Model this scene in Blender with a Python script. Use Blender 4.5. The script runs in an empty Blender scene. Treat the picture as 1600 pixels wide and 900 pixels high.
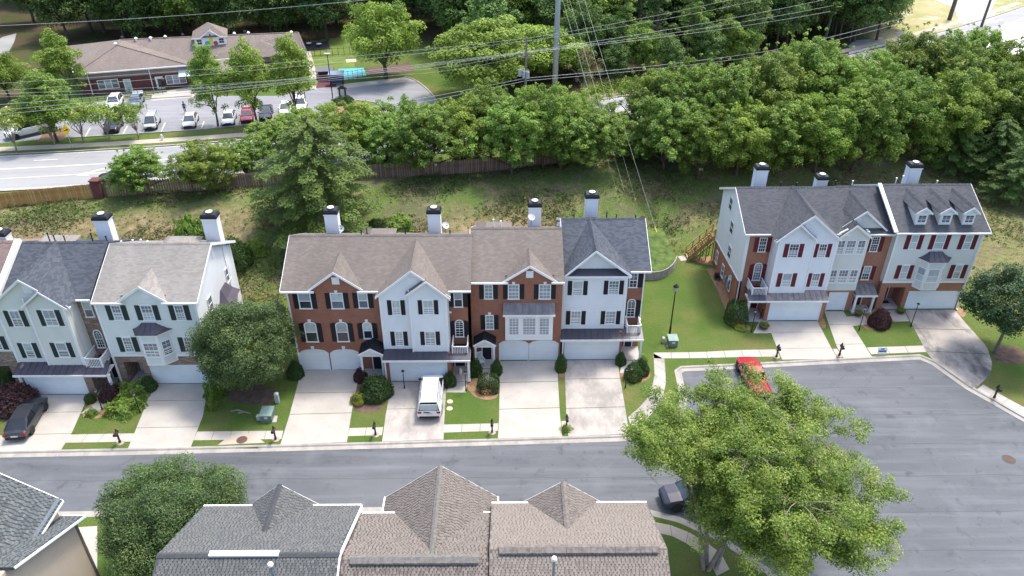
import bpy, bmesh, math, random
import numpy as np
from mathutils import Vector, Matrix
R = math.radians
random.seed(7)
rng = np.random.default_rng(11)
S = bpy.context.scene
COL = S.collection
# ------------------------------------------------------------ camera
FOC, PITCH, YAW, CAMH = 1200.0, R(32.48), R(0.4), 43.2
cd = bpy.data.cameras.new('camera')
cam = bpy.data.objects.new('camera', cd); COL.objects.link(cam)
cd.sensor_width = 36.0; cd.lens = 27.0; cd.clip_start = 0.5; cd.clip_end = 2000
cam.location = (0, 0, CAMH); cam.rotation_euler = (math.pi/2-PITCH, 0, -YAW)
S.camera = cam
# ------------------------------------------------------------ light
SUN_EL, SUN_AZ = R(66), R(42)         # azimuth from +y towards +x
sd = Vector((math.cos(SUN_EL)*math.sin(SUN_AZ), math.cos(SUN_EL)*math.cos(SUN_AZ), math.sin(SUN_EL)))
sl = bpy.data.lights.new('sun', 'SUN'); sun = bpy.data.objects.new('sun', sl); COL.objects.link(sun)
sl.energy = 1.5; sl.angle = R(9.0); sl.color = (1.0, 0.95, 0.86)
sun.rotation_euler = (-sd).to_track_quat('-Z', 'Y').to_euler(); sun.location = (40, 60, 120)
wd = bpy.data.worlds.new('World'); S.world = wd; wd.use_nodes = True
wn = wd.node_tree; sky = wn.nodes.new('ShaderNodeTexSky'); sky.sky_type = 'NISHITA'; sky.sun_disc = False
sky.sun_elevation = SUN_EL; sky.sun_rotation = SUN_AZ; sky.dust_density = 3.5; sky.air_density = 1.0; sky.ozone_density = 1.0
bg = wn.nodes['Background']; bg.inputs['Strength'].default_value = 0.15
wn.links.new(sky.outputs[0], bg.inputs['Color'])
S.view_settings.view_transform = 'Standard'; S.view_settings.look = 'None'
S.view_settings.exposure = 1.38; S.view_settings.gamma = 1.0
S.cycles.max_bounces = 8; S.cycles.diffuse_bounces = 6; S.cycles.transparent_max_bounces = 6
S.cycles.use_denoising = True

# ------------------------------------------------------------ survey helpers (photo pixel of 1600x900 -> real 3D point)
def _ray(u, v):
    x, y = (u-800)/FOC, (v-450)/FOC
    d = (x, math.cos(PITCH)-y*math.sin(PITCH), -math.sin(PITCH)-y*math.cos(PITCH))
    c, s = math.cos(YAW), math.sin(YAW)
    return d[0]*c+d[1]*s, -d[0]*s+d[1]*c, d[2]
def at(u, v, z=0.0):                  # on the horizontal plane z
    d = _ray(u, v); t = (z-CAMH)/d[2]; return d[0]*t, d[1]*t
def on(u, v, y):                      # on the vertical plane y
    d = _ray(u, v); t = y/d[1]; return d[0]*t, CAMH+d[2]*t

# ------------------------------------------------------------ objects
OFF = {}
def link(o, parent=None):
    COL.objects.link(o)
    if parent is not None:
        o.parent = parent; OFF[o.name] = OFF.get(parent.name, Vector())
    return o
def thing(name, label, cat, loc=(0, 0, 0), group=None, fixed=True):
    o = bpy.data.objects.new(name, None); COL.objects.link(o)
    o.empty_display_size = .3; o.location = loc
    o['label'] = label; o['category'] = cat
    if group: o['group'] = group
    OFF[o.name] = Vector(loc) if fixed else Vector()
    return o
def tag(o, label, cat, group=None):
    o['label'] = label; o['category'] = cat
    if group: o['group'] = group
    return o
def kids(o): return [c for c in bpy.data.objects if c.parent == o]
KID = {}
def dup(o, parent=None, table=None):
    if table is None:
        table = {}
        for c in bpy.data.objects:
            if c.parent: table.setdefault(c.parent.name, []).append(c)
    c = o.copy(); COL.objects.link(c)
    if parent: c.parent = parent
    for k in table.get(o.name, []): dup(k, c, table)
    return c

class MB:
    def __init__(s): s.v = []; s.f = []
    def poly(s, pts):
        n = len(s.v); s.v += [tuple(p) for p in pts]; s.f.append(tuple(range(n, n+len(pts)))); return s
    def box(s, x0, x1, y0, y1, z0, z1):
        n = len(s.v)
        s.v += [(x0,y0,z0),(x1,y0,z0),(x1,y1,z0),(x0,y1,z0),(x0,y0,z1),(x1,y0,z1),(x1,y1,z1),(x0,y1,z1)]
        s.f += [tuple(n+i for i in q) for q in ((0,3,2,1),(4,5,6,7),(0,1,5,4),(1,2,6,5),(2,3,7,6),(3,0,4,7))]; return s
    def ext(s, A, B):
        n = len(A); k = len(s.v); s.v += [tuple(p) for p in A]+[tuple(p) for p in B]
        s.f.append(tuple(range(k, k+n))); s.f.append(tuple(range(k+2*n-1, k+n-1, -1)))
        for i in range(n):
            j = (i+1) % n; s.f.append((k+i, k+n+i, k+n+j, k+j))
        return s
    def slab(s, pts, t):             # planar polygon thickened below its face
        P = [Vector(p) for p in pts]; nn = (P[1]-P[0]).cross(P[2]-P[0]).normalized()
        if nn.z < 0: nn = -nn
        return s.ext(P, [p-nn*t for p in P])
    def cyl(s, p0, p1, r0, r1=None, n=8, caps=True):
        r1 = r0 if r1 is None else r1
        p0, p1 = Vector(p0), Vector(p1); d = (p1-p0)
        if d.length < 1e-6: return s
        d.normalize(); a = d.orthogonal().normalized(); b = d.cross(a); k = len(s.v)
        for p, r in ((p0, r0), (p1, r1)):
            for i in range(n):
                t = 2*math.pi*i/n; s.v.append(tuple(p+a*math.cos(t)*r+b*math.sin(t)*r))
        for i in range(n):
            j = (i+1) % n; s.f.append((k+i, k+j, k+n+j, k+n+i))
        if caps: s.f.append(tuple(range(k+n-1, k-1, -1))); s.f.append(tuple(range(k+n, k+2*n)))
        return s
    def tube(s, path, r, n=6):
        for a, b in zip(path, path[1:]): s.cyl(a, b, r, r, n)
        return s
    def bar(s, a, b, w, h):           # beam a->b, horizontal width w, height h
        a, b = Vector(a), Vector(b); d = (b-a).normalized()
        t = d.cross(Vector((0,0,1)))
        t = Vector((1,0,0)) if t.length < 1e-4 else t.normalized()
        u = t.cross(d).normalized()
        q = [t*w/2+u*h/2, -t*w/2+u*h/2, -t*w/2-u*h/2, t*w/2-u*h/2]
        return s.ext([a+c for c in q], [b+c for c in q])
    def lathe(s, c, prof, n=16):
        k = len(s.v)
        for r, z in prof:
            for i in range(n):
                t = 2*math.pi*i/n; s.v.append((c[0]+r*math.cos(t), c[1]+r*math.sin(t), c[2]+z))
        for j in range(len(prof)-1):
            for i in range(n):
                a = k+j*n+i; b = k+j*n+(i+1) % n; s.f.append((a, b, b+n, a+n))
        s.f.append(tuple(range(k+n-1, k-1, -1))); m = k+(len(prof)-1)*n; s.f.append(tuple(range(m, m+n)))
        return s
    def loft(s, rings):
        k = len(s.v); n = len(rings[0])
        for r in rings: s.v += [tuple(p) for p in r]
        for j in range(len(rings)-1):
            for i in range(n):
                a = k+j*n+i; b = k+j*n+(i+1) % n; s.f.append((a, b, b+n, a+n))
        s.f.append(tuple(range(k+n-1, k-1, -1))); m = k+(len(rings)-1)*n; s.f.append(tuple(range(m, m+n)))
        return s
    def mesh(s, name, mat, off=Vector(), smooth=False, recalc=True):
        me = bpy.data.meshes.new(name)
        me.from_pydata([(p[0]-off[0], p[1]-off[1], p[2]-off[2]) for p in s.v], [], s.f)
        if recalc:
            bm = bmesh.new(); bm.from_mesh(me); bmesh.ops.recalc_face_normals(bm, faces=bm.faces); bm.to_mesh(me); bm.free()
        uv = me.uv_layers.new(name='UVMap').data
        for p in me.polygons:
            n = p.normal
            if abs(n.z) > .999: t = Vector((1,0,0)); b = Vector((0,1,0))
            else:
                t = Vector((0,0,1)).cross(n).normalized(); b = n.cross(t)
            for li in p.loop_indices:
                q = s.v[me.loops[li].vertex_index]; q = Vector(q)
                uv[li].uv = (q.dot(t), q.dot(b))
            p.use_smooth = smooth
        if mat: me.materials.append(mat)
        return me
    def build(s, name, mat, parent=None, smooth=False, label=None, kind=None, recalc=True):
        off = OFF.get(parent.name, Vector()) if parent is not None else Vector()
        o = bpy.data.objects.new(name, s.mesh(name, mat, off, smooth, recalc)); link(o, parent)
        if label: o['label'] = label
        if kind: o['kind'] = kind
        return o
def struct(name, mb, m, smooth=False, label=None):
    o = mb.build(name, m, None, smooth); o['kind'] = 'structure'
    if label: o['label'] = label
    return o

# ------------------------------------------------------------ materials
MATS = {}
def srgb(r, g, b):
    f = lambda c: ((c/255+.055)/1.055)**2.4 if c > 10 else c/255/12.92
    return (f(r), f(g), f(b), 1)
class NT:
    def __init__(s, name):
        s.m = bpy.data.materials.new(name); s.m.use_nodes = True; s.t = s.m.node_tree
        s.b = s.t.nodes['Principled BSDF']; MATS[name] = s.m
    def n(s, typ, **kw):
        o = s.t.nodes.new(typ)
        for k, v in kw.items():
            if k.startswith('i_'):
                key = k[2:]; key = int(key) if key.isdigit() else key.replace('_', ' ')
                tgt = o.inputs[key]
                if hasattr(v, 'links') or isinstance(v, bpy.types.NodeSocket): s.t.links.new(v, tgt)
                else: tgt.default_value = v
            else: setattr(o, k, v)
        return o
    def math(s, op, a, b=0.0):
        o = s.t.nodes.new('ShaderNodeMath'); o.operation = op
        for i, x in enumerate((a, b)):
            if isinstance(x, bpy.types.NodeSocket): s.t.links.new(x, o.inputs[i])
            else: o.inputs[i].default_value = x
        return o.outputs[0]
    def mix(s, f, a, b, mode='MIX'):
        o = s.t.nodes.new('ShaderNodeMix'); o.data_type = 'RGBA'; o.blend_type = mode
        for i, x in ((0, f), (6, a), (7, b)):
            if isinstance(x, bpy.types.NodeSocket): s.t.links.new(x, o.inputs[i])
            else: o.inputs[i].default_value = x if i == 0 else (tuple(x)+(1,))[:4]
        return o.outputs[2]
    def noise(s, vec, scale, detail=4, lo=.4, hi=.6, rough=.6, stretch=None):
        if stretch:
            mp = s.n('ShaderNodeMapping', i_Vector=vec, i_Scale=stretch); vec = mp.outputs[0]
        o = s.n('ShaderNodeTexNoise', i_Vector=vec, i_Scale=scale, i_Detail=detail, i_Roughness=rough)
        r = s.n('ShaderNodeMapRange', i_0=o.outputs[0], i_1=lo, i_2=hi)
        return r.outputs[0]
    def fin(s, col, rough=.8, bump=None, dist=.02, strength=.5, spec=.3, metallic=0):
        if isinstance(col, bpy.types.NodeSocket): s.t.links.new(col, s.b.inputs['Base Color'])
        else: s.b.inputs['Base Color'].default_value = (tuple(col)+(1,))[:4]
        s.b.inputs['Roughness'].default_value = rough; s.b.inputs['Metallic'].default_value = metallic
        s.b.inputs['Specular IOR Level'].default_value = spec
        if bump is not None:
            o = s.n('ShaderNodeBump', i_Height=bump, i_Strength=strength, i_Distance=dist)
            s.t.links.new(o.outputs[0], s.b.inputs['Normal'])
        return s.m
    def pos(s): return s.n('ShaderNodeNewGeometry').outputs['Position']
    def uv(s): return s.n('ShaderNodeTexCoord').outputs['UV']
    def obj(s): return s.n('ShaderNodeTexCoord').outputs['Object']

def mat(name, col, rough=.8, var=.12, scale=1.5, bump=None, spec=.3, metallic=0, coat=0):
    if name in MATS: return MATS[name]
    t = NT(name); v = t.obj(); c = tuple(col)[:3]
    f = t.noise(v, scale, 5, .3, .7)
    cc = t.mix(f, tuple(x*(1-var) for x in c), tuple(min(1, x*(1+var)) for x in c))
    b = None
    if bump: b = t.noise(v, bump, 3, .3, .7)
    t.fin(cc, rough, b, .01, .4, spec, metallic)
    if coat: t.b.inputs['Coat Weight'].default_value = coat; t.b.inputs['Coat Roughness'].default_value = .05
    return t.m
def brick_mat(name, c1, c2, mortar, w=.215, h=.075, ms=.009):
    t = NT(name); uv = t.uv()
    o = t.n('ShaderNodeTexBrick', i_Vector=uv, i_Color1=c1+(1,), i_Color2=c2+(1,), i_Mortar=mortar+(1,), i_Scale=1.0,
            i_Mortar_Size=ms, i_Brick_Width=w, i_Row_Height=h, i_Bias=0.0)
    o.inputs['Mortar Smooth'].default_value = .1
    f = t.noise(t.pos(), .9, 5, .35, .7)
    c = t.mix(t.math('MULTIPLY', f, .35), o.outputs[0], tuple(x*.62 for x in c1))
    f2 = t.noise(t.uv(), 9, 2, .4, .6, stretch=(1, 3, 1))
    c = t.mix(t.math('MULTIPLY', f2, .3), c, tuple(min(1, x*1.5) for x in c2))
    return t.fin(c, .9, t.math('SUBTRACT', 1.0, o.outputs[1]), .008, .6, .15)
def shingle_mat(name, cols, dark, w=.33, h=.145):
    t = NT(name); uv = t.uv(); sx = t.n('ShaderNodeSeparateXYZ', i_0=uv)
    r = t.math('DIVIDE', sx.outputs[1], h); row = t.math('FLOOR', r); fr = t.math('SUBTRACT', r, row)
    k = t.math('ADD', t.math('DIVIDE', sx.outputs[0], w), t.math('MULTIPLY', row, .41)); colm = t.math('FLOOR', k); fc = t.math('SUBTRACT', k, colm)
    cv = t.n('ShaderNodeCombineXYZ', i_0=colm, i_1=row)
    wn_ = t.n('ShaderNodeTexWhiteNoise', i_Vector=cv.outputs[0]); wn_.noise_dimensions = '2D'
    rp = t.n('ShaderNodeValToRGB', i_0=wn_.outputs[0]); e = rp.color_ramp; e.interpolation = 'CONSTANT'
    e.elements[0].color = cols[0]+(1,); e.elements[1].color = cols[-1]+(1,); e.elements[1].position = 1-1/len(cols)
    for i in range(1, len(cols)-1):
        q = e.elements.new(i/len(cols)); q.color = cols[i]+(1,)
    edge = t.math('LESS_THAN', fr, .16); gap = t.math('LESS_THAN', fc, .07)
    dk = t.math('MAXIMUM', t.math('MULTIPLY', edge, .4), t.math('MULTIPLY', gap, .3))
    f = t.noise(t.pos(), .35, 5, .35, .65, stretch=(1, .35, .35))
    c = t.mix(t.math('MULTIPLY', f, .3), rp.outputs[0], tuple(x*.7 for x in dark))
    c = t.mix(dk, c, dark)
    g = t.noise(t.pos(), 14, 2, .3, .7)
    c = t.mix(t.math('MULTIPLY', g, .18), c, tuple(min(1, x*1.5) for x in cols[0]))
    return t.fin(c, .95, fr, .012, .5, .15)
def tint_mat(name, stops, rough=.6, trans=0.0, spec=.3):
    """colour from the per-piece 'tint' attribute (each leaf or shingle has its own)"""
    t = NT(name); a = t.n('ShaderNodeAttribute', attribute_name='tint'); rp = t.n('ShaderNodeValToRGB', i_0=a.outputs['Fac'])
    e = rp.color_ramp; e.elements[0].color = stops[0]+(1,); e.elements[1].color = stops[-1]+(1,)
    for i in range(1, len(stops)-1):
        q = e.elements.new(i/(len(stops)-1)); q.color = stops[i]+(1,)
    col = rp.outputs[0]
    if trans:                        # every tree has its own shade of green
        oi = t.n('ShaderNodeObjectInfo'); h = t.n('ShaderNodeHueSaturation', i_Color=col, i_Hue=t.n('ShaderNodeMapRange', i_0=oi.outputs['Random'], i_3=.486, i_4=.507).outputs[0], i_Saturation=.95,
            i_Value=t.n('ShaderNodeMapRange', i_0=t.math('FRACT', t.math('MULTIPLY', oi.outputs['Random'], 7.31)), i_3=.85, i_4=1.18).outputs[0]); col = h.outputs[0]
    t.fin(col, rough, spec=spec)
    if trans:
        tr = t.n('ShaderNodeBsdfTranslucent'); ms = t.n('ShaderNodeMixShader', i_0=trans)
        h = t.mix(1.0, col, (1.25, 1.35, .7), 'MULTIPLY')
        t.t.links.new(h, tr.inputs[0]); t.t.links.new(t.b.outputs[0], ms.inputs[1]); t.t.links.new(tr.outputs[0], ms.inputs[2])
        t.t.links.new(ms.outputs[0], t.t.nodes['Material Output'].inputs[0])
    return t.m

WHITE = mat('white_paint', (.78, .79, .78), .45, .04, .8)
TRIM = mat('trim_white', (.8, .8, .8), .5, .04, 1.2)
def siding_mat(name, c):
    t = NT(name); f = t.noise(t.pos(), .5, 5, .3, .7, stretch=(1, 1, .4)); g = t.noise(t.pos(), 6, 3, .45, .75, stretch=(.3, .3, 2))
    k = t.mix(f, tuple(x*.93 for x in c), tuple(min(1, x*1.04) for x in c)); k = t.mix(t.math('MULTIPLY', g, .12), k, tuple(x*.75 for x in c))
    return t.fin(k, .55, spec=.25)
SIDE_W = siding_mat('white_siding', (.76, .78, .79)); SIDE_C = siding_mat('cream_siding', (.67, .675, .62)); SIDE_G = siding_mat('pale_grey_siding', (.68, .71, .68))
SIDE_T = siding_mat('tan_siding', (.42, .36, .29)); CHIM = siding_mat('chimney_siding', (.72, .75, .77))
BRICK = brick_mat('red_brick', (.25, .085, .045), (.33, .125, .07), (.33, .27, .23))
BRICK_O = brick_mat('orange_brick', (.30, .115, .065), (.38, .16, .09), (.36, .29, .25))
BRICK_D = brick_mat('maroon_brick', (.10, .035, .035), (.15, .05, .048), (.16, .11, .10))
BRICK_T = brick_mat('tan_brick_band', (.25, .19, .16), (.32, .25, .21), (.3, .27, .25))
def stone_mat():
    t = NT('ledge_stone'); uv = t.uv(); mp = t.n('ShaderNodeMapping', i_Vector=uv, i_Scale=(2.6, 8.5, 1))
    vo = t.n('ShaderNodeTexVoronoi', i_Vector=mp.outputs[0], i_Scale=1.0); vo.distance = 'CHEBYCHEV'
    sp = t.n('ShaderNodeSeparateXYZ', i_0=vo.outputs['Color']); rp = t.n('ShaderNodeValToRGB', i_0=sp.outputs[0]); e = rp.color_ramp
    e.elements[0].color = (.16, .11, .085, 1); e.elements[1].color = (.36, .30, .25, 1)
    q = e.elements.new(.4); q.color = (.30, .20, .14, 1); q = e.elements.new(.7); q.color = (.22, .17, .15, 1)
    return t.fin(rp.outputs[0], .9, vo.outputs['Distance'], .03, -.5)
STONE = stone_mat()
SH_BROWN = shingle_mat('brown_shingle', [(.172,.150,.134),(.196,.172,.155),(.156,.135,.122),(.182,.157,.145),(.164,.143,.128)], (.105,.09,.08))
SH_GREY = shingle_mat('slate_grey_shingle', [(.072,.083,.102),(.088,.10,.12),(.062,.071,.088),(.098,.108,.128)], (.035,.04,.05))
SH_LIGHT = shingle_mat('taupe_grey_shingle', [(.25,.235,.215),(.28,.265,.245),(.225,.21,.195),(.26,.25,.23)], (.14,.13,.12))
SH_MID = shingle_mat('weathered_grey_shingle', [(.080,.086,.096),(.092,.097,.106),(.100,.102,.109),(.070,.076,.087)], (.04,.043,.05))
SH_RUST = shingle_mat('red_brown_shingle', [(.21,.155,.14),(.24,.18,.165),(.19,.135,.125),(.225,.175,.16)], (.10,.075,.07))
SH_DAY = shingle_mat('daycare_shingle', [(.195,.165,.145),(.22,.185,.165),(.18,.15,.135)], (.13,.11,.10))
SH_BLK = shingle_mat('black_shingle', [(.022,.022,.027),(.03,.03,.035),(.018,.018,.022)], (.01,.01,.012))
METAL = mat('charcoal_metal', (.055, .055, .075), .42, .18, 1.2, spec=.5)
METAL_P = mat('plum_grey_metal', (.075, .065, .085), .42, .2, 1.2, spec=.5)
METAL_W = mat('weathered_metal', (.24, .215, .20), .6, .3, 2.2)
METAL_G = mat('grey_metal', (.19, .18, .18), .5, .25, 2.0)
BLACK = mat('black_shutter', (.014, .015, .02), .5, .1)
GREENB = mat('dark_green_shutter', (.025, .042, .045), .5, .1)
MAROON = mat('maroon_shutter', (.13, .018, .028), .5, .12)
DARKM = mat('black_metal', (.015, .015, .018), .45, .1)
DOORD = mat('dark_door', (.02, .02, .024), .4, .1)
DOORR = mat('dark_red_door', (.12, .012, .018), .4, .1)
PORCHC = mat('porch_concrete', (.42, .39, .37), .85, .12, 1.0, 12)
GDOOR = mat('garage_door_white', (.72, .77, .79), .5, .05, .7)
def glass_mat(name, c, rough=.06):
    t = NT(name); f = t.noise(t.pos(), 1.1, 2, .35, .65)
    t.fin(t.mix(f, tuple(x*.75 for x in c), c), rough, spec=.6); return t.m
GL_L = glass_mat('glass_with_blind', (.48, .56, .55), .15); GL_M = glass_mat('glass_half_dark', (.15, .18, .21)); GL_D = glass_mat('glass_dark', (.03, .036, .05))
GL_C = glass_mat('glass_curtained', (.32, .37, .40), .12)
# ============================================================ TERRAIN
FENCE = [(-75,75.6),(-57.6,78.9),(-47.8,81.6),(-37.3,83.2),(-15,86.9),(-7.3,87.7),(.6,89.4),(8.9,92.0),(19.1,94.6),(40,100.5),(75,112),(110,127),(170,160)]
def interp(P, x): return float(np.interp(x, [p[0] for p in P], [p[1] for p in P]))
def yf(x): return interp(FENCE, x)
def sm(t): t = min(1, max(0, t)); return t*t*(3-2*t)
def hgt(x, y):
    f = yf(x); b = f-19
    if y <= f: return 4.0*sm((y-b)/(f-1-b))
    return 4.0-1.0*sm((y-f-.6)/2.5)
KN = [(-170,43.2),(-60,43.75),(-40,44.3),(-30,44.5),(-18,44.85),(-9.9,45.1),(-.7,45.4),(8.6,45.75),(10.5,45.9),(12.5,46.5),(14.0,47.9),(14.75,50.5),(14.95,54.0),(15.6,54.6),(20.4,54.9),(29.5,55.6),(38.0,56.2),(39.0,55.2),(40.4,51.7),(42.8,47.9),(47,42.5),(60,31),(80,20),(170,15)]
KS = [(-170,37.0),(-37,37.6),(-9,37.9),(9.9,37.6),(12.0,36.9),(14.5,35.3),(17,32.6),(19.5,28),(21,22),(22,10),(30,-5),(170,-20)]
def grid(xs, ycols, hf):
    nx, ny = len(xs), len(ycols[0]); V = np.zeros((nx, ny, 3))
    for i, x in enumerate(xs):
        V[i,:,0] = x; V[i,:,1] = ycols[i]; V[i,:,2] = [hf(x, y) for y in ycols[i]]
    F = [(i*ny+j, (i+1)*ny+j, (i+1)*ny+j+1, i*ny+j+1) for i in range(nx-1) for j in range(ny-1)]
    m = MB(); m.v = [tuple(p) for p in V.reshape(-1, 3)]; m.f = F; return m
def ground_mat():
    t = NT('lawn_and_bank'); p = t.pos(); a = t.n('ShaderNodeAttribute', attribute_name='zone'); s = t.n('ShaderNodeSeparateColor', i_0=a.outputs['Color'])
    # lawn
    l = t.mix(t.noise(p, .16, 5, .42, .66), (.088,.148,.032), (.135,.168,.050))
    l = t.mix(t.math('MULTIPLY', t.noise(p, .11, 5, .49, .66), .7), l, (.215,.175,.075))
    l = t.mix(t.math('MULTIPLY', t.noise(p, 7, 4, .3, .7), .4), l, (.045,.085,.014))
    # bank: weeds, straw, bare earth
    k = t.mix(t.noise(p, .30, 6, .33, .51), (.25,.205,.115), (.095,.155,.036))
    k = t.mix(t.math('MULTIPLY', t.noise(p, .55, 6, .52, .66), .6), k, (.15,.115,.085))
    k = t.mix(t.math('MULTIPLY', t.noise(p, 2.6, 6, .42, .6), .75), k, (.075,.12,.026))
    k = t.mix(t.math('MULTIPLY', t.noise(p, 9, 3, .5, .7), .5), k, (.34,.28,.18))
    k = t.mix(t.math('MULTIPLY', t.noise(p, .22, 6, .52, .61), .5), k, (.135,.105,.084))      # dead vines
    st = t.mix(t.noise(p, .7, 6, .38, .6), (.30,.235,.135), (.20,.155,.085)); st = t.mix(t.math('MULTIPLY', t.noise(p, 1.6, 6, .5, .62), .8), st, (.06,.10,.022))
    k = t.mix(t.math('MULTIPLY', a.outputs['Alpha'], t.noise(p, .3, 5, .3, .5)), k, st)      # mown straw
    # wood floor
    w = t.mix(t.noise(p, .25, 5, .45, .6), (.085,.062,.042), (.05,.07,.02))
    # dry pale grass
    d = t.mix(t.noise(p, .12, 5, .4, .6), (.40,.355,.20), (.30,.30,.13)); d = t.mix(t.noise(p, .1, 3, .58, .66), d, (.62,.55,.42))
    c = t.mix(s.outputs[0], l, k); c = t.mix(s.outputs[1], c, w); c = t.mix(s.outputs[2], c, d)
    b = t.math('ADD', t.noise(p, 16, 3, .3, .7), t.math('MULTIPLY', t.noise(p, 3, 4, .3, .7), 1.5))
    return t.fin(c, .95, b, .05, .7, .1)
GROUND = ground_mat()
def zones(o, fn):
    me = o.data; at_ = me.color_attributes.new('zone', 'FLOAT_COLOR', 'POINT')
    d = np.zeros((len(me.vertices), 4), np.float32)
    for i, v in enumerate(me.vertices): q = fn(v.co.x, v.co.y); d[i,:3] = q[:3]; d[i,3] = q[3] if len(q) > 3 else 0
    at_.data.foreach_set('color', d.ravel())
def zone_fn(x, y):
    f = yf(x); b = f-19; t = math.sin(x*.7)+math.sin(x*.23+1)
    bank = sm((y-(b-.5+t))/2.5)
    if y > f+1: bank = 0
    if 11 < x < 23 and y < 77: bank = 0
    if x > 44: bank = max(bank, sm((y-67-t)/2.5)) if y < f else 0
    wood = 0
    if y > yf(x)-4 and x > 12: wood = sm((y-(f-9))/6)*.75*sm((x-12)/8)
    if y > 140: wood = max(wood, sm((y-146)/8))
    if x > -6 and y > 118: wood = max(wood, sm((x+6)/8)*sm((y-119)/4))
    if x < -72: wood = max(wood, .8)
    dry = 0
    if x > 60 and y > 138: dry = sm((x-62-(y-138)*.35)/10); wood *= 1-dry
    if x > 12 and y > yf(x)+12 and y < 130 and x < 40: dry = max(dry, .5)
    straw = sm((-26-x)/5)*sm((f-3-y)/3)
    if -12 < x < 8: straw = sm((x+12)/4)*sm((8-x)/4)*sm((f-7-y)/3)
    if x > 42: straw = .5
    return bank, wood, dry, straw
xs = list(np.arange(-170, -75, 4.))+list(np.arange(-75, 75, 1.))+list(np.arange(75, 175, 4.))
xs = sorted(set([round(float(x), 3) for x in xs]+[p[0] for p in KN]))
ys = np.concatenate([np.linspace(0, 1, 20)**1.0*.12, .12+np.linspace(0, 1, 75)[1:]*.35, .47+np.linspace(0, 1, 26)[1:]**1.3*.53])
ycs = []
for x in xs:
    k = interp(KN, x)+.02; ycs.append(k+(340-k)*ys**1.35)
G = grid(xs, ycs, hgt)
go = struct('ground', G, GROUND, smooth=True); zones(go, zone_fn)
xs2 = sorted(set(list(np.arange(-170, 175, 5.))+[p[0] for p in KS]))
G2 = grid(xs2, [np.linspace(-60, interp(KS, x)-.02, 12) for x in xs2], lambda x, y: 0.0)
go2 = struct('ground', G2, GROUND); zones(go2, lambda x, y: (0, 0, 0))

# ------------------------------------------------------------ asphalt and concrete
def asphalt_mat(name, a, b, streak=1.0):
    t = NT(name); p = t.pos()
    c = t.mix(t.noise(p, .13, 5, .35, .65, stretch=(.5, 1.3, 1)), a, b)
    c = t.mix(t.math('MULTIPLY', t.noise(p, .5, 6, .48, .70, stretch=(.12, 2.2, 1)), .42*streak), c, tuple(x*1.5 for x in b))
    c = t.mix(t.math('MULTIPLY', t.noise(p, .9, 6, .54, .72, stretch=(.2, 1.8, 1)), .30*streak), c, tuple(x*.72 for x in a))
    c = t.mix(t.math('MULTIPLY', t.noise(p, .35, 5, .54, .72), .38*streak), c, tuple(x*1.45 for x in b))
    g = t.noise(p, 30, 2, .3, .7); c = t.mix(t.math('MULTIPLY', g, .22), c, tuple(x*1.6 for x in b))
    vo = t.n('ShaderNodeTexVoronoi', i_Vector=t.n('ShaderNodeMapping', i_Vector=p, i_Scale=(.07, .22, 1)).outputs[0], i_Scale=1.0); vo.feature = 'DISTANCE_TO_EDGE'
    wob = t.math('ADD', vo.outputs['Distance'], t.math('MULTIPLY', t.noise(p, .6, 4, .3, .7), .02))
    c = t.mix(t.math('MULTIPLY', t.math('LESS_THAN', wob, .008), .28*streak), c, tuple(x*.4 for x in a))
    sy = t.n('ShaderNodeSeparateXYZ', i_0=p); fy = t.math('FRACT', t.math('DIVIDE', t.math('ADD', sy.outputs[1], t.math('MULTIPLY', t.noise(p, .25, 4, .3, .7), .25)), 3.45))
    c = t.mix(t.math('MULTIPLY', t.math('LESS_THAN', fy, .014), .4*streak), c, tuple(x*.45 for x in a))      # paving seams
    c = t.mix(t.math('MULTIPLY', t.noise(p, .8, 5, .58, .72, stretch=(1, 1, 1)), .5*streak), c, tuple(x*.55 for x in a))   # oil and patch stains
    return t.fin(c, .85, g, .01, .3, .25)
ASPH = asphalt_mat('asphalt', (.072,.079,.089), (.118,.126,.137))
ASPH_N = asphalt_mat('asphalt_pale', (.23,.235,.24), (.29,.29,.29), .35)
ASPH_L = asphalt_mat('asphalt_lot', (.17,.175,.19), (.23,.235,.25), .6)
def conc_mat(name, a, b, stain=None, amt=.0, sc=.28):
    t = NT(name); p = t.pos(); c = t.mix(t.noise(p, .5, 5, .35, .65), a, b)
    c = t.mix(t.math('MULTIPLY', t.noise(p, 4, 4, .45, .7), .25), c, tuple(x*.8 for x in a))
    if stain: c = t.mix(t.math('MULTIPLY', t.noise(p, sc, 7, .45, .60, .68, stretch=(1.4, .65, 1)), amt), c, stain)
    c = t.mix(t.math('MULTIPLY', t.noise(p, 1.5, 6, .55, .7), .3), c, tuple(x*.72 for x in a))
    return t.fin(c, .9, t.noise(p, 25, 2, .3, .7), .006, .3, .2)
CONC = conc_mat('concrete_clean', (.385,.360,.322), (.44,.415,.375))
CONC_W = conc_mat('concrete_worn', (.36,.33,.30), (.45,.415,.38), (.16,.155,.145), .55, .33)
CONC_S = conc_mat('concrete_stained', (.32,.288,.26), (.43,.39,.352), (.07,.072,.075), .85, .22)
CONC_K = conc_mat('kerb_concrete', (.32,.298,.268), (.395,.368,.335), (.17,.18,.16), .4, .7)
CONC_T = conc_mat('concrete_tan', (.40,.34,.28), (.46,.40,.33))
def sheet(name, pts, z, m, hf=None, parent=None, th=None, kind='structure'):
    mb = MB()
    if sum(p[1] for p in pts)/len(pts) > 95: z += 3.0      # the plateau of the main road and the school
    P = [(p[0], p[1], z) for p in pts]
    if th: mb.ext(P, [(a, b, c-th) for a, b, c in P])
    else: mb.poly(P)
    o = mb.build(name, m, parent)
    if kind and parent is None: o['kind'] = kind
    return o
RZ = -.12
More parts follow.
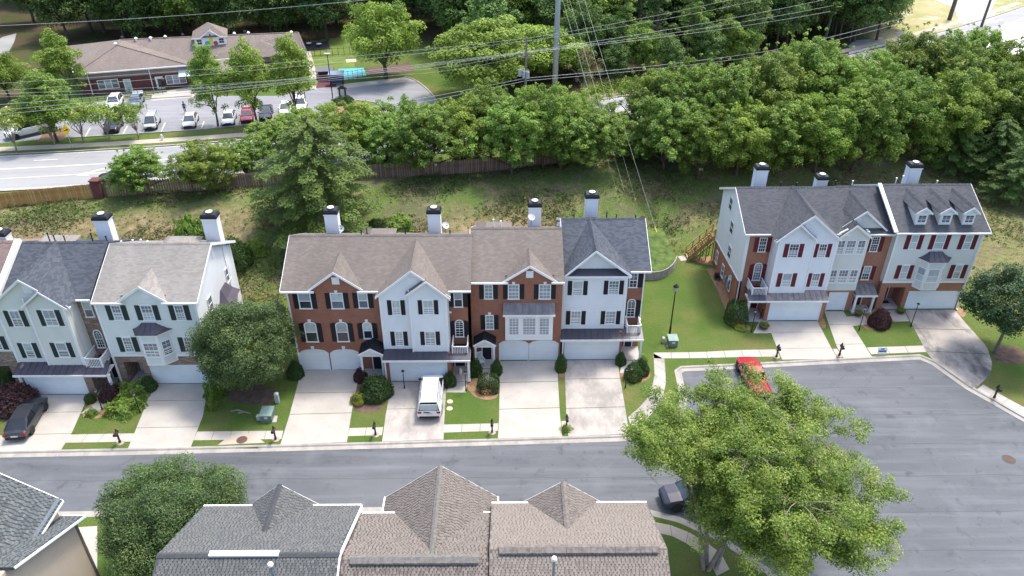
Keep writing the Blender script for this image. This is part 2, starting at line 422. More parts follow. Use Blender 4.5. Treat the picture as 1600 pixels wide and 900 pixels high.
xa = sorted(set([round(float(x), 2) for x in np.arange(-120, 90, 2.)]+[p[0] for p in KN+KS if -120 < p[0] < 90]))
mb = MB()
for a, b in zip(xa, xa[1:]):
    mb.poly([(a, interp(KS, a)-.05, RZ), (b, interp(KS, b)-.05, RZ), (b, interp(KN, b)+.05, RZ), (a, interp(KN, a)+.05, RZ)])
struct('residential_street', mb, ASPH)
def kerb(name, line, side, label):
    P = [Vector((x, y, 0)) for x, y in line]; prof = [(-.02,.012),(.10,.012),(.16,-.02),(.22,-.10),(.62,-.108),(.62,-.2),(-.02,-.2)]
    rings = []
    for i, p in enumerate(P):
        d0 = (P[i]-P[i-1]).normalized() if i else (P[1]-P[0]).normalized(); d1 = (P[i+1]-P[i]).normalized() if i < len(P)-1 else d0
        n0 = Vector((d0.y, -d0.x, 0))*side; n1 = Vector((d1.y, -d1.x, 0))*side; nn = (n0+n1)
        nn = nn/max(.35, nn.length_squared/2)
        rings.append([p+nn*a+Vector((0, 0, z)) for a, z in prof])
    m = MB().loft(rings); struct(name, m, CONC_K, label=label)
def smoothline(P, n=3):
    for _ in range(n):
        Q = [P[0]]
        for a, b in zip(P, P[1:]): Q += [(a[0]*.75+b[0]*.25, a[1]*.75+b[1]*.25), (a[0]*.25+b[0]*.75, a[1]*.25+b[1]*.75)]
        P = Q+[P[-1]]
    return P
kerb('kerb', [p for p in KN if -100 <= p[0] <= 80], 1, 'rolled concrete kerb and gutter in front of the townhouse driveways')
kerb('kerb', [p for p in KS if -100 <= p[0] <= 60], -1, 'rolled concrete kerb and gutter on the near side of the street')

# driveways, each slab its own piece
def drive(L, Rr, cuts, m, name='driveway', label=None, z=.016):
    L = [at(*p) for p in L]; Rr = [at(*p) for p in Rr]
    def sample(P, t):
        d = [0]
        for a, b in zip(P, P[1:]): d.append(d[-1]+math.dist(a, b))
        s = t*d[-1]; return (float(np.interp(s, d, [p[0] for p in P])), float(np.interp(s, d, [p[1] for p in P])))
    root = bpy.data.objects.new(name, None); COL.objects.link(root); root['kind'] = 'structure'
    if label: root['label'] = label
    OFF[root.name] = Vector()
    ts = [0]+cuts+[1]
    for a, b in zip(ts, ts[1:]):
        n = 5; g = .006 if a > 0 else 0
        tt = [a+g+(b-a-g)*i/n for i in range(n+1)]
        pts = [sample(L, t) for t in tt]+[sample(Rr, t) for t in reversed(tt)]
        o = sheet('slab', pts, z, m, None, root, .1)
    return root
drive([(50,617),(18,662),(-8,706)], [(139,616.6),(111,679),(95,703.5)], [.33,.72], CONC, label='pale concrete driveway with the dark sedan')
drive([(240,600),(221,650),(200,701)], [(326,599.6),(317,650),(298,699)], [.28,.7], CONC, label='pale concrete driveway left of the round maple')
drive([(471,578.5),(452,650),(438,695)], [(563,578),(551,635),(542,691)], [.33,.62], CONC, label='clean concrete driveway of the brick end townhouse')
drive([(612,596.5),(602.5,650),(597,690)], [(698,596),(694.5,650),(693,687)], [.48], CONC_W, label='worn concrete driveway under the white van')
drive([(781,564.5),(780,650),(778,685)], [(870,563),(875,650),(878.5,682)], [.3,.65], CONC, label='clean wide concrete driveway of the brick middle townhouse')
drive([(882,563),(885,650),(888,682)], [(964,562.5),(979,650),(983,678)], [.27,.66], CONC_W, label='blotched concrete driveway with thin cracks')
drive([(1199.5,502),(1205,521),(1222,562)], [(1277,502),(1299,544),(1309,561)], [.3,.72], CONC, label='pale concrete driveway of the cul-de-sac end townhouse')
drive([(1288,486.5),(1307.5,542),(1319,560.5)], [(1317.5,486.5),(1352.5,542),(1363,558.5)], [.3,.72], CONC, label='narrow concrete driveway of the middle cul-de-sac townhouse')
drive([(1413,484),(1422.5,502),(1451,557),(1484,582),(1519,606)], [(1491,484),(1515,512),(1542,542),(1551,570),(1546,587),(1527,604)], [.26,.55], CONC_S, label='dark stained curved driveway at the right end')
# sidewalks: strips of separate slabs
def walk(A, B, n, m=CONC, label=None, z=.010):
    root = bpy.data.objects.new('sidewalk', None); COL.objects.link(root); root['kind'] = 'structure'; OFF[root.name] = Vector()
    if label: root['label'] = label
    def samp(P, t):
        d = [0]
        for a, b in zip(P, P[1:]): d.append(d[-1]+math.dist(a, b))
        s = t*d[-1]; return (float(np.interp(s, d, [p[0] for p in P])), float(np.interp(s, d, [p[1] for p in P])))
    A = [at(*p) for p in A]; B = [at(*p) for p in B]
    for i in range(n):
        a, b = (i+.012)/n, (i+1-.012)/n
        sheet('slab', [samp(A, a), samp(A, b), samp(B, b), samp(B, a)], z, m, None, root, .1)
    return root
walk([(-20,681),(14,680)], [(-20,694),(6,692)], 1)
walk([(110,679),(216,677)], [(101,692),(205,690)], 4, label='sidewalk between the two left driveways')
walk([(308,674.5),(443,673)], [(302,688),(440,686)], 5, label='sidewalk in front of the round maple')
walk([(546,669),(599,667.5)], [(543,681.5),(597,680)], 2, label='short sidewalk left of the van driveway')
walk([(693.5,663.5),(779,661.5)], [(693,676),(778,673)], 3, label='sidewalk right of the van driveway')
walk([(877,658),(886,658)], [(878,668),(888,668)], 1)
walk([(1212,546),(1150,547),(1100,550),(1030,551),(1021,551)], [(1219,557),(1150,558),(1100,559.5),(1040,560),(1020,560)], 7, label='sidewalk across the lawn toward the street lamp')
walk([(1021,552),(1023,590),(1015,618),(996,640),(981,652)], [(1038,561),(1041,595),(1034,628),(1012,654),(986,667)], 6, CONC_W, label='curved sidewalk bending behind the birch')
walk([(1354,543),(1443,540)], [(1361,553.5),(1449,550)], 3, label='sidewalk with the blue and white yard sign')
walk([(1536,601),(1575,623),(1640,658)], [(1527,608),(1565,632),(1628,668)], 5, label='sidewalk running off at the right edge')
walk([(1301,545),(1308,545)], [(1307,557),(1316,557)], 1)
walk([(1018,815),(1055,822),(1090,838),(1125,862),(1140,890)], [(1026,832),(1052,838),(1080,853),(1108,876),(1120,900)], 5, CONC_T, label='sidewalk under the birch')
# front walks and porch pads
def pad(name, px, z=.02, m=PORCHC, th=.1): return sheet(name, [at(*p) for p in px], z, m, None, None, th)
pad('walkway', [(126,646),(139,637),(160,622),(172,606),(186,612),(170,628),(158,640),(153,646)], m=CONC, z=.013)
pad('walkway', [(206,588),(226,585),(243,600),(240,618),(218,620)], m=CONC, z=.013)
pad('walkway', [(697,613),(708,590),(731,590),(728,613.5)], m=CONC, z=.013)
pad('walkway', [(746,578),(771,576),(772,596),(749,598)], m=PORCHC, z=.013)
pad('walkway', [(968,583),(975,560),(998,562),(992,576),(978,583)], m=PORCHC, z=.013)
pad('walkway', [(1177,521),(1190,494),(1199,503),(1205,520.5)], m=CONC, z=.013)
pad('walkway', [(1330,510),(1323,495),(1350,492),(1359.5,506)], m=CONC, z=.013)
pad('walkway', [(1394,501),(1388,485),(1412,484),(1421,502),(1396,502.5)], m=CONC_W, z=.013)
pad('utility_pad', [(409,660),(432,660),(434,650),(413,649)], z=.03, m=CONC)
pad('utility_pad', [(1041,542),(1058,542),(1057,533),(1042,533)], z=.03, m=CONC)
# storm drain apron
pad('drain_apron', [(340,695.5),(364,677.5),(394,677.5),(414,692)], z=.018, m=CONC_T)
MULCH = mat('pine_straw_mulch', (.26, .16, .09), .95, .3, 3, 20); MULCHD = mat('dark_mulch', (.12, .08, .06), .95, .35, 2, 20)
BEDS = [([(541,632),(552,603),(585,580),(606,600),(601,640),(570,646),(548,640)], MULCHD, .007), ([(727,600),(735,590),(779,592),(780,624),(752,625),(736,616)], MULCH, .007),
        ([(968,582),(979,584),(981,590),(1000,575),(1015,577),(1017,590),(1003,598),(980,598),(970,591)], MULCH, .007), ([(1104,420),(1120,418),(1146,458),(1160,498),(1178,518),(1150,512),(1136,492),(1125,462)], MULCH, .007),
        ([(1345,508),(1365,478),(1393,486),(1395,501),(1380,513),(1356,516)], MULCH, .007), ([(1551,560),(1556,543),(1575,538),(1598,546),(1612,560),(1600,570),(1570,568)], MULCHD, .007),
        ([(1492,486),(1500,478),(1511,488),(1506,497),(1499,494)], MULCH, .007), ([(355,612),(420,600),(435,616),(425,632),(392,632),(360,628)], MULCHD, .007), ([(132,640),(160,612),(190,598),(216,606),(214,632),(190,645),(150,655),(128,655)], MULCH, .007),
        ([(873,581),(881,581),(882.5,590),(873,590)], MULCH, .007), ([(1278,504),(1285,492),(1292,510),(1285,515)], MULCH, .007), ([(1317,490),(1323,494),(1330,510),(1325,510)], MULCH, .007)]
for px, m, z in BEDS: sheet('mulch_bed', smoothline([at(*p) for p in px]+[at(*px[0])], 2), z, m)
# ------------------------------------------------------------ main road, school lot (plateau z=3)
def yroad(x): return 106.8+.3576*x+.00187*x*x
def strip(name, off0, off1, x0, x1, z, m, step=3.0, kind='structure', dash=None):
    mb = MB(); x = x0
    while x < x1-1e-6:
        e = min(x1, x+(dash[0] if dash else step))
        q = []
        for xx, o in ((x, off0), (e, off0), (e, off1), (x, off1)):
            s = .3576+.00374*xx; l = math.hypot(1, s); q.append((xx-o*s/l, yroad(xx)+o/l, 3.0+z))
        mb.poly(q); x = e+(dash[1] if dash else 0)
    o = mb.build(name, m); o['kind'] = kind; return o
LINE_W = mat('road_line_white', (.62,.62,.6), .7, .25, 3); LINE_Y = mat('road_line_cream', (.55,.5,.36), .7, .2, 3)
strip('main_road', -6.2, 5.4, -110, 125, .012, ASPH_N)
strip('road_line', -2.55, -2.38, -110, 125, .02, LINE_Y); strip('road_line', .55, .75, -110, 125, .02, LINE_W); strip('road_line', 3.0, 3.15, -110, 125, .02, LINE_W, dash=(3, 9))
strip('road_line', 5.0, 5.12, -110, 125, .02, LINE_W); strip('road_line', -5.9, -5.78, -110, 125, .02, LINE_W)
strip('kerb', 5.4, 5.75, -110, 125, .12, CONC_K); strip('sidewalk', 6.9, 8.5, -110, 125, .03, CONC_T)
strip('kerb', -6.55, -6.2, -110, 125, .12, CONC_K)
# painted left-turn arrow
a0 = at(120,273.5,3); a1 = at(153,266.5,3)
mb = MB(); dv = Vector((a1[0]-a0[0], a1[1]-a0[1], 0)).normalized(); nv = Vector((-dv.y, dv.x, 0)); A = Vector((a0[0], a0[1], 3.024))
def apt(t, w): return A+dv*t+nv*w
mb.poly([apt(0,-.2), apt(1.3,-1.0), apt(1.3,-.45), apt(1.3,.3)]); mb.poly([apt(1.3,-.42), apt(2.3,.0), apt(3.6,.05), apt(3.6,.3), apt(2.1,.28), apt(1.3,-.1)])
o = mb.build('painted_arrow', LINE_W); o['kind'] = 'structure'
LOT = [at(*p, 3) for p in [(-60,232),(0,224),(110,214),(215,210),(300,203),(420,191),(470,183),(480,163),(478,150),(300,150),(215,154),(148,160),(100,190),(40,185),(-60,190)]]
sheet('parking_lot', LOT, .014, ASPH_L)
loop = [(420,191),(478,180),(505,184),(512,170),(530,161),(560,158),(585,161),(601,172),(610,200),(660,196),(690,170),(679,150),(655,128),(632,121),(540,133),(478,138),(440,150)]
sheet('school_drive', [at(*p, 3) for p in loop], .018, ASPH_L)
sheet('pavement', [at(*p, 3) for p in [(478,138),(540,131),(632,121),(655,127),(640,128),(600,131),(540,138)]], .024, CONC)
mb = MB()
def kline(px, z0, w=.22, h=.14):
    P = [Vector(at(*p, 3)+(z0,)) for p in px]
    for a, b in zip(P, P[1:]): mb.bar(a+Vector((0,0,h/2)), b+Vector((0,0,h/2)), w, h)
kline([(632,120),(645,124),(657,131),(669,141),(678,151),(684,162)], 3.0)
kline([(505,184),(510,170),(520,163),(535,160),(560,157.5),(585,160.5),(600,169),(606,180)], 3.0); kline([(215,156),(300,150.5)], 3.0); kline([(470,184),(420,192),(300,204),(110,216)], 3.0)
struct('kerb', mb, CONC_K, label='concrete kerbs round the school lot and island')
sheet('traffic_island', [at(*p, 3) for p in [(507,184),(511,170.5),(521,164),(535,161),(560,158.5),(584,161.5),(598,170),(603,180),(590,196),(520,196)]], .10, mat('island_grass', (.115,.165,.035), .95, .3, .5, 8), th=.12)
sheet('mulch_bed', [at(*p, 3) for p in [(519,172),(524,162),(556,160),(571,166),(568,172),(530,182)]], .14, MULCH)
sheet('pavement', [at(*p, 3) for p in [(589,173),(609,172),(612,184),(590,186)]], .13, CONC_T)
mb = MB()
for px in [(133,214,141,200),(192,210,199,197),(223,208,229,196),(252,206,258,192),(286,203,290,192),(315,200,319,190),(375,196,377,186),(402,193,404,183)]:
    a = at(px[0], px[1], 3); b = at(px[2], px[3], 3); mb.bar((a[0], a[1], 3.026), (b[0], b[1], 3.026), .14, .01)
o = mb.build('parking_line', LINE_W); o['kind'] = 'structure'
# upper right: gravel yard, side road, concrete apron ; upper left: drive
sheet('gravel_yard', [at(*p, 3) for p in [(1440,-8),(1560,-8),(1545,25),(1560,36),(1500,38),(1490,12)]], .014, mat('gravel', (.34,.34,.35), .95, .2, 1.5, 25))
sheet('concrete_yard', [at(*p, 3) for p in [(1572,35),(1680,36),(1690,100),(1600,92),(1540,70)]], .018, mat('white_concrete', (.72,.70,.70), .85, .06, .4))
sheet('side_road', [at(*p, 3) for p in [(1325,72),(1335,63),(1400,58),(1400,49),(1432,51),(1425,62),(1330,76)]], .016, ASPH_N)
sheet('side_road', [at(*p, 3) for p in [(-30,80),(4,58),(26,52),(22,66),(8,92),(-30,110)]], .016, ASPH_N)
# ============================================================ HOUSE PARTS
def clipband(poly, z0, z1):
    """convex (x,z) polygon -> x-range at z0 and z1"""
    def rng_at(z):
        xs = []
        n = len(poly)
        for i in range(n):
            (xa, za), (xb, zb) = poly[i], poly[(i+1) % n]
            if (za-z)*(zb-z) <= 0 and za != zb: t = (z-za)/(zb-za); xs.append(xa+t*(xb-xa))
        return (min(xs), max(xs)) if xs else None
    return rng_at(z0), rng_at(z1)
def laps(mb, poly, fn, step=.18, out=.032):
    """clapboards: one sloped board per course. fn(x, z, proud) -> 3D"""
    z0 = min(p[1] for p in poly); z1 = max(p[1] for p in poly); n = max(1, round((z1-z0)/step)); e = (z1-z0)/n
    for i in range(n):
        a, b = z0+i*e, z0+(i+1)*e
        r0, r1 = clipband(poly, a+1e-4, b-1e-4)
        if not r0 or not r1: continue
        A, B, C, D = fn(r0[0], a, out), fn(r0[1], a, out), fn(r1[1], b, .004), fn(r1[0], b, .004)
        mb.poly([A, B, C, D]); mb.poly([fn(r0[0], a, 0), fn(r0[1], a, 0), B, A])
def wall(th, m, y, poly, t=.25, lap=False, name='wall', label=None):
    mb = MB(); mb.ext([(x, y, z) for x, z in poly], [(x, y+t, z) for x, z in poly])
    if lap: laps(mb, poly, lambda x, z, o: (x, y-o, z))
    return mb.build(name, m, th, label=label)
def rect(x0, x1, z0, z1): return [(x0, z0), (x1, z0), (x1, z1), (x0, z1)]
def sidewall(th, m, x, sgn, poly, t=.25, lap=False, name='side_wall'):
    """wall in the plane x, facing sgn; poly in (y,z)"""
    mb = MB(); mb.ext([(x, y, z) for y, z in poly], [(x-sgn*t, y, z) for y, z in poly])
    if lap: laps(mb, poly, lambda y, z, o: (x+sgn*o, y, z))
    return mb.build(name, m, th)
def arc(x0, x1, z, rise, n=8):
    """segmental arch points from x0 to x1 springing at z"""
    out = []
    for i in range(n+1):
        t = -1+2*i/n; out.append((x0+(x1-x0)*i/n, z+rise*math.sqrt(max(0, 1-t*t))))
    return out
def xf_y(y): return lambda x, z, o: (x, y-o, z)
def quadprism(mb, fn, poly, o0, o1):
    mb.ext([fn(x, z, o1) for x, z in poly], [fn(x, z, o0) for x, z in poly])
WR = random.Random(21)
def window(th, fn, x0, x1, z0, z1, arch=0, grid=None, panes=(GL_L, GL_M), shut=None, sw=.40, head=True, trans=False, key=False):
    """double-hung window: frame (part) with two panes (sub-parts), optional shutters (parts)"""
    w = .075; mb = MB(); zt = z1-arch; q = WR.random(); pa, pb = panes        # blinds and curtains differ from window to window
    if q < .25: pa = GL_C if pa is GL_L else pa; pb = GL_D if pb is GL_M else pb
    elif q < .42: pb = GL_C if pb is GL_M else pb
    elif q < .52: pa = GL_M if pa is GL_C else pa
    panes = (pa, pb)
    B = lambda a, b, c, d, o0, o1: quadprism(mb, fn, rect(a, b, c, d), o0, o1)
    B(x0-w, x0, z0, zt, 0, .07); B(x1, x1+w, z0, zt, 0, .07); B(x0-w-.04, x1+w+.04, z0-.09, z0, 0, .10)
    if arch:
        i_ = arc(x0, x1, zt, arch); o_ = arc(x0-w, x1+w, zt, arch+w)
        for k in range(len(i_)-1): quadprism(mb, fn, [i_[k], i_[k+1], o_[k+1], o_[k]], 0, .07)
    else:
        B(x0-w, x1+w, z1, z1+w, 0, .07)
        if head: B(x0-w-.06, x1+w+.06, z1+w, z1+w+.11, 0, .09)
    zm = (z0+z1)/2-.02; B(x0, x1, zm-.03, zm+.03, 0, .055)
    if grid:
        nc, nr = grid
        for i in range(1, nc): xx = x0+(x1-x0)*i/nc; B(xx-.013, xx+.013, z0, zt, .02, .042)
        for a, b in ((z0, zm-.03), (zm+.03, zt)):
            for j in range(1, nr): zz = a+(b-a)*j/nr; B(x0, x1, zz-.013, zz+.013, .02, .043)
        if arch:
            B(x0, x1, zt-.02, zt+.02, .02, .05)
            c = (x0+x1)/2
            for a in (-.5, 0, .5): quadprism(mb, fn, [(c-.012, zt), (c+.012, zt), (c+.012+a*(x1-x0)*.55, zt+arch*.9), (c-.012+a*(x1-x0)*.55, zt+arch*.9)], .02, .042)
    f = mb.build('window', TRIM, th)
    p = MB(); quadprism(p, fn, rect(x0, x1, z0, zm-.03), .003, .02); p.build('pane', panes[1], f)
    p = MB(); top = rect(x0, x1, zm+.03, zt)[:2]+(list(reversed(arc(x0, x1, zt, arch))) if arch else [(x1, zt), (x0, zt)])
    quadprism(p, fn, top, .003, .03); p.build('pane', panes[0], f)
    if shut:
        for sgn in (-1, 1):
            xe = x0-w-.02 if sgn < 0 else x1+w+.02; a, b = (xe-sw, xe) if sgn < 0 else (xe, xe+sw)
            s = MB(); quadprism(s, fn, rect(a, b, z0-.05, zt+.05), .0, .035)
            if arch > .12:
                e = [(a, zt+.05), (b, zt+.05), (b, zt+.05+arch*.75), ((a+b)/2, zt+.05+arch*.55), (a, zt+.08)] if sgn < 0 else [(a, zt+.05), (b, zt+.05), (b, zt+.08), ((a+b)/2, zt+.05+arch*.55), (a, zt+.05+arch*.75)]
                quadprism(s, fn, e, .0, .035)
            m_ = (z0+zt)/2
            for c, d in ((a, a+.05), (b-.05, b)): quadprism(s, fn, rect(c, d, z0-.05, zt+.05), .035, .05)
            for c, d in ((z0-.05, z0+.03), (m_-.03, m_+.03), (zt-.03, zt+.05)): quadprism(s, fn, rect(a+.05, b-.05, c, d), .035, .05)
            nl = 7
            for k in range(2*nl):
                lo, hi = ((z0+.03, m_-.03), (m_+.03, zt-.03))[k//nl]; zz = lo+(hi-lo)*((k % nl)+.2)/nl
                quadprism(s, fn, rect(a+.055, b-.055, zz, zz+(hi-lo)/nl*.55), .035, .044)
            s.build('shutter', shut, th)
    if key:
        c = (x0+x1)/2; k = MB(); quadprism(k, fn, [(c-.09, z1+w), (c+.09, z1+w), (c+.14, z1+w+.26), (c-.14, z1+w+.26)], 0, .09); k.build('keystone', WHITE, th)
    return f
def win_px(th, y, ul, ur, vb, vt, **kw):
    (x0, z0), (x1, z0b) = on(ul, vb, y), on(ur, vb, y); z1 = on((ul+ur)/2, vt, y)[1]
    return window(th, xf_y(y), x0, x1, (z0+z0b)/2, z1, **kw)
def garage(th, y, x0, x1, z1, arch=0, trim=True, z0=.03):
    mb = MB(); fn = xf_y(y); zt = z1-arch
    if trim:
        for a, b in ((x0-.1, x0), (x1, x1+.1)): quadprism(mb, fn, rect(a, b, 0, zt), 0, .06)
        if arch:
            i_, o_ = arc(x0, x1, zt, arch), arc(x0-.1, x1+.1, zt, arch+.1)
            for k in range(len(i_)-1): quadprism(mb, fn, [i_[k], i_[k+1], o_[k+1], o_[k]], 0, .06)
        else: quadprism(mb, fn, rect(x0-.1, x1+.1, z1, z1+.1), 0, .06)
    top = [(x0, z0), (x1, z0)]+(list(reversed(arc(x0, x1, zt, arch))) if arch else [(x1, z1), (x0, z1)])
    quadprism(mb, fn, top, .0, .012)
    g = mb.build('garage_door', GDOOR, th)
    n = 4; e = (zt-z0)/n; nc = max(4, round((x1-x0)/.61))
    for i in range(n):
        s = MB(); quadprism(s, fn, rect(x0+.01, x1-.01, z0+i*e+.006, z0+(i+1)*e-.006), .012, .024)
        for k in range(nc):
            w = (x1-x0-.06)/nc; a = x0+.03+k*w; quadprism(s, fn, rect(a+.06, a+w-.06, z0+i*e+.09, z0+(i+1)*e-.09), .024, .034)
        s.build('door_section', GDOOR, g)
    return g
def roof_plane(ye, ze, yr, zr): return lambda z: ye+(z-ze)*(yr-ye)/(zr-ze)
def solve_ridge(u, v, ye, ze, p):
    lo, hi = .5, 12
    for _ in range(50):
        m = (lo+hi)/2
        if on(u, v, ye+m)[1] > ze+p*m: lo = m
        else: hi = m
    return ye+lo, ze+p*lo
def main_roof(th, m, x0, x1, ye, ze, yr, zr, rake=(1, 1), back=None, cap=True, gaps=()):
    """gable roof, ridge along x; back slope runs down to the rear eave"""
    mb = MB(); t = .16
    cuts = [x0]+[c for g in gaps for c in g[:2]]+[x1]; sl0 = (zr-ze)/(yr-ye)
    for i in range(len(cuts)-1):       # the slope is left open in front of a flush gable wall
        a, b = cuts[i], cuts[i+1]; ys = gaps[i//2][2] if i % 2 else ye; zs = ze+(ys-ye)*sl0
        mb.slab([(a, ys, zs), (b, ys, zs), (b, yr, zr), (a, yr, zr)], t)
    yb = yr+(yr-ye) if back is None else back; zb = zr-(yb-yr)*(zr-ze)/(yr-ye)
    mb.slab([(x1, yb, zb), (x0, yb, zb), (x0, yr, zr-.004), (x1, yr, zr-.004)], t)
    r = mb.build('roof', m, th)
    if cap:
        c = MB(); n = max(1, int((x1-x0)/.3)); s = (zr-ze)/(yr-ye)
        for i in range(n):
            a, b = x0+(x1-x0)*i/n, x0+(x1-x0)*(i+1)/n-.012; q = .17; h = .03+.012*(i % 2)
            c.ext([(a, yr-q, zr-q*s+h-.01), (a, yr, zr+h+.02), (a, yr+q, zr-q*s+h-.01), (a, yr, zr-.03)], [(b, yr-q, zr-q*s+h-.01), (b, yr, zr+h+.02), (b, yr+q, zr-q*s+h-.01), (b, yr, zr-.03)])
        c.build('ridge_cap', m, r)
    for i in range(0, len(cuts)-1, 2): g = MB(); g.box(cuts[i]-(.25 if i else 0), cuts[i+1]+(.25 if i+2 < len(cuts) else 0), ye-.12, ye+.01, ze-.17, ze-.02); g.build('gutter', TRIM, th)
    for sgn, x, f in ((-1, x0, rake[0]), (1, x1, rake[1])):
        if f:
            k = MB(); w = .035
            for A, B in (((ye, ze), (yr, zr)), ((yr, zr), (yb, zb))):
                xa, xb = (x-w, x+.002) if sgn < 0 else (x-.002, x+w)
                P = [(A[0], A[1]-.24), (B[0], B[1]-.24), (B[0], B[1]+.015), (A[0], A[1]+.015)]
                k.ext([(xa, y, z) for y, z in P], [(xb, y, z) for y, z in P])
            k.build('rake_board', TRIM, th)
    return r
def cross_gable(th, m, xa, za, xp, zp, xb, zb, yf, rp, rk=True, name='cross_roof', rakes=(1, 1), yridge=None, over=.3):
    """gable roof running back from plane yf into the main slope. (xa,za)(xp,zp)(xb,zb): rake line in plane yf"""
    y0 = yf-over; cl = lambda y: max(y, y0+.05) if yridge is None else min(max(y, y0+.05), yridge)
    mb = MB(); e = .1
    for x, z, f in ((xa, za, 0), (xb, zb, 1)):
        P = [(x, y0, z), (xp, y0, zp), (xp, cl(rp(zp)), zp), (x, cl(rp(z)), z)]
        mb.slab(P, .13)
    r = mb.build(name, m, th)
    c = MB(); yb = cl(rp(zp)); n = max(1, int((yb-y0)/.3)); sl_ = (zp-za)/max(.1, xp-xa); sr = (zp-zb)/max(.1, xb-xp)
    for i in range(n):
        a, b = y0+(yb-y0)*i/n, y0+(yb-y0)*(i+1)/n-.012; q = .16; h = .03+.01*(i % 2)
        A = [(xp-q, zp-q*sl_+h-.01), (xp, zp+h+.02), (xp+q, zp-q*sr+h-.01), (xp, zp-.03)]
        c.ext([(x, a, z) for x, z in A], [(x, b, z) for x, z in A])
    c.build('ridge_cap', m, r)
    if rk:
        k = MB()
        for x, z, f in ((xa, za, rakes[0]), (xb, zb, rakes[1])):
            if f:
                P = [(x, z-.2), (xp, zp-.22), (xp, zp+.02), (x, z+.02)]
                k.ext([(a, y0-.035, b) for a, b in P], [(a, y0, b) for a, b in P])
                P = [(x, z-.2), (xp, zp-.22), (xp, zp-.14), (x, z-.14)]
                k.ext([(a, y0, b) for a, b in P], [(a, yf, b) for a, b in P])
        k.build('rake_board', TRIM, th)
        # cornice returns
    return r
def pent(th, m, x0, x1, yt, zt, yb, zb, n, fascia=True):
    """standing-seam pent roof: every metal panel is a piece of its own"""
    mb = MB(); mb.slab([(x0, yb, zb-.03), (x1, yb, zb-.03), (x1, yt, zt-.03), (x0, yt, zt-.03)], .06)
    r = mb.build('pent_roof', m, th); w = (x1-x0)/n
    for i in range(n):
        a = x0+i*w; p = MB(); p.slab([(a+.004, yb-.02, zb), (a+w-.004, yb-.02, zb), (a+w-.004, yt, zt), (a+.004, yt, zt)], .03)
        p.bar((a+.015, yb-.02, zb+.02), (a+.015, yt, zt+.02), .03, .045); p.build('metal_panel', m, r)
    if fascia:
        f = MB(); f.box(x0-.02, x1+.02, yb-.1, yb, zb-.2, zb-.035); f.build('gutter', TRIM, th)
        f = MB(); f.box(x0, x1, yb+.002, yt+.3, zb-.24, zb-.19); f.build('soffit', TRIM, th)
    return r
def cornerboard(th, x, y, z0, z1, w=.1):
    mb = MB(); mb.box(x-w, x+w, y-.035, y+.06, z0, z1); return mb.build('corner_board', TRIM, th)
def downspout(th, x, y, z0, z1, m=None):
    mb = MB(); mb.box(x-.05, x+.05, y-.11, y-.005, z0, z1); mb.box(x-.05, x+.05, y-.32, y-.112, z0-.02, z0+.08); return mb.build('downspout', m or TRIM, th)
def balcony(th, x0, x1, yf, yb, z, m=TRIM, deck=DARKM):
    """small railed balcony > rail, deck, each baluster"""
    mb = MB()
    for x in (x0, x1):
        mb.box(x-.055, x+.055, yf-.055, yf+.055, z-.12, z+1.08)
        mb.bar((x, yf+.056, z+.98), (x, yb, z+.98), .08, .07); mb.bar((x, yf+.056, z+.1), (x, yb, z+.1), .06, .07)
    mb.bar((x0+.056, yf, z+.98), (x1-.056, yf, z+.98), .08, .07); mb.bar((x0+.056, yf, z+.1), (x1-.056, yf, z+.1), .06, .07)
    r = mb.build('balcony', m, th)
    d = MB(); d.box(x0-.08, x1+.08, yf-.08, yb-.003, z-.08, z); d.build('deck', deck, r)
    n = max(3, round((x1-x0)/.14)); off = OFF[th.name]
    q = MB(); q.box(-.02, .02, -.02, .02, 0, .84); me = q.mesh('baluster', m)
    pos_ = [((x0+(x1-x0)*i/n), yf) for i in range(1, n)]
    k = max(2, round((yb-yf)/.15)); pos_ += [(x, yf+(yb-yf)*i/k) for x in (x0, x1) for i in range(1, k)]
    for x, y in pos_:
        o = bpy.data.objects.new('baluster', me); link(o, r); o.location = Vector((x, y, z+.13))-off
    return r
def post(th, x, y, z0, z1, w=.16):
    mb = MB(); h = w/2; mb.box(x-h, x+h, y-h, y+h, z0, z1); mb.box(x-h-.03, x+h+.03, y-h-.03, y+h+.03, z0, z0+.16); mb.box(x-h-.025, x+h+.025, y-h-.025, y+h+.025, z1-.14, z1-.002)
    return mb.build('post', TRIM, th)
def door(th, y, x0, x1, z1, m=DOORD, storm=True, z0=.05):
    mb = MB()
    for a, b in ((x0-.09, x0), (x1, x1+.09)): mb.box(a, b, y-.05, y, z0, z1)
    mb.box(x0-.09, x1+.09, y-.05, y, z1, z1+.09)
    f = mb.build('door', TRIM, th); p = MB(); p.box(x0, x1, y-.025, y+.0, z0, z1)
    for a, b in ((.12, .46), (.54, .88)):
        for c, d in ((.08, .42), (.5, .92)): p.box(x0+(x1-x0)*a, x0+(x1-x0)*b, y-.04, y-.025, z0+(z1-z0)*c, z0+(z1-z0)*d)
    p.build('door_leaf', m, f); h = MB(); h.box(x1-.12, x1-.06, y-.09, y-.03, z0+.95, z0+1.08); h.build('handle', DARKM, f)
    return f
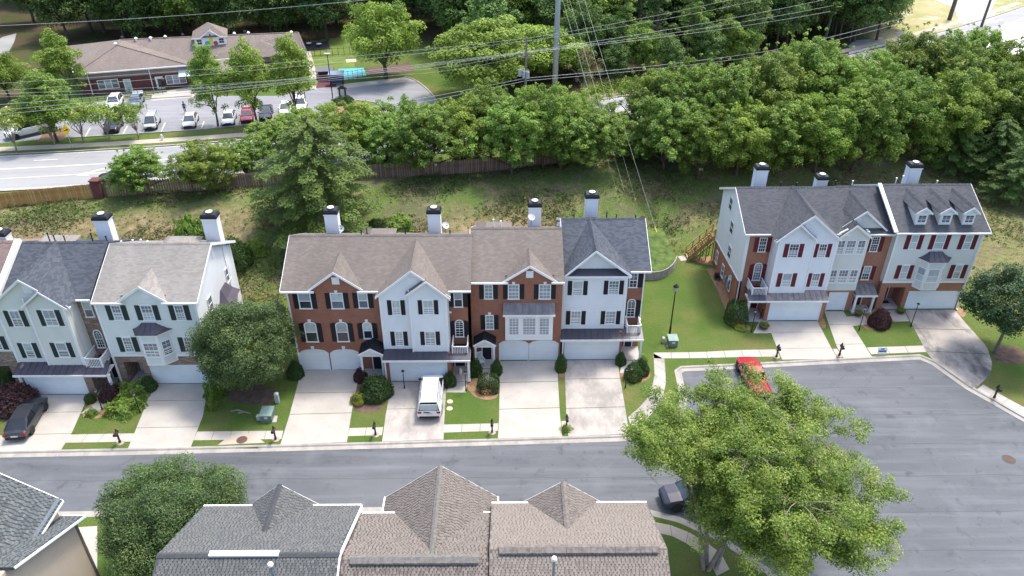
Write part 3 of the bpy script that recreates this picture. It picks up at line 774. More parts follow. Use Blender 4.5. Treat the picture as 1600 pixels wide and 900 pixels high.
def vent(th, fn, x, z, w=.55, h=.6, rnd=False):
    mb = MB()
    if rnd:
        P = [(x+w/2*math.cos(t*math.pi/8), z+h/2*math.sin(t*math.pi/8)) for t in range(16)]; quadprism(mb, fn, P, 0, .05)
        for i in range(5): zz = z-h*.34+i*h*.15; hw = math.sqrt(max(0, (w*.42)**2-(zz-z)**2)); quadprism(mb, fn, rect(x-hw, x+hw, zz, zz+.04), .05, .065)
    else:
        quadprism(mb, fn, rect(x-w/2, x+w/2, z-h/2, z+h/2), 0, .05)
        for i in range(6): zz = z-h*.4+i*h*.14; quadprism(mb, fn, rect(x-w*.42, x+w*.42, zz, zz+.04), .05, .065)
    return mb.build('gable_vent', TRIM, th)
def chimney(th, u, vt, y, w=1.5, d=1.15, m=CHIM, z0=3.0):
    w *= .78; d *= .8; x, zt = on(u, vt+7, y); mb = MB(); mb.box(x-w/2, x+w/2, y, y+d, z0, zt-.5)
    for fn, a, b in ((lambda q, z, o: (q, y-o, z), x-w/2, x+w/2), (lambda q, z, o: (x+w/2+o, q, z), y, y+d), (lambda q, z, o: (x-w/2-o, q, z), y, y+d)): laps(mb, rect(a, b, z0, zt-.5), fn, .2)
    c = mb.build('chimney', m, th)
    t = MB(); e = .06; t.box(x-w/2-e, x+w/2+e, y-e, y+d+e, zt-.5, zt-.38); t.build('chimney_trim', TRIM, c)
    t = MB(); e = .09
    A = [(x-w/2-e, y-e), (x+w/2+e, y-e), (x+w/2+e, y+d+e), (x-w/2-e, y+d+e)]; B = [(a+(x-a)*.16, b+(y+d/2-b)*.18) for a, b in A]
    t.loft([[(a, b, zt-.378) for a, b in A], [(a, b, zt-.2) for a, b in A], [(a, b, zt) for a, b in B]]); t.build('chimney_cap', DARKM, c)
    t = MB(); t.lathe((x, y+d/2, zt+.0), [(.17, 0), (.17, .08), (.30, .1), (.30, .14), (.12, .2)], 12); t.build('flue_cap', WHITE, c)
    cr = MB(); cr.slab([(x-w/2-.2, y-.75, z0+0), (x+w/2+.2, y-.75, z0), (x+w/2+.2, y, z0+.02), (x-w/2-.2, y, z0+.02)], .05)
    return c
def body(th, m, x0, x1, y0, y1, z1, name='rear_wall'):
    mb = MB(); mb.box(x0+.02, x1-.02, y1-.25, y1, -.1, z1); mb.build(name, m, th)
    mb = MB(); mb.box(x0+.03, x1-.03, y0+.3, y1-.26, z1-.3, z1-.2); mb.build('ceiling', TRIM, th)
def rear_hip(th, m, x0, x1, yr, zr, top=1.9):
    """low hipped rear wing whose ridge just shows behind the main ridge"""
    mb = MB(); c = (x0+x1)/2; h = (x1-x0)/2; z = zr-.38; zl = z-.62
    P = [(x0, yr+.2, zl), (x1, yr+.2, zl), (x1, yr+top+1.2, zl), (x0, yr+top+1.2, zl)]; Q = [(c-h*.45, yr+.2, z), (c+h*.45, yr+.2, z), (c+h*.4, yr+top, z), (c-h*.4, yr+top, z)]
    mb.loft([P, Q]); return mb.build('rear_roof', m, th)
def pipe_vents(th, pts, ye):
    for u, v, h, m in pts:
        x, z = on(u, v, ye); mb = MB(); mb.cyl((x, ye, z-1.2), (x, ye, z+h), .05, .05, 8); mb.cyl((x, ye, z+h), (x, ye, z+h+.06), .085, .085, 8); mb.build('vent_pipe', m, th)
def bay(th, m, roofm, y, xa, xb, xc, xd, d, z0, zw, zr, wf=None, wl=None, wr=None):
    """angled bay: xa..xd on the wall, xb..xc on the front at depth d; flared metal roof above zw"""
    P = [(xa, y), (xb, y-d), (xc, y-d), (xd, y)]; mb = MB()
    mb.ext([(a, b, z0) for a, b in P], [(a, b, zw) for a, b in P])
    fns = []
    for (a, b) in ((P[0], P[1]), (P[1], P[2]), (P[2], P[3])):
        L = math.dist(a, b); tx, ty = (b[0]-a[0])/L, (b[1]-a[1])/L; nx, ny = ty, -tx
        fn = (lambda a, tx, ty, nx, ny: lambda q, z, o: (a[0]+tx*q+nx*o, a[1]+ty*q+ny*o, z))(a, tx, ty, nx, ny); fns.append((fn, L)); laps(mb, rect(0, L, z0, zw), fn)
    o = mb.build('bay', m, th); t = MB()
    for fn, L in fns:
        quadprism(t, fn, rect(-.03, .12, z0, zw), .0, .035); quadprism(t, fn, rect(L-.12, L+.03, z0, zw), .0, .035); quadprism(t, fn, rect(.12, L-.12, zw-.2, zw), 0, .034); quadprism(t, fn, rect(.12, L-.12, z0, z0+.14), 0, .034)
    t.build('corner_board', TRIM, o)
    # flared roof
    r = MB(); rings = []; e = .28
    A = [(xa-e*1.3, y), (xb-e*.6, y-d-e), (xc+e*.6, y-d-e), (xd+e*1.3, y)]; c = (xb+xc)/2; hw = (xc-xb)*.42
    B = [(c-hw, y), (c-hw*.98, y-.08), (c+hw*.98, y-.08), (c+hw, y)]
    for k in range(7):
        t_ = k/6; s = 1-(1-t_)**1.0; zz = zw+(zr-zw)*(t_**1.55); rings.append([(p[0]+(q[0]-p[0])*s, p[1]+(q[1]-p[1])*s, zz) for p, q in zip(A, B)])
    r.loft(rings); ro = r.build('bay_roof', roofm, th)
    s = MB()
    for f in (0, .33, .67, 1.0):
        path = [Vector(g[1]).lerp(Vector(g[2]), f)+Vector((0, -.01, .01)) for g in rings]
        for a, b in zip(path, path[1:]): s.bar(a, b, .035, .04)
    s.build('roof_seam', roofm, ro)
    sf = MB(); sf.ext([(a, b, zw-.06) for a, b in A], [(a, b, zw-.002) for a, b in A]); sf.build('soffit', TRIM, ro)
    return o, fns
def gable_porch(th, x0, x1, xp, yf, yb, ze, zp, floor=.12, px=.16):
    mb = MB(); over = .18
    for xa in (x0-over, x1+over):
        mb.slab([(xa, yf-.25, ze), (xp, yf-.25, zp), (xp, yb, zp), (xa, yb, ze)], .1)
    r = mb.build('porch_roof', SH_BLK, th)
    g = MB(); P = [(x0-over*.4, ze-.12), (x1+over*.4, ze-.12), (xp, zp-.18)]; g.ext([(a, yf-.02, b) for a, b in P], [(a, yf+.1, b) for a, b in P]); g.box(x0-.1, x1+.1, yf-.06, yf+.14, ze-.36, ze-.122)
    for s0, s1 in (((x0-over, ze-.02), (xp, zp-.02)), ((xp, zp-.02), (x1+over, ze-.02))): g.bar((s0[0], yf-.27, s0[1]-.05), (s1[0], yf-.27, s1[1]-.05), .04, .17)
    g.build('porch_gable', TRIM, r)
    for x in (x0, x1): post(th, x, yf+.02, floor, ze-.361, px)
    c = MB(); c.box(x0-.05, x1+.05, yf+.15, yb, ze-.2, ze-.15); c.build('porch_ceiling', TRIM, r)
    return r
# ============================================================ TOWNHOUSES
PX = lambda u, v, y: on(u, v, y)[0]
PZ = lambda u, v, y: on(u, v, y)[1]
def pxpoly(y, pts): return [on(u, v, y) for u, v in pts]
TG = 'townhouses along the street'
def house(x, y, label): return thing('townhouse', label, 'townhouse', (x, y, 0), TG)
GB2 = dict(panes=(GL_L, GL_M)); GBG = dict(panes=(GL_M, GL_M), grid=(3, 2)); GLG = dict(panes=(GL_C, GL_C), grid=(3, 2))

# ---------- C1: brick end unit with two arched single garages
y = 54.3; xl = PX(467.5, 566, y); xr = PX(599.5, 545, y); c1 = house(xl, y, 'red brick townhouse with two arched single garage doors, left end of the middle row')
ye = y-.4; ze = PZ(446, 455, ye); yr, zr = solve_ridge(590, 367, ye, ze, .5); rpC = roof_plane(ye, ze, yr, zr)
wall(c1, BRICK, y, rect(xl, xr, 0, ze-.1)); xL = PX(437, 455, ye)
body(c1, BRICK, xl, xr, y, 2*yr-ye-.4, ze-.1); sidewall(c1, BRICK, xl, -1, [(y+.26, 0), (2*yr-ye-.7, 0), (2*yr-ye-.7, ze-.1), (yr, zr-.3), (y+.26, ze-.05)])
gy = y-.05; (ga, za), (gp, zp), (gb, zb) = on(481, 453, gy-.25), on(520, 425, gy-.25), on(567, 451.5, gy-.25)
main_roof(c1, SH_BROWN, xL, xr-.002, ye, ze, yr, zr, rake=(1, 0), gaps=[(ga+.25, gb-.25, gy+.25)])
wall(c1, BRICK, gy, [(ga+.25, ze-.35), (gb-.25, ze-.35), (gb-.25, za+.05), (gp, zp-.2), (ga+.25, za+.05)], t=.3, name='gable_wall')
cross_gable(c1, SH_BROWN, ga, za, gp, zp, gb, za, gy, rpC)
vent(c1, xf_y(gy), gp+.05, zp-1.0, .62, .68)
for ul, ur, vb in ((470, 487, 481), (520, 537, 481), (562.5, 575, 480)): win_px(c1, y, ul, ur, vb, 458.5, panes=(GL_L, GL_M), shut=BLACK, sw=.42, key=True, head=False)
for ul, ur, vb, vt in ((480.6, 497, 533, 504), (529, 545, 532.5, 504), (570, 582, 528, 504)): win_px(c1, y, ul, ur, vb, vt, arch=.2, panes=(GL_L, GL_D), shut=BLACK, sw=.42, key=True)
for ul, ur in ((473.5, 516), (521.5, 564)): garage(c1, y, PX(ul, 578, y), PX(ur, 578, y), PZ((ul+ur)/2, 547, y), arch=.32)
for u in (489, 537.5): k = MB(); quadprism(k, xf_y(y), [(PX(u, 547, y)-.1, PZ(u, 546, y)+.08), (PX(u, 547, y)+.1, PZ(u, 546, y)+.08), (PX(u, 547, y)+.15, PZ(u, 546, y)+.36), (PX(u, 547, y)-.15, PZ(u, 546, y)+.36)], 0, .09); k.build('keystone', WHITE, c1)
downspout(c1, xl+.08, y, .1, ze-.2); downspout(c1, xr-.1, y, 3.4, ze-.2) if False else None
(px0, _), (px1, _) = on(566, 570, 52.9), on(598, 570, 52.9); pp, pz = on(578.5, 545, 52.65); pe = PZ(560, 554.5, 52.65)
gable_porch(c1, px0, px1, (px0+px1)/2, 52.9, y, pe, pz)
door(c1, y, px0+.7, px0+1.75, 2.15, DOORD); mb = MB(); mb.box(px0-.1, px1+.1, 52.75, y, -.1, .12); mb.build('porch_floor', PORCHC, c1)
chimney(c1, 515, 322, yr+3.0, 1.5); rear_hip(c1, SH_BROWN, PX(560, 362, yr), PX(612, 362, yr), yr, zr)
pipe_vents(c1, [(564, 361, .1, DARKM), (573, 361, .2, DARKM)], yr+1.0)

# ---------- C2: white siding box over a double garage, brick recess with balcony
yg = 52.63; yw = 53.5; yb_ = 54.7; x0 = PX(600.6, 544, yw); x1 = PX(702.5, 545, yw); xe = PX(733, 545, yb_)
c2 = house(x0, yg, 'white siding townhouse with double garage and white balcony, behind the van')
zw = PZ(650, 545.5, yw); zc = PZ(594, 468, yw)
main_roof(c2, SH_BROWN, xr+.002, PX(735.5, 452, ye), ye, ze, yr, zr, rake=(0, 0))
body(c2, BRICK, x0, xe, yb_, 2*yr-ye-.4, ze-.1)
ga, za = on(585.6, 465, yw-.3); gp, zp = on(641, 423, yw-.3); gb, zb = on(703.5, 463.5, yw-.3); za = zb = (za+zb)/2
wall(c2, SIDE_W, yw, [(x0, zw-.1), (x1, zw-.1), (x1, za+.02), (gp, zp-.22), (x0, za+.02)], lap=True, t=.2)
sidewall(c2, SIDE_W, x1, 1, [(yw+.21, zw-.1), (yb_, zw-.1), (yb_, za+.05), (yw+.21, za+.05)], lap=True); sidewall(c2, SIDE_W, x0, -1, [(yw+.21, zw-.1), (y+1, zw-.1), (y+1, za+.05), (yw+.21, za+.05)])
cross_gable(c2, SH_BROWN, ga, za, gp, zp, gb, zb, yw, rpC, yridge=yr)
# proud right half with its own small gable
xm = PX(641, 500, yw-.3); qp, qz = on(665, 440, yw-.65); qa, qza = on(632.5, 462, yw-.65)
wall(c2, SIDE_W, yw-.3, [(xm, zw-.1), (x1+.012, zw-.1), (x1+.012, za+.0), (qp, qz-.2), (xm, qza+(qz-qza)*(xm-qa)/(qp-qa)-.2)], lap=True, t=.29)
mb = MB(); mb.slab([(qa, yw-.62, qza), (qp, yw-.62, qz), (qp, yw-.03, qz), (qa, yw-.03, qza)], .09); mb.slab([(gb-.02, yw-.62, za-.0), (qp, yw-.62, qz), (qp, yw-.03, qz), (gb-.02, yw-.03, za-.0)], .09); rr = mb.build('cross_roof', SH_BROWN, c2)
mb = MB(); P = [(qa, qza-.18), (qp, qz-.2), (qp, qz+.015), (qa, qza+.015)]; mb.ext([(a, yw-.66, b) for a, b in P], [(a, yw-.625, b) for a, b in P]); P = [(gb+.02, za-.2), (qp, qz-.2), (qp, qz+.015), (gb+.02, za+.015)]; mb.ext([(a, yw-.66, b) for a, b in P], [(a, yw-.625, b) for a, b in P]); mb.build('rake_board', TRIM, c2)
vent(c2, xf_y(yw), gp+.05, zp-1.15, .7, .7)
cornerboard(c2, x0+.08, yw-.02, zw-.05, za); cornerboard(c2, x1-.08, yw-.34, zw-.05, za); cornerboard(c2, xm+.05, yw-.34, zw-.05, qza+.3, .06)
for ul, ur, vb, yy in ((615, 625.6, 491, yw), (662.5, 677, 490, yw-.3)): win_px(c2, yy, ul, ur, vb, 469.5, panes=(GL_L, GL_C), shut=BLACK, sw=.36, grid=(2, 1))
for ul, ur, vb, yy in ((620, 630, 539, yw), (666, 680, 538, yw-.3)): win_px(c2, yy, ul, ur, vb, 518.5, panes=(GL_L, GL_M), shut=BLACK, sw=.36, grid=(2, 1))
# garage wall
xa, xb = PX(603, 590, yg), PX(733, 590, yg); gx0, gx1 = PX(613, 596, yg), PX(698.5, 596, yg); gz = PZ(650, 567, yg)
zpb = PZ(650, 562.5, yg-.35); zpt = zw+.05
xbr = PX(706, 596, yg)
wall(c2, BRICK, yg, [(xa, 0), (gx0-.1, 0), (gx0-.1, zpb+.04), (xa, zpb+.04)], name='pier'); wall(c2, BRICK, yg, rect(gx1+.1, xbr, 0, zpb+.04), name='pier'); wall(c2, BRICK, yg+.002, rect(gx0-.1, gx1+.1, gz+.1, zpb+.04), name='lintel')
garage(c2, yg+.05, gx0, gx1, gz)
sidewall(c2, BRICK, xbr, 1, [(yg+.26, 0), (yb_, 0), (yb_, zw), (yg+.26, zw)])
pent(c2, METAL, PX(597.5, 563, yg-.35), xbr-.05, yw-.02, zpt, yg-.35, zpb, 10); pent(c2, METAL, xbr-.045, PX(734.5, 563, yg-.35), yw+.1, zpt+.05, yg-.35, zpb, 2)
wall(c2, BRICK, yb_, rect(x1-.05, xe, 0, ze-.1), name='recess_wall')
win_px(c2, yb_, 711, 722, 478.5, 456, panes=(GL_L, GL_M), shut=BLACK, sw=.4, head=False); win_px(c2, yb_, 713, 724, 525, 500.5, arch=.22, grid=(2, 3), panes=(GL_D, GL_D), shut=BLACK, sw=.4)
zb_ = PZ(719, 556, 53.0); balcony(c2, PX(707.5, 556, 53.0), PX(730.7, 556, 53.0), 53.0, yb_, zb_)
post(c2, PX(733, 592, yg-.1), yg-.1, .1, zpb-.2, .2); post(c2, xa+.08, yg-.14, .0, zpb-.2, .13)
door(c2, yb_, PX(712, 575, yb_), PX(727, 575, yb_), 2.1, DOORD); mb = MB(); mb.box(xbr+.02, xe, yg-.15, yb_, -.1, .1); mb.build('porch_floor', PORCHC, c2)
chimney(c2, 677, 321.5, yr+3.0, 1.45); mb = MB(); mb.box(PX(705, 512, yb_)-.1, PX(705, 512, yb_)+.1, yb_-.12, yb_, 5.9, 6.05); mb.build('wall_light', WHITE, c2)
pipe_vents(c2, [(633, 360, .3, DARKM), (703, 363, .15, DARKM)], yr+.8)

# ---------- C3: brick unit with a boxed window bay
y3 = 55.6; xl = PX(735.4, 470, y3); xr3 = PX(878.5, 470, y3); c3 = house(xl, y3, 'red brick townhouse with wide white boxed window over two garage doors')
ye3 = y3-.4; ze3 = PZ(745, 441, ye3); yr3, zr3 = solve_ridge(800, 356, ye3, ze3, .5); rp3 = roof_plane(ye3, ze3, yr3, zr3)
wall(c3, BRICK, y3, rect(xl, xr3, 0, ze3-.1)); body(c3, BRICK, xl, xr3, y3, 2*yr3-ye3-.4, ze3-.1)
sidewall(c3, BRICK, xl, -1, [(y3+.26, 5), (2*yr3-ye3-.7, 5), (2*yr3-ye3-.7, ze3-.1), (yr3, zr3-.3), (y3+.26, ze3-.05)])
gy = y3-.05; (ga, za), (gp, zp), (gb, zb) = on(785, 440, gy-.25), on(828, 415, gy-.25), on(871, 438, gy-.25)
main_roof(c3, SH_BROWN, PX(732.5, 440, ye3), xr3+.1, ye3, ze3, yr3, zr3, rake=(1, 0), gaps=[(ga+.25, gb-.25, gy+.25)])
wall(c3, BRICK, gy, [(ga+.25, ze3-.35), (gb-.25, ze3-.35), (gb-.25, za+.05), (gp, zp-.2), (ga+.25, za+.05)], t=.3, name='gable_wall'); cross_gable(c3, SH_BROWN, ga, za, gp, zp, gb, za, gy, rp3)
vent(c3, xf_y(gy), gp, zp-1.0, .62, .68)
for ul, ur in ((758, 769), (795, 810), (843, 859)): win_px(c3, y3, ul, ur, 466, 445, panes=(GL_C, GL_C), grid=(3 if ur-ul > 12 else 2, 2), shut=BLACK, sw=.4, key=True, head=False)
win_px(c3, y3, 760, 770.5, 513.5, 493, panes=(GL_C, GL_C), grid=(2, 2), shut=BLACK, sw=.4, key=True, head=False)
yb3 = y3-.6; bx0, bx1 = PX(789.5, 520, yb3), PX(863.5, 520, yb3); bz0, bz1 = PZ(826, 531.5, yb3), PZ(826, 491, yb3)
mb = MB(); mb.box(bx0, bx1, yb3, y3, bz0, bz1); bb = mb.build('boxed_window', TRIM, c3)
mb = MB(); laps(mb, rect(bx0+.15, bx1-.15, bz0+.1, PZ(826, 524, yb3)-.1), xf_y(yb3), .16); mb.build('siding_panel', SIDE_W, bb)
for ul, ur, g in ((796, 810, (3, 3)), (817.5, 836, (4, 3)), (843, 857, (3, 3))):
    win_px(c3, yb3, ul, ur, 522, 497.5, panes=(GL_C, GL_C), grid=g, head=False)
    k = MB(); k.box(PX(ul, 494, yb3), PX(ur, 494, yb3), yb3-.015, yb3, PZ(ul, 495.3, yb3), PZ(ul, 492.8, yb3)); k.build('transom_pane', GL_D, bb)
pent(c3, METAL_G, PX(786, 490.5, yb3-.2), PX(867.5, 490.5, yb3-.2), y3-.02, PZ(826, 473, y3), yb3-.2, bz1+.1, 8)
for ul, ur in ((781.5, 824), (828, 870)): garage(c3, y3, PX(ul, 564, y3), PX(ur, 563.5, y3), PZ((ul+ur)/2, 532.5, y3), arch=.3)
yp = 54.5; px0, px1 = PX(743.5, 560, yp), PX(772, 560, yp); pe, pz = PZ(740, 540, yp-.25), PZ(757, 531, yp-.25)
gable_porch(c3, px0, px1, (px0+px1)/2, yp, y3, pe, pz); door(c3, y3, PX(754, 548, y3), PX(768, 548, y3), 2.15, DOORD); mb = MB(); mb.box(px0-.15, px1+.15, yp-.2, y3, -.1, .14); mb.build('porch_floor', PORCHC, c3)
chimney(c3, 836, 311, yr3+3.0, 1.45); rear_hip(c3, SH_BROWN, PX(742, 352, yr3), PX(800, 352, yr3), yr3, zr3); pipe_vents(c3, [(771, 352, .55, WHITE), (782.5, 353, .45, WHITE)], yr3+1.0)
downspout(c3, xl+.03, y3, 2.7, ze3-.2, BRICK) if False else None

# ---------- C4: white siding unit with charcoal pent strip in the gable
yg = 55.6; yw = 56.4; yb_ = 57.5; x0 = PX(876, 520, yw); x1 = PX(974, 511, yw); xe = PX(1000.6, 497.5, yb_)
c4 = house(x0, yg, 'white siding townhouse with dark roof and charcoal gable strip, right end of middle row')
ye4 = yb_-.4; ze4 = PZ(1000, 423.5, ye4); yr4, zr4 = solve_ridge(960, 341, ye4, ze4, .5); rp4 = roof_plane(ye4, ze4, yr4, zr4); zw = PZ(920, 514, yw)
main_roof(c4, SH_GREY, xr3+.11, PX(1018, 423, ye4), ye4, ze4, yr4, zr4, rake=(1, 1)); body(c4, BRICK, x0, xe, yb_, 2*yr4-ye4-.4, ze4-.1)
sidewall(c4, SIDE_W, xr3+.12, -1, [(yb_-.3, 6), (2*yr4-ye4-.7, 6), (2*yr4-ye4-.7, ze4-.1), (yr4, zr4-.3), (yb_-.3, ze4-.05)]); sidewall(c4, BRICK, xe, 1, [(yb_+.26, 0), (2*yr4-ye4-.7, 0), (2*yr4-ye4-.7, ze4-.1), (yr4, zr4-.3), (yb_+.26, ze4-.05)])
ga, za = on(882, 430.5, yw-.35); gp, zp = on(932, 392.5, yw-.35); gb, zb = on(987.5, 433.5, yw-.35); za = zb = (za+zb)/2
ya = yw+.35
wall(c4, SIDE_W, yw, rect(x0, x1, zw-.1, za-.15), lap=True, t=.2); wall(c4, SIDE_W, ya, [(ga+.3, za), (gb-.3, za), (gp, zp-.2)], lap=True, t=.2, name='gable_wall')
cross_gable(c4, SH_GREY, ga, za, gp, zp, gb, zb, yw, rp4, yridge=yr4)
zt = PZ(930, 419, ya); w = (zt-za)/((zp-za)/(gp-ga))
mb = MB(); mb.slab([(ga+.1, yw-.3, za-.02), (gb-.1, yw-.3, za-.02), (gb-w-.05, ya, zt), (ga+w+.05, ya, zt)], .08); pr = mb.build('pent_roof', METAL, c4)
for i in range(9):
    f = (i+.5)/9; a = Vector((ga+.5+(gb-ga-1)*f, yw-.3, za)); b = Vector((a.x, ya, zt)); k = MB(); k.bar(a, b, .03, .04); k.build('roof_seam', METAL, pr)
mb = MB(); mb.box(ga+.05, gb-.05, yw-.36, yw-.302, za-.2, za-.01); mb.build('gutter', TRIM, c4); mb = MB(); mb.box(ga+.1, gb-.1, yw-.3, yw+.3, za-.22, za-.17); mb.build('soffit', TRIM, c4)
sidewall(c4, SIDE_W, x1, 1, [(yw+.21, zw-.1), (yb_, zw-.1), (yb_, za), (yw+.21, za)], lap=True)
cornerboard(c4, x0+.1, yw-.02, zw-.05, za-.2); cornerboard(c4, x1-.08, yw-.02, zw-.05, za-.2); mb = MB(); mb.box(x0+.2, x1-.2, yw-.03, yw, PZ(920, 478, yw)-.05, PZ(920, 478, yw)+.05); mb.build('band_board', TRIM, c4)
win_px(c4, yw, 895, 909, 460, 439.5, panes=(GL_L, GL_C), shut=BLACK, sw=.38); win_px(c4, yw, 951, 965, 459, 439, panes=(GL_M, GL_M), grid=(3, 2), shut=BLACK, sw=.38)
win_px(c4, yw, 892, 906, 506, 486.5, panes=(GL_C, GL_C), grid=(3, 2), shut=BLACK, sw=.38); win_px(c4, yw, 946, 960, 505.5, 486.5, panes=(GL_C, GL_M), grid=(3, 2), shut=BLACK, sw=.38)
xa = PX(877.5, 560, yg); gx0, gx1 = PX(882.5, 562.5, yg), PX(963.8, 562, yg); gz = PZ(925, 533, yg); zpb = PZ(925, 530, yg-.35); xbr = PX(969, 562, yg)
wall(c4, BRICK, yg, rect(xa, gx0-.1, 0, zpb+.04), name='pier'); wall(c4, BRICK, yg, rect(gx1+.1, xbr, 0, zpb+.04), name='pier'); wall(c4, BRICK, yg+.002, rect(gx0-.1, gx1+.1, gz+.1, zpb+.04), name='lintel'); garage(c4, yg+.05, gx0, gx1, gz)
sidewall(c4, BRICK, xbr, 1, [(yg+.26, 0), (yb_, 0), (yb_, zw), (yg+.26, zw)])
pent(c4, METAL, PX(876, 530, yg-.35), xbr, yw-.02, zw+.05, yg-.35, zpb, 10); pent(c4, METAL, xbr+.005, PX(1005.5, 530, yg-.35), yw+.1, zw+.1, yg-.35, zpb, 3)
wall(c4, BRICK, yb_, rect(x1-.05, xe, 0, ze4-.1), name='recess_wall'); downspout(c4, xe-.06, yb_, 3.3, ze4-.2)
win_px(c4, yb_, 983.5, 994, 448, 427, panes=(GL_M, GL_D), grid=(2, 2), shut=BLACK, sw=.42, head=False); win_px(c4, yb_, 979.5, 990, 494, 468, arch=.24, grid=(2, 3), panes=(GL_D, GL_D), shut=BLACK, sw=.42)
zb_ = PZ(989, 523, 55.9); balcony(c4, PX(979.5, 523, 55.9), PX(1000, 523, 55.9), 55.9, yb_, zb_)
post(c4, PX(999.5, 558, yg-.1), yg-.1, .1, zpb-.2, .18); post(c4, xa+.05, yg-.14, 0, zpb-.2, .12); door(c4, yb_, PX(975.5, 540, yb_), PX(986, 540, yb_), 2.1, DOORD); mb = MB(); mb.box(xbr+.02, xe, yg-.15, yb_, -.1, .1); mb.build('porch_floor', PORCHC, c4)
chimney(c4, 926, 297.5, yr4+3.0, 1.5); pipe_vents(c4, [(897, 337, .1, DARKM), (948, 336, .3, DARKM), (963, 338, .15, DARKM), (993, 339, .15, DARKM)], yr4+.6)

# ---------- L1: cream siding unit with dark roof, ledge stone, balcony
yg = 51.06; yw = 51.95; yb_ = 53.3; x0 = PX(29, 566, yw); x1 = PX(135, 562, yw); xe = PX(187, 590, yb_)
l1 = house(x0, yg, 'cream siding townhouse with blue grey roof and dark green shutters, behind the dark sedan')
ye = yb_-.45; ze = PZ(130, 467.5, ye); yr, zr = solve_ridge(100, 378, ye, ze, .5); rpl = roof_plane(ye, ze, yr, zr); zw = PZ(80, 566, yw)
xL = PX(0, 458, ye)-.4
main_roof(l1, SH_GREY, xL, PX(140, 467, ye), ye, ze, yr, zr, rake=(0, 0)); body(l1, STONE, x0, xe, yb_, 2*yr-ye-.4, ze-.1)
ga, za = on(-52, 482, yw-.3); gp, zp = on(27, 437, yw-.3); gb, zb = on(107, 479.5, yw-.3); za = zb; ga = 2*gp-gb
wall(l1, SIDE_C, yw, [(x0, zw-.1), (x1, zw-.1), (x1, za+.02), (gp, zp-.22), (x0, za+.02+.0)], lap=True, t=.2)
sidewall(l1, SIDE_C, x1, 1, [(yw+.21, zw-.1), (yb_, zw-.1), (yb_, za+.1), (yw+.21, za+.1)], lap=True)
cross_gable(l1, SH_GREY, ga, za, gp, zp, gb, zb, yw, rpl, yridge=yr)
xm = PX(62, 530, yw-.3); qp, qz = on(57.5, 456, yw-.65); qa, qza = on(32, 480, yw-.65); xm = PX(44, 490, yw-.3)
wall(l1, SIDE_C, yw-.3, [(xm, zw-.1), (x1+.012, zw-.1), (x1+.012, za), (qp, qz-.2), (xm, qza+(qz-qza)*(xm-qa)/(qp-qa)-.2)], lap=True, t=.29)
mb = MB(); mb.slab([(qa, yw-.62, qza), (qp, yw-.62, qz), (qp, yw-.03, qz), (qa, yw-.03, qza)], .09); mb.slab([(gb, yw-.62, za), (qp, yw-.62, qz), (qp, yw-.03, qz), (gb, yw-.03, za)], .09); mb.build('cross_roof', SH_GREY, l1)
mb = MB()
for (a, b) in (((qa, qza), (qp, qz)), ((gb+.02, za), (qp, qz))):
    P = [(a[0], a[1]-.18), (b[0], b[1]-.2), (b[0], b[1]+.015), (a[0], a[1]+.015)]; mb.ext([(p, yw-.66, q) for p, q in P], [(p, yw-.625, q) for p, q in P])
mb.build('rake_board', TRIM, l1); vent(l1, xf_y(yw), gp+.3, zp-1.1, .7, .7)
cornerboard(l1, x0+.05, yw-.02, zw-.05, za); cornerboard(l1, x1-.08, yw-.34, zw-.05, za); cornerboard(l1, xm+.05, yw-.34, zw-.05, qza+.6, .07)
win_px(l1, yw, 24, 37.5, 509, 486, panes=(GL_C, GL_M), grid=(2, 1), shut=GREENB, sw=.4); win_px(l1, yw-.3, 75.5, 92, 508, 485, panes=(GL_C, GL_M), grid=(2, 1), shut=GREENB, sw=.4)
win_px(l1, yw, 45, 56.5, 558, 536.5, panes=(GL_L, GL_D), shut=GREENB, sw=.4); win_px(l1, yw-.3, 95, 109.5, 557, 536, panes=(GL_L, GL_D), shut=GREENB, sw=.4)
gx0, gx1 = PX(50.5, 616.8, yg), PX(139, 616.8, yg); gz = PZ(85, 586.5, yg); zpb = PZ(90, 585.5, yg-.35); xa = PX(46, 618, yg); xbr = gx1+.75
wall(l1, STONE, yg, rect(xa, gx0-.1, 0, zpb+.04), name='pier'); wall(l1, STONE, yg, rect(gx1+.1, xbr, 0, zpb+.04), name='pier'); wall(l1, STONE, yg+.002, rect(gx0-.1, gx1+.1, gz+.1, zpb+.04), name='lintel'); garage(l1, yg+.05, gx0, gx1, gz)
sidewall(l1, STONE, xbr, 1, [(yg+.26, 0), (yb_, 0), (yb_, zw), (yg+.26, zw)]); sidewall(l1, STONE, xa, -1, [(yg+.26, 0), (yb_, 0), (yb_, zw), (yg+.26, zw)])
pent(l1, METAL_P, PX(20, 585.5, yg-.35), PX(132, 585.5, yg-.35), yw-.02, zw+.05, yg-.35, zpb, 11); pent(l1, METAL_P, PX(132, 585.5, yg-.35)+.005, PX(165, 585.5, yg-.35), yw+.1, zw+.1, yg-.35, zpb, 3)
wall(l1, STONE, yb_, rect(x1-.05, xe, 0, ze-.1), name='recess_wall')
win_px(l1, yb_, 136, 147.5, 494, 472, panes=(GL_L, GL_M), head=False); win_px(l1, yb_, 154.5, 165, 542, 516, arch=.28, grid=(3, 3), panes=(GL_D, GL_D))
zb_ = PZ(148, 575, 51.4); balcony(l1, PX(137, 575, 51.4), PX(162, 575, 51.4), 51.4, yb_, zb_)
post(l1, PX(176, 605, yg-.1), yg-.1, .1, zpb-.2, .2); post(l1, xa-.05, yg-.14, 0, zpb-.2, .16); door(l1, yb_, PX(175, 580, yb_), PX(183, 580, yb_), 2.1, DOORD); mb = MB(); mb.box(xbr+.02, xe, yg-.15, yb_, -.1, .1); mb.build('porch_floor', PORCHC, l1)
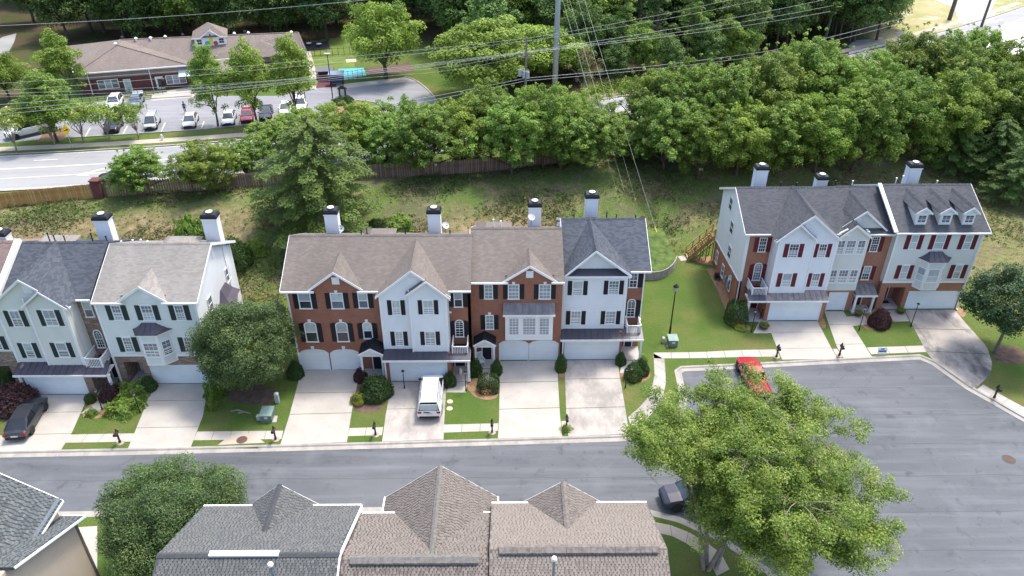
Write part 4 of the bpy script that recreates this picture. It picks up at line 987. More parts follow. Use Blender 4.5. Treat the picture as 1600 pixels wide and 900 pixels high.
chimney(l1, 154, 331.5, yr+2.6, 1.6); rear_hip(l1, SH_LIGHT, PX(32, 372, yr), PX(93, 372, yr), yr, zr); pipe_vents(l1, [(76, 371, .4, DARKM), (85, 373, .3, DARKM), (101, 374, .3, DARKM), (144, 373, .5, DARKM), (166, 373, .2, DARKM)], yr+.8)

# ---------- L2: pale siding unit over stone, bay window
y2 = 52.45; xl = PX(174.4, 555, y2); xr = PX(311, 497, y2); l2 = house(xl, y2, 'pale siding townhouse with taupe roof and dark-roofed bay, left of the round maple')
ye2 = y2-.4; ze2 = PZ(240, 472.5, ye2); yr2, zr2 = solve_ridge(260, 380, ye2, ze2, .5); rp2 = roof_plane(ye2, ze2, yr2, zr2); zs = PZ(220, 555, y2)
ghl, ghr = PX(244, 600, y2), PX(326, 600, y2); gz = PZ(275, 571.5, y2); dx0, dx1, dz = PX(200, 588, y2), PX(228, 588, y2), PZ(205, 565.5, y2)
wall(l2, SIDE_G, y2, rect(xl, xr, zs, ze2-.1), lap=True, t=.2)
wall(l2, STONE, y2, rect(xl, dx0, 0, zs), name='stone_pier', t=.3); wall(l2, STONE, y2, rect(dx1, ghl-.1, 0, zs), name='stone_pier', t=.3); wall(l2, STONE, y2+.002, rect(dx0, dx1, dz, zs), name='lintel', t=.29); wall(l2, STONE, y2+.002, rect(ghl-.1, ghr+.1, gz+.1, zs), name='lintel', t=.29); wall(l2, STONE, y2, rect(ghr+.1, xr, 0, zs), name='stone_pier', t=.3)
mb = MB(); mb.box(xl-.02, xr+.02, y2-.05, y2, zs-.1, zs+.1); mb.build('band_board', TRIM, l2)
for x, s in ((dx0, 1), (dx1, -1)): sidewall(l2, STONE, x, s, [(y2+.31, 0), (y2+1.8, 0), (y2+1.8, zs), (y2+.31, zs)], t=.1)
wall(l2, STONE, y2+1.8, rect(dx0-.1, dx1+.1, 0, zs), name='recess_wall'); door(l2, y2+1.8, dx0+.35, dx0+1.3, 2.1, mat('pale_door', (.6, .62, .62), .45)); mb = MB(); mb.box(dx0+.01, dx1-.01, y2, y2+1.8, -.1, .12); mb.build('porch_floor', PORCHC, l2)
garage(l2, y2+.05, ghl, ghr, gz); body(l2, SIDE_W, xl, xr, y2, 2*yr2-ye2-.4, ze2-.1)
yk = 2*yr2-ye2-.7
sidewall(l2, SIDE_W, xr, 1, [(y2+.2, 0), (yk, 0), (yk, ze2-.1), (yr2, zr2-.25), (y2+.2, ze2-.05)], lap=False); cornerboard(l2, xr-.06, y2-.02, 0, ze2-.2, .09); cornerboard(l2, xl+.08, y2-.02, 0, ze2-.2, .09)
fnx = lambda q, z, o: (xr+o, q, z)
window(l2, fnx, y2+2.2, y2+3.0, 6.0, 7.3, panes=(GL_M, GL_M), head=False); window(l2, fnx, yk-2.2, yk-1.4, 6.0, 7.3, panes=(GL_M, GL_M), head=False); vent(l2, fnx, yr2+.6, zr2-1.25, .5, 1.0)
ga, za = on(180, 473, y2-.35); gp, zp = on(215.6, 448, y2-.35); gb, zb = on(263, 472.5, y2-.35)
main_roof(l2, SH_LIGHT, PX(140, 468, ye2)+.02, PX(307.5, 472, ye2), ye2, ze2, yr2, zr2, rake=(1, 1), gaps=[(ga+.3, gb-.3, y2+.2)])
wall(l2, SIDE_G, y2-.05, [(ga+.3, ze2-.3), (gb-.3, ze2-.3), (gb-.3, za+.05), (gp, zp-.22), (ga+.3, za+.05)], lap=True, t=.3, name='gable_wall'); cross_gable(l2, SH_LIGHT, ga, za, gp, zp, gb, za, y2-.05, rp2); vent(l2, xf_y(y2-.05), gp+.3, zp-1.0, .75, .62, True)
for ul, ur in ((181, 193), (226.5, 242), (278.5, 290)): win_px(l2, y2, ul, ur, 499, 477.5, panes=(GL_M, GL_M), grid=(3, 2), shut=GREENB, sw=.44)
for ul, ur in ((198.5, 210), (293, 304)): win_px(l2, y2, ul, ur, 548.5, 527.5, panes=(GL_M, GL_M), grid=(3, 2), shut=GREENB, sw=.44)
bz0 = PZ(247, 571, y2-.75); zwb = PZ(234, 524.5, y2-1.0); zrb = PZ(236, 504, y2)
bo, fns = bay(l2, SIDE_G, METAL_P, y2, PX(222, 540, y2), PX(232, 571, y2-.75), PX(258, 571, y2-.75), PX(272, 540, y2), .75, bz0, zwb, zrb)
fn, L = fns[1]; zc0, zc1 = PZ(243, 557, y2-.75), PZ(233, 536.5, y2-.75); window(l2, fn, L/2-.55, L/2+.55, zc0, zc1, panes=(GL_M, GL_M), grid=(3, 2), head=False)
for i in (0, 2): fn, L = fns[i]; window(l2, fn, L/2-.32, L/2+.32, zc0, zc1, panes=(GL_M, GL_D), grid=(2, 2), head=False)
chimney(l2, 324, 329, yr2+2.8, 1.6); rear_hip(l2, SH_LIGHT, PX(235, 377, yr2), PX(295, 377, yr2), yr2, zr2)
pipe_vents(l2, [(190, 379, .1, WHITE), (208, 378, .15, WHITE), (221, 378, .2, WHITE), (231, 379, .1, WHITE)], yr2+.5)
# side bay on the right gable wall
mb = MB(); mb.box(xr+.01, xr+.7, y2+4.6, y2+7.0, 2.6, 5.2); mb.build('side_bay', SIDE_W, l2)
mb = MB(); mb.loft([[(xr+.0, y2+4.2, 5.2), (xr+1.0, y2+4.4, 5.2), (xr+1.0, y2+7.2, 5.2), (xr, y2+7.4, 5.2)], [(xr, y2+4.6, 5.7), (xr+.55, y2+4.8, 5.7), (xr+.55, y2+6.8, 5.7), (xr, y2+7, 5.7)], [(xr, y2+5.1, 6.4), (xr+.08, y2+5.15, 6.4), (xr+.08, y2+6.5, 6.4), (xr, y2+6.5, 6.4)]]); mb.build('bay_roof', METAL_P, l2)

# ---------- L0: sliver at the left edge
y0 = 52.0; xr0 = PX(20, 560, y0); l0 = house(xr0-6, y0, 'townhouse with reddish brown roof cut off by the left edge of the photo')
zs = PZ(5, 549, y0); ze0 = zr+.1-(yr-.1-(y0-.4))*.5
wall(l0, SIDE_C, y0, rect(xr0-7.3, x0-.05, zs, ze0), lap=True); wall(l0, STONE, y0, rect(xr0-7.3, xr0-2.2, 0, zs), name='stone_pier'); wall(l0, STONE, y0, rect(xr0-.6, x0-.05, 0, zs), name='stone_pier'); wall(l0, STONE, y0+.002, rect(xr0-2.2, xr0-.6, 2.4, zs), name='lintel'); wall(l0, STONE, y0+1.7, rect(xr0-2.4, xr0-.5, 0, zs), name='recess_wall')
xq = PX(37.5, 378, yr)-.62
main_roof(l0, SH_RUST, xr0-8, xL-.12, y0-.4, ze0, yr-.1, zr+.1, rake=(0, 0)); body(l0, STONE, xr0-7.3, xr0+2, y0, 64, ze0-.2)
mb = MB(); A = Vector((xL-.08, ye, ze+.22)); B = Vector((xL-.08, yr, zr+.22)); mb.bar(A, B, .5, .3); mb.build('parapet_board', TRIM, l0)
win_px(l0, y0, -4, 5, 545, 526, panes=(GL_L, GL_M), shut=GREENB, sw=.42); chimney(l0, -6, 357, yr+2.8, 1.6)

# ---------- R1: end unit, brick and siding side wall, maroon shutters
yg = 61.7; yw = 62.5; yb_ = 63.9; xs = 22.75; x0 = PX(1199.5, 452, yw); x1 = PX(1290.6, 452.5, yw)
r1 = house(xs, yg, 'white siding townhouse with maroon shutters and brick side, left end of cul-de-sac row')
ye = yb_-.4; ze = PZ(1185, 365.5, ye); yr, zr = solve_ridge(1250, 292, ye, ze, .47); rpr = roof_plane(ye, ze, yr, zr); zw = PZ(1240, 454, yw)
main_roof(r1, SH_MID, xs-.35, x1+1.35, ye, ze, yr, zr, rake=(1, 0)); yk = 2*yr-ye-.4
wall(r1, BRICK_O, yb_, rect(xs, x0+.2, 0, ze-.1), name='recess_wall'); body(r1, BRICK_O, xs, x1, yb_, yk, ze-.1); zm = 3.25
sidewall(r1, BRICK_O, xs, -1, [(yb_, 0), (yk, 0), (yk, zm-.5), (yb_, zm)], t=.3); sidewall(r1, SIDE_W, xs-.03, -1, [(yb_-.05, zm), (yk, zm-.5), (yk, ze-.1), (yr, zr-.25), (yb_-.05, ze-.05)], t=.3)
mb = MB(); mb.bar((xs-.06, yb_, zm), (xs-.06, yk, zm-.5), .06, .12); mb.build('band_board', TRIM, r1)
fnl = lambda q, z, o: (xs-.03-o, -q, z)
for q, z in ((yk-4.8, 6.0), (yk-3.3, 7.9), (yk-5.4, 3.5)): window(r1, fnl, -q-.5, -q+.5, z, z+1.3, panes=(GL_M, GL_D), head=False)
for q, z in ((yk-1.6, .7), (yk-4.3, .6), (yk-7.0, .7)): window(r1, fnl, -q-.35, -q+.35, z, z+1.3, panes=(GL_M, GL_D), head=False)
win_px(r1, yb_, 1184.5, 1194, 392.5, 372, panes=(GL_D, GL_M), grid=(3, 2), shut=MAROON, sw=.42, head=False); win_px(r1, yb_, 1175.6, 1186, 437, 411.5, arch=.26, grid=(3, 3), panes=(GL_M, GL_M), shut=MAROON, sw=.42)
ga, za = on(1211, 377, yw-.3); gp, zp = on(1274, 337, yw-.3); gb, zb = on(1316, 374, yw-.3); za = zb = (za+zb)/2
wall(r1, SIDE_W, yw, [(x0, zw-.1), (x1, zw-.1), (x1, za+.02), (gp, zp-.22), (x0, za+.02)], lap=True, t=.2); sidewall(r1, SIDE_W, x0, -1, [(yw+.21, zw-.1), (yb_, zw-.1), (yb_, za+.1), (yw+.21, za+.1)])
cross_gable(r1, SH_MID, ga, za, gp, zp, gb, zb, yw, rpr, yridge=yr)
xm = PX(1265, 420, yw-.3); qp, qz = on(1252.5, 351, yw-.65); qb, qzb = on(1277.5, 375, yw-.65)
wall(r1, SIDE_W, yw-.3, [(x0-.012, zw-.1), (xm, zw-.1), (xm, qzb+(qz-qzb)*(qb-xm)/(qb-qp)-.2), (qp, qz-.2), (x0-.012, za)], lap=True, t=.29)
mb = MB(); mb.slab([(qb, yw-.62, qzb), (qp, yw-.62, qz), (qp, yw-.03, qz), (qb, yw-.03, qzb)], .09); mb.slab([(ga, yw-.62, za), (qp, yw-.62, qz), (qp, yw-.03, qz), (ga, yw-.03, za)], .09); mb.build('cross_roof', SH_MID, r1)
mb = MB()
for (a, b) in (((qb, qzb), (qp, qz)), ((ga-.02, za), (qp, qz))):
    P = [(a[0], a[1]-.18), (b[0], b[1]-.2), (b[0], b[1]+.015), (a[0], a[1]+.015)]; mb.ext([(p, yw-.66, q) for p, q in P], [(p, yw-.625, q) for p, q in P])
mb.build('rake_board', TRIM, r1); vent(r1, xf_y(yw), gp-.3, zp-1.1, .6, .6)
cornerboard(r1, x0+.08, yw-.34, zw-.05, za); cornerboard(r1, x1-.08, yw-.02, zw-.05, za); cornerboard(r1, xm-.05, yw-.34, zw-.05, qzb+.3, .06)
win_px(r1, yw-.3, 1231, 1244, 401, 381.5, panes=(GL_D, GL_D), grid=(3, 2), shut=MAROON, sw=.42); win_px(r1, yw, 1277, 1287.5, 401, 381.5, panes=(GL_D, GL_C), grid=(3, 2), shut=MAROON, sw=.4)
win_px(r1, yw-.3, 1220, 1233, 447, 427.5, panes=(GL_C, GL_C), shut=MAROON, sw=.42); win_px(r1, yw, 1266, 1276, 447, 427.5, panes=(GL_M, GL_C), grid=(3, 2), shut=MAROON, sw=.4)
gx0, gx1 = PX(1199.5, 501, yg), PX(1276.5, 501, yg); gz = PZ(1242, 473.5, yg); zpb = PZ(1240, 469.5, yg-.35); xa = PX(1192, 502, yg); xbr = PX(1284, 500, yg)
wall(r1, BRICK_O, yg, rect(xa, gx0-.1, 0, zpb+.04), name='pier'); wall(r1, BRICK_O, yg, rect(gx1+.1, xbr, 0, zpb+.04), name='pier'); wall(r1, BRICK_O, yg+.002, rect(gx0-.1, gx1+.1, gz+.1, zpb+.04), name='lintel'); garage(r1, yg+.05, gx0, gx1, gz)
sidewall(r1, BRICK_O, xa, -1, [(yg+.26, 0), (yb_, 0), (yb_, zw), (yg+.26, zw)])
xq = PX(1197, 469.5, yg-.35); pent(r1, METAL_W, xq, PX(1295, 469.5, yg-.35), yw-.02, zw+.05, yg-.35, zpb, 11); pent(r1, METAL, PX(1171, 469.5, yg-.35), xq-.005, yw+.1, zw+.1, yg-.35, zpb, 3)
zb_ = PZ(1186, 463.5, 62.0); balcony(r1, PX(1174, 463.5, 62.0), PX(1196, 463.5, 62.0), 62.0, yb_, zb_)
post(r1, PX(1166.5, 492, yg-.1), yg-.1, .1, zpb-.2, .2); door(r1, yb_, PX(1172, 478, yb_), PX(1182, 478, yb_), 2.1, DOORR); mb = MB(); mb.box(xs+.1, xa-.02, yg-.2, yb_, -.1, .08); mb.build('porch_floor', PORCHC, r1); downspout(r1, xs+.06, yb_, .1, 3.4)
chimney(r1, 1193, 253.5, yr+3.6, 1.55); chimney(r1, 1287.5, 269, yr+3.2, 1.35)
pipe_vents(r1, [(1220, 289, .25, DARKM), (1245, 289, .2, DARKM), (1305, 288, .35, DARKM), (1332, 286, .2, WHITE)], yr+.7)
RIDGE_R = (yr, zr, ye, ze)

# ---------- R2: narrow middle unit with triple windows
yg2 = 63.45; y2b = 64.3; x0 = x1+.02; x1b = PX(1336, 454, yg2); x2 = PX(1376, 442, y2b)
r2 = house(x0, yg2, 'narrow cream townhouse with triple windows and single garage between its two neighbours')
ze2 = PZ(1380, 365.5, y2b-.4); zs = PZ(1310, 453.5, yg2)
main_roof(r2, SH_MID, x0+1.345, PX(1401, 364, y2b-.4), y2b-.4, ze2, *solve_ridge(1340, 290.5, y2b-.4, ze2, .47), rake=(0, 0)); yr2, zr2 = solve_ridge(1340, 290.5, y2b-.4, ze2, .47); rp2 = roof_plane(y2b-.4, ze2, yr2, zr2)
body(r2, BRICK_O, x0, x2, y2b, 2*yr2-y2b, ze2-.1)
ga, za = on(1313, 370, yg2-.3); gp, zp = on(1340.6, 352, yg2-.3); gb, zb = on(1363, 371, yg2-.3); za = zb
wall(r2, SIDE_C, yg2, [(x0, zs), (x1b, zs), (x1b, za), (gp, zp-.2), (x0, za+.02)], lap=True, t=.2); sidewall(r2, SIDE_C, x1b, 1, [(yg2+.21, zs), (y2b, zs), (y2b, za+.3), (yg2+.21, za+.3)])
cross_gable(r2, SH_MID, ga, za, gp, zp, gb, zb, yg2, lambda z: y2b+2.2)
# larger gable set back above the brick
la, lza = on(1327, 352, y2b-.1); lp, lzp = on(1355.6, 330, y2b-.1); lb, lzb = on(1387, 360, y2b-.1); zf = PZ(1360, 356.5, y2b+.2)
s_ = (lzp-lzb)/(lb-lp); lza = zf-.1; la = lp-(lzp-lza)/s_; lb = lp+(lzp-lza)/s_
wall(r2, SIDE_C, y2b+.25, [(la+.35, zf-.05), (lb-.35, zf-.05), (lp, lzp-.22)], lap=True, t=.2, name='gable_wall'); cross_gable(r2, SH_MID, la, lza, lp, lzp, lb, lza, y2b+.2, rp2, yridge=yr2, over=.28); vent(r2, xf_y(y2b+.25), lp-.4, lzp-1.1, .5, .42, True)
wall(r2, BRICK_O, y2b, rect(x1b-.1, x2, 0, ze2-.1), name='brick_wall')
for ul, ur, vb, vt in ((1306, 1315.5, 396, 376), (1319.5, 1332, 396, 376), (1337, 1347, 396, 376), (1294.5, 1303, 441, 422), (1307.5, 1320.5, 441, 422), (1325, 1335, 441, 422)): win_px(r2, yg2, ul, ur, vb, vt, panes=(GL_M, GL_C), grid=(2 if ur-ul < 11 else 3, 2), head=False)
win_px(r2, y2b, 1358.5, 1368.5, 392, 370.5, panes=(GL_D, GL_D), grid=(3, 3), shut=MAROON, sw=.42, head=False); win_px(r2, y2b, 1345.5, 1355.5, 436, 416.5, panes=(GL_C, GL_D), grid=(3, 2), shut=MAROON, sw=.42, head=False)
gx0, gx1 = PX(1290.5, 485, yg2), PX(1317, 485, yg2); gz = PZ(1310, 458, yg2)
wall(r2, BRICK_O, yg2, rect(x0-.3, gx0-.08, 0, zs), name='pier'); wall(r2, BRICK_O, yg2, rect(gx1+.08, x1b-.02, 0, zs), name='pier'); wall(r2, BRICK_O, yg2+.002, rect(gx0-.08, gx1+.08, gz+.1, zs), name='lintel'); garage(r2, yg2+.05, gx0, gx1, gz)
sidewall(r2, BRICK_O, x1b-.02, 1, [(yg2+.26, 0), (y2b, 0), (y2b, zs), (yg2+.26, zs)])
yp = 62.9; pa, pb = PX(1338, 461, yp), PX(1371.5, 461, yp); pz = PZ(1355, 461, yp); pt = PZ(1354, 442.5, y2b); pent(r2, METAL_G, pa, pb, y2b-.02, pt, yp, pz, 4)
for x in (pa+.15, pb-.25): post(r2, x, yp+.12, .1, pz-.24, .18)
door(r2, y2b, pa+.5, pa+1.35, 2.1, DOORR); mb = MB(); mb.box(pa, pb-.1, yp-.1, y2b, -.1, .12); mb.build('porch_floor', PORCHC, r2); downspout(r2, x2-.1, y2b, 3, ze2-.2); downspout(r2, x0+.06, yg2-.02, 3.2, ze2-.9)

# ---------- R3: right end unit, dormers, bay
y3 = 63.64; x0 = PX(1379.5, 439, y3); x1 = PX(1492, 486, y3); r3 = house(x0, y3, 'cream townhouse with three gabled dormers and bay, right end of the cul-de-sac row')
ye3 = y3-.4; ze3 = PZ(1470, 363.5, ye3); yr3, zr3 = solve_ridge(1450, 287.5, ye3, ze3, .47); rp3 = roof_plane(ye3, ze3, yr3, zr3); zs = PZ(1420, 440.5, y3)
xa = PX(1401.5, 364, ye3)+.01; main_roof(r3, SH_MID, xa, PX(1549, 363, ye3), ye3, ze3, yr3, zr3, rake=(1, 1)); yk = 2*yr3-ye3-.4; body(r3, BRICK_O, x0, x1, y3, yk, ze3-.1)
mb = MB(); mb.bar((xa-.12, ye3-.05, ze3+.06), (xa-.12, yr3, zr3+.06), .34, .16); mb.build('rake_board', TRIM, r3)
sidewall(r3, SIDE_C, x1, 1, [(y3+.26, 0), (yk, 0), (yk, ze3-.1), (yr3, zr3-.25), (y3+.26, ze3-.05)], lap=False); sidewall(r3, SIDE_C, x0, -1, [(y3+.2, zs), (y2b+1, zs), (y2b+1, ze3), (y3+.2, ze3)])
gl, gr = PX(1413, 483, y3), PX(1488.5, 483, y3); gz = PZ(1455, 456, y3); dx0, dx1 = PX(1377, 480, y3), PX(1405.5, 480, y3); dz = PZ(1395, 449, y3)
wall(r3, SIDE_C, y3, rect(x0, x1, zs, ze3-.1), lap=True, t=.2); wall(r3, BRICK_O, y3, rect(x0, dx0, 0, zs), name='pier', t=.3); wall(r3, BRICK_O, y3, rect(dx1, gl-.1, 0, zs), name='pier', t=.3); wall(r3, BRICK_O, y3, rect(gr+.1, x1, 0, zs), name='pier', t=.3)
wall(r3, BRICK_O, y3+.002, rect(dx0, dx1, dz, zs), name='lintel', t=.29); wall(r3, BRICK_O, y3+.002, rect(gl-.1, gr+.1, gz+.1, zs), name='lintel', t=.29); mb = MB(); mb.box(x0-.02, x1+.02, y3-.05, y3, zs-.1, zs+.1); mb.build('band_board', TRIM, r3)
for x, s in ((dx0, 1), (dx1, -1)): sidewall(r3, BRICK_O, x, s, [(y3+.31, 0), (y3+1.9, 0), (y3+1.9, zs), (y3+.31, zs)], t=.1)
wall(r3, BRICK_O, y3+1.9, rect(dx0-.1, dx1+.1, 0, zs), name='recess_wall'); door(r3, y3+1.9, dx0+.3, dx0+1.25, 2.15, DOORR); mb = MB(); mb.box(dx0+.01, dx1-.01, y3, y3+1.9, -.1, .12); mb.build('porch_floor', PORCHC, r3)
mb = MB(); mb.box(dx0+.35, dx0+1.25, y3+.9, y3+1.4, .121, .14); mb.build('doormat', DARKM, r3)
garage(r3, y3+.05, gl, gr, gz); cornerboard(r3, x0+.08, y3-.02, zs, ze3-.2, .08); cornerboard(r3, x1-.07, y3-.02, zs, ze3-.2, .07); downspout(r3, x1-.05, y3-.04, .1, ze3-.25)
for ul, ur in ((1419.5, 1429), (1457.5, 1471), (1503, 1513)): win_px(r3, y3, ul, ur, 388.5, 367.5, panes=(GL_L, GL_L if ul < 1440 else GL_C), shut=MAROON, sw=.44, head=False)
win_px(r3, y3, 1404.5, 1414, 434.5, 415, panes=(GL_L, GL_L), shut=MAROON, sw=.44); win_px(r3, y3, 1487.5, 1497, 434, 414.5, panes=(GL_L, GL_M), shut=MAROON, sw=.44)
bz0 = PZ(1450, 453.5, y3-.75); zwb = PZ(1465, 410.5, y3-1.0); zrb = PZ(1461, 392.5, y3)
bo, fns = bay(r3, SIDE_G, METAL_W if False else METAL_P, y3, PX(1424, 449, y3), PX(1438, 453.5, y3-.75), PX(1461, 453.5, y3-.75), PX(1468, 441, y3), .75, bz0, zwb, zrb)
zc0, zc1 = PZ(1455, 440.5, y3-.75), PZ(1462, 421.5, y3-.75)
fn, L = fns[1]; window(r3, fn, L/2-.5, L/2+.5, zc0, zc1, panes=(GL_L, GL_L), head=False)
for i in (0, 2): fn, L = fns[i]; window(r3, fn, L/2-.33, L/2+.33, zc0, zc1, panes=(GL_L, GL_L), head=False)
for ua, ub, vb, up, vp in ((1428.75, 1446, 351, 1444.5, 324.5), (1466, 1484, 351, 1482.5, 324), (1502.5, 1519.5, 351, 1520, 324)):
    lo, hi = ye3, yr3                 # front of the dormer: where its base line meets the roof slope
    for _ in range(40):
        m_ = (lo+hi)/2
        if on((ua+ub)/2, vb, m_)[1] > ze3+(m_-ye3)*(zr3-ze3)/(yr3-ye3): lo = m_
        else: hi = m_
    yd = lo; da, db = PX(ua, vb, yd), PX(ub, vb, yd); dz0 = PZ(ua, vb, yd); dp, dzp = (da+db)/2, PZ(up, vp, yd-.2); dze = PZ(up, 333, yd-.2)
    wall(r3, TRIM, yd, [(da, dz0-.1), (db, dz0-.1), (db, dze), (dp, dzp-.12), (da, dze)], t=.1, name='dormer_front')
    yt = rp3(dze)
    for x, s in ((da, -1), (db, 1)): sidewall(r3, SIDE_C, x, s, [(yd+.1, dz0-.1), (yt, dze), (yd+.1, dze)], t=.08, lap=False, name='dormer_side')
    cross_gable(r3, SH_MID, da-.28, dze-.02, dp, dzp, db+.28, dze-.02, yd, rp3, name='dormer_roof', over=.22)
    mb = MB(); mb.box(da-.2, db+.2, yd-.18, yd-.002, dze-.16, dze-.04); mb.build('cornice', TRIM, r3)
    window(r3, xf_y(yd), dp-.36, dp+.36, dz0+.28, dze-.35, panes=(GL_D, GL_D), grid=(2, 2), head=False)
chimney(r3, 1434, 250, yr3+3.6, 1.55); pipe_vents(r3, [(1399, 286, .5, WHITE), (1409, 284, .6, WHITE), (1464, 285, .15, WHITE)], yr3+.8)
# ============================================================ NEAR ROOFS (shingles are real pieces)
TABS = {}
def shingle_set(key, cols):
    st = []
    for i, c in enumerate(cols): st.append(mat('%s_shingle_%d' % (key, i), c, .95, .18, 9, None, .12))
    TABS[key] = (st, tint_mat(key+'_shingles', [tuple(x) for x in cols], .95, 0, .12))
def tab_corners(w, l=.165, t=.017): return [(-w/2,0,0),(w/2,0,0),(w/2,l,-.004),(-w/2,l,-.004),(-w/2,0,t),(w/2,0,t),(w/2,l,.002),(-w/2,l,.002)]
TABF = [(4,5,6,7),(0,1,5,4),(1,2,6,5),(3,0,4,7)]
def shingles(parent, key, polys, nparts=240, pitch=.20, tooth=.135, row=.128, th=.014):
    mats, tm = TABS[key]; off = OFF.get(parent.name, Vector()); items = []
    r = random.Random(len(polys)*7+int(abs(off.x)*10))
    for poly in polys:
        P = [Vector(p) for p in poly]; n = (P[1]-P[0]).cross(P[2]-P[0]).normalized()
        if n.z < 0: n = -n
        t = Vector((0,0,1)).cross(n).normalized(); b = n.cross(t); o = P[0]
        Q = [((p-o).dot(t), (p-o).dot(b)) for p in P]
        def inside(x, y):
            s = None
            for i in range(len(Q)):
                ax, ay = Q[i]; bx, by = Q[(i+1) % len(Q)]; c = (bx-ax)*(y-ay)-(by-ay)*(x-ax)
                if abs(c) < 1e-9: continue
                if s is None: s = c > 0
                elif (c > 0) != s: return False
            return True
        x0, x1 = min(q[0] for q in Q), max(q[0] for q in Q); y0, y1 = min(q[1] for q in Q), max(q[1] for q in Q); k = 0; y = y0+.01
        while y < y1-.08:
            x = x0+.02+r.random()*pitch
            while x < x1:
                w = tooth*(.75+.5*r.random()); xc = x+w/2
                if inside(xc-w*.4, y) and inside(xc+w*.4, y) and inside(xc, y+.12):
                    c = o+t*xc+b*y+n*.003; items.append((c, t, b, n, w, min(.999, max(0, r.betavariate(2, 2)))))
                x += w+(pitch-tooth)*(.6+.8*r.random())
            y += row; k += 1
    def vis(c):
        d = c-Vector((0,0,CAMH)); xx = d.x*math.cos(YAW)-d.y*math.sin(YAW); yy = d.x*math.sin(YAW)+d.y*math.cos(YAW)
        Z = yy*math.cos(PITCH)-d.z*math.sin(PITCH); Yd = -(yy*math.sin(PITCH)+d.z*math.cos(PITCH))
        return Z > 0 and abs(FOC*xx/Z) < 800 and abs(FOC*Yd/Z) < 450
    order = sorted(items, key=lambda it: (not vis(it[0]), (it[0]-Vector((0,0,CAMH))).length)); own, rest = order[:nparts], order[nparts:]
    mes = [MB() for _ in mats]; lib = []
    for i, m in enumerate(mats):
        q = MB(); q.v = tab_corners(tooth, t=th); q.f = list(TABF); lib.append(q.mesh('shingle', m, recalc=False))
    for c, t, b, n, w, tint in own:
        o = bpy.data.objects.new('shingle', lib[int(tint*len(mats))]); link(o, parent)
        M = Matrix((t, b, n)).transposed().to_4x4(); M.translation = c-off
        o.matrix_local = M @ Matrix.Diagonal((w/tooth, 1, 1, 1))
    q = MB(); tn = []
    for c, t, b, n, w, tint in rest:
        k = len(q.v)
        for x, y, z in tab_corners(w, t=th): q.v.append(tuple(c+t*x+b*y+n*z))
        q.f += [tuple(k+i for i in f) for f in TABF]; tn += [tint]*8
    o = q.build('shingle_field', tm, parent, kind='stuff', recalc=False); o.data.attributes.new('tint', 'FLOAT', 'POINT').data.foreach_set('value', np.array(tn, np.float32))
shingle_set('slate', [(.090,.096,.096),(.108,.114,.112),(.125,.13,.126),(.142,.146,.138)])
shingle_set('brown', [(.135,.118,.105),(.175,.155,.138),(.20,.178,.158),(.158,.132,.122)])
shingle_set('tan', [(.178,.155,.136),(.205,.18,.157),(.228,.20,.175),(.19,.165,.148)])
shingle_set('teal', [(.075,.086,.090),(.098,.110,.113),(.115,.128,.130),(.14,.15,.148)])
BASE_S = mat('slate_underlay', (.06,.063,.068), .95, .2, 6); BASE_B = mat('brown_underlay', (.082,.07,.063), .95, .2, 6); BASE_T = mat('teal_underlay', (.045,.052,.06), .95, .2, 6); BASE_N = mat('tan_underlay', (.125,.108,.096), .95, .2, 6)
NG = 'townhouses on the near side of the street'
def caps(th, a, b, m, w=.32, step=.2, lift=.05, wob=True):
    a, b = Vector(a), Vector(b); d = (b-a); L = d.length; d.normalize(); s = d.cross(Vector((0,0,1))).normalized(); n = int(L/step); mb = MB()
    for i in range(n):
        p, q = a+d*(L*i/n), a+d*(L*(i+1)/n+.05); h = lift+.014*(i % 2)
        A = [p+s*w/2+Vector((0,0,h-w*.24)), p+Vector((0,0,h)), p-s*w/2+Vector((0,0,h-w*.24))]; B = [q+s*w/2+Vector((0,0,h-w*.24-.02)), q+Vector((0,0,h-.02)), q-s*w/2+Vector((0,0,h-w*.24-.02))]
        mb.poly([A[0], A[1], B[1], B[0]]); mb.poly([A[1], A[2], B[2], B[1]]); mb.poly([A[0], A[1], A[1]-Vector((0,0,.02)), A[0]-Vector((0,0,.02))]); mb.poly([A[1], A[2], A[2]-Vector((0,0,.02)), A[1]-Vector((0,0,.02))])
    return mb.build('ridge_cap', m, th, recalc=False)
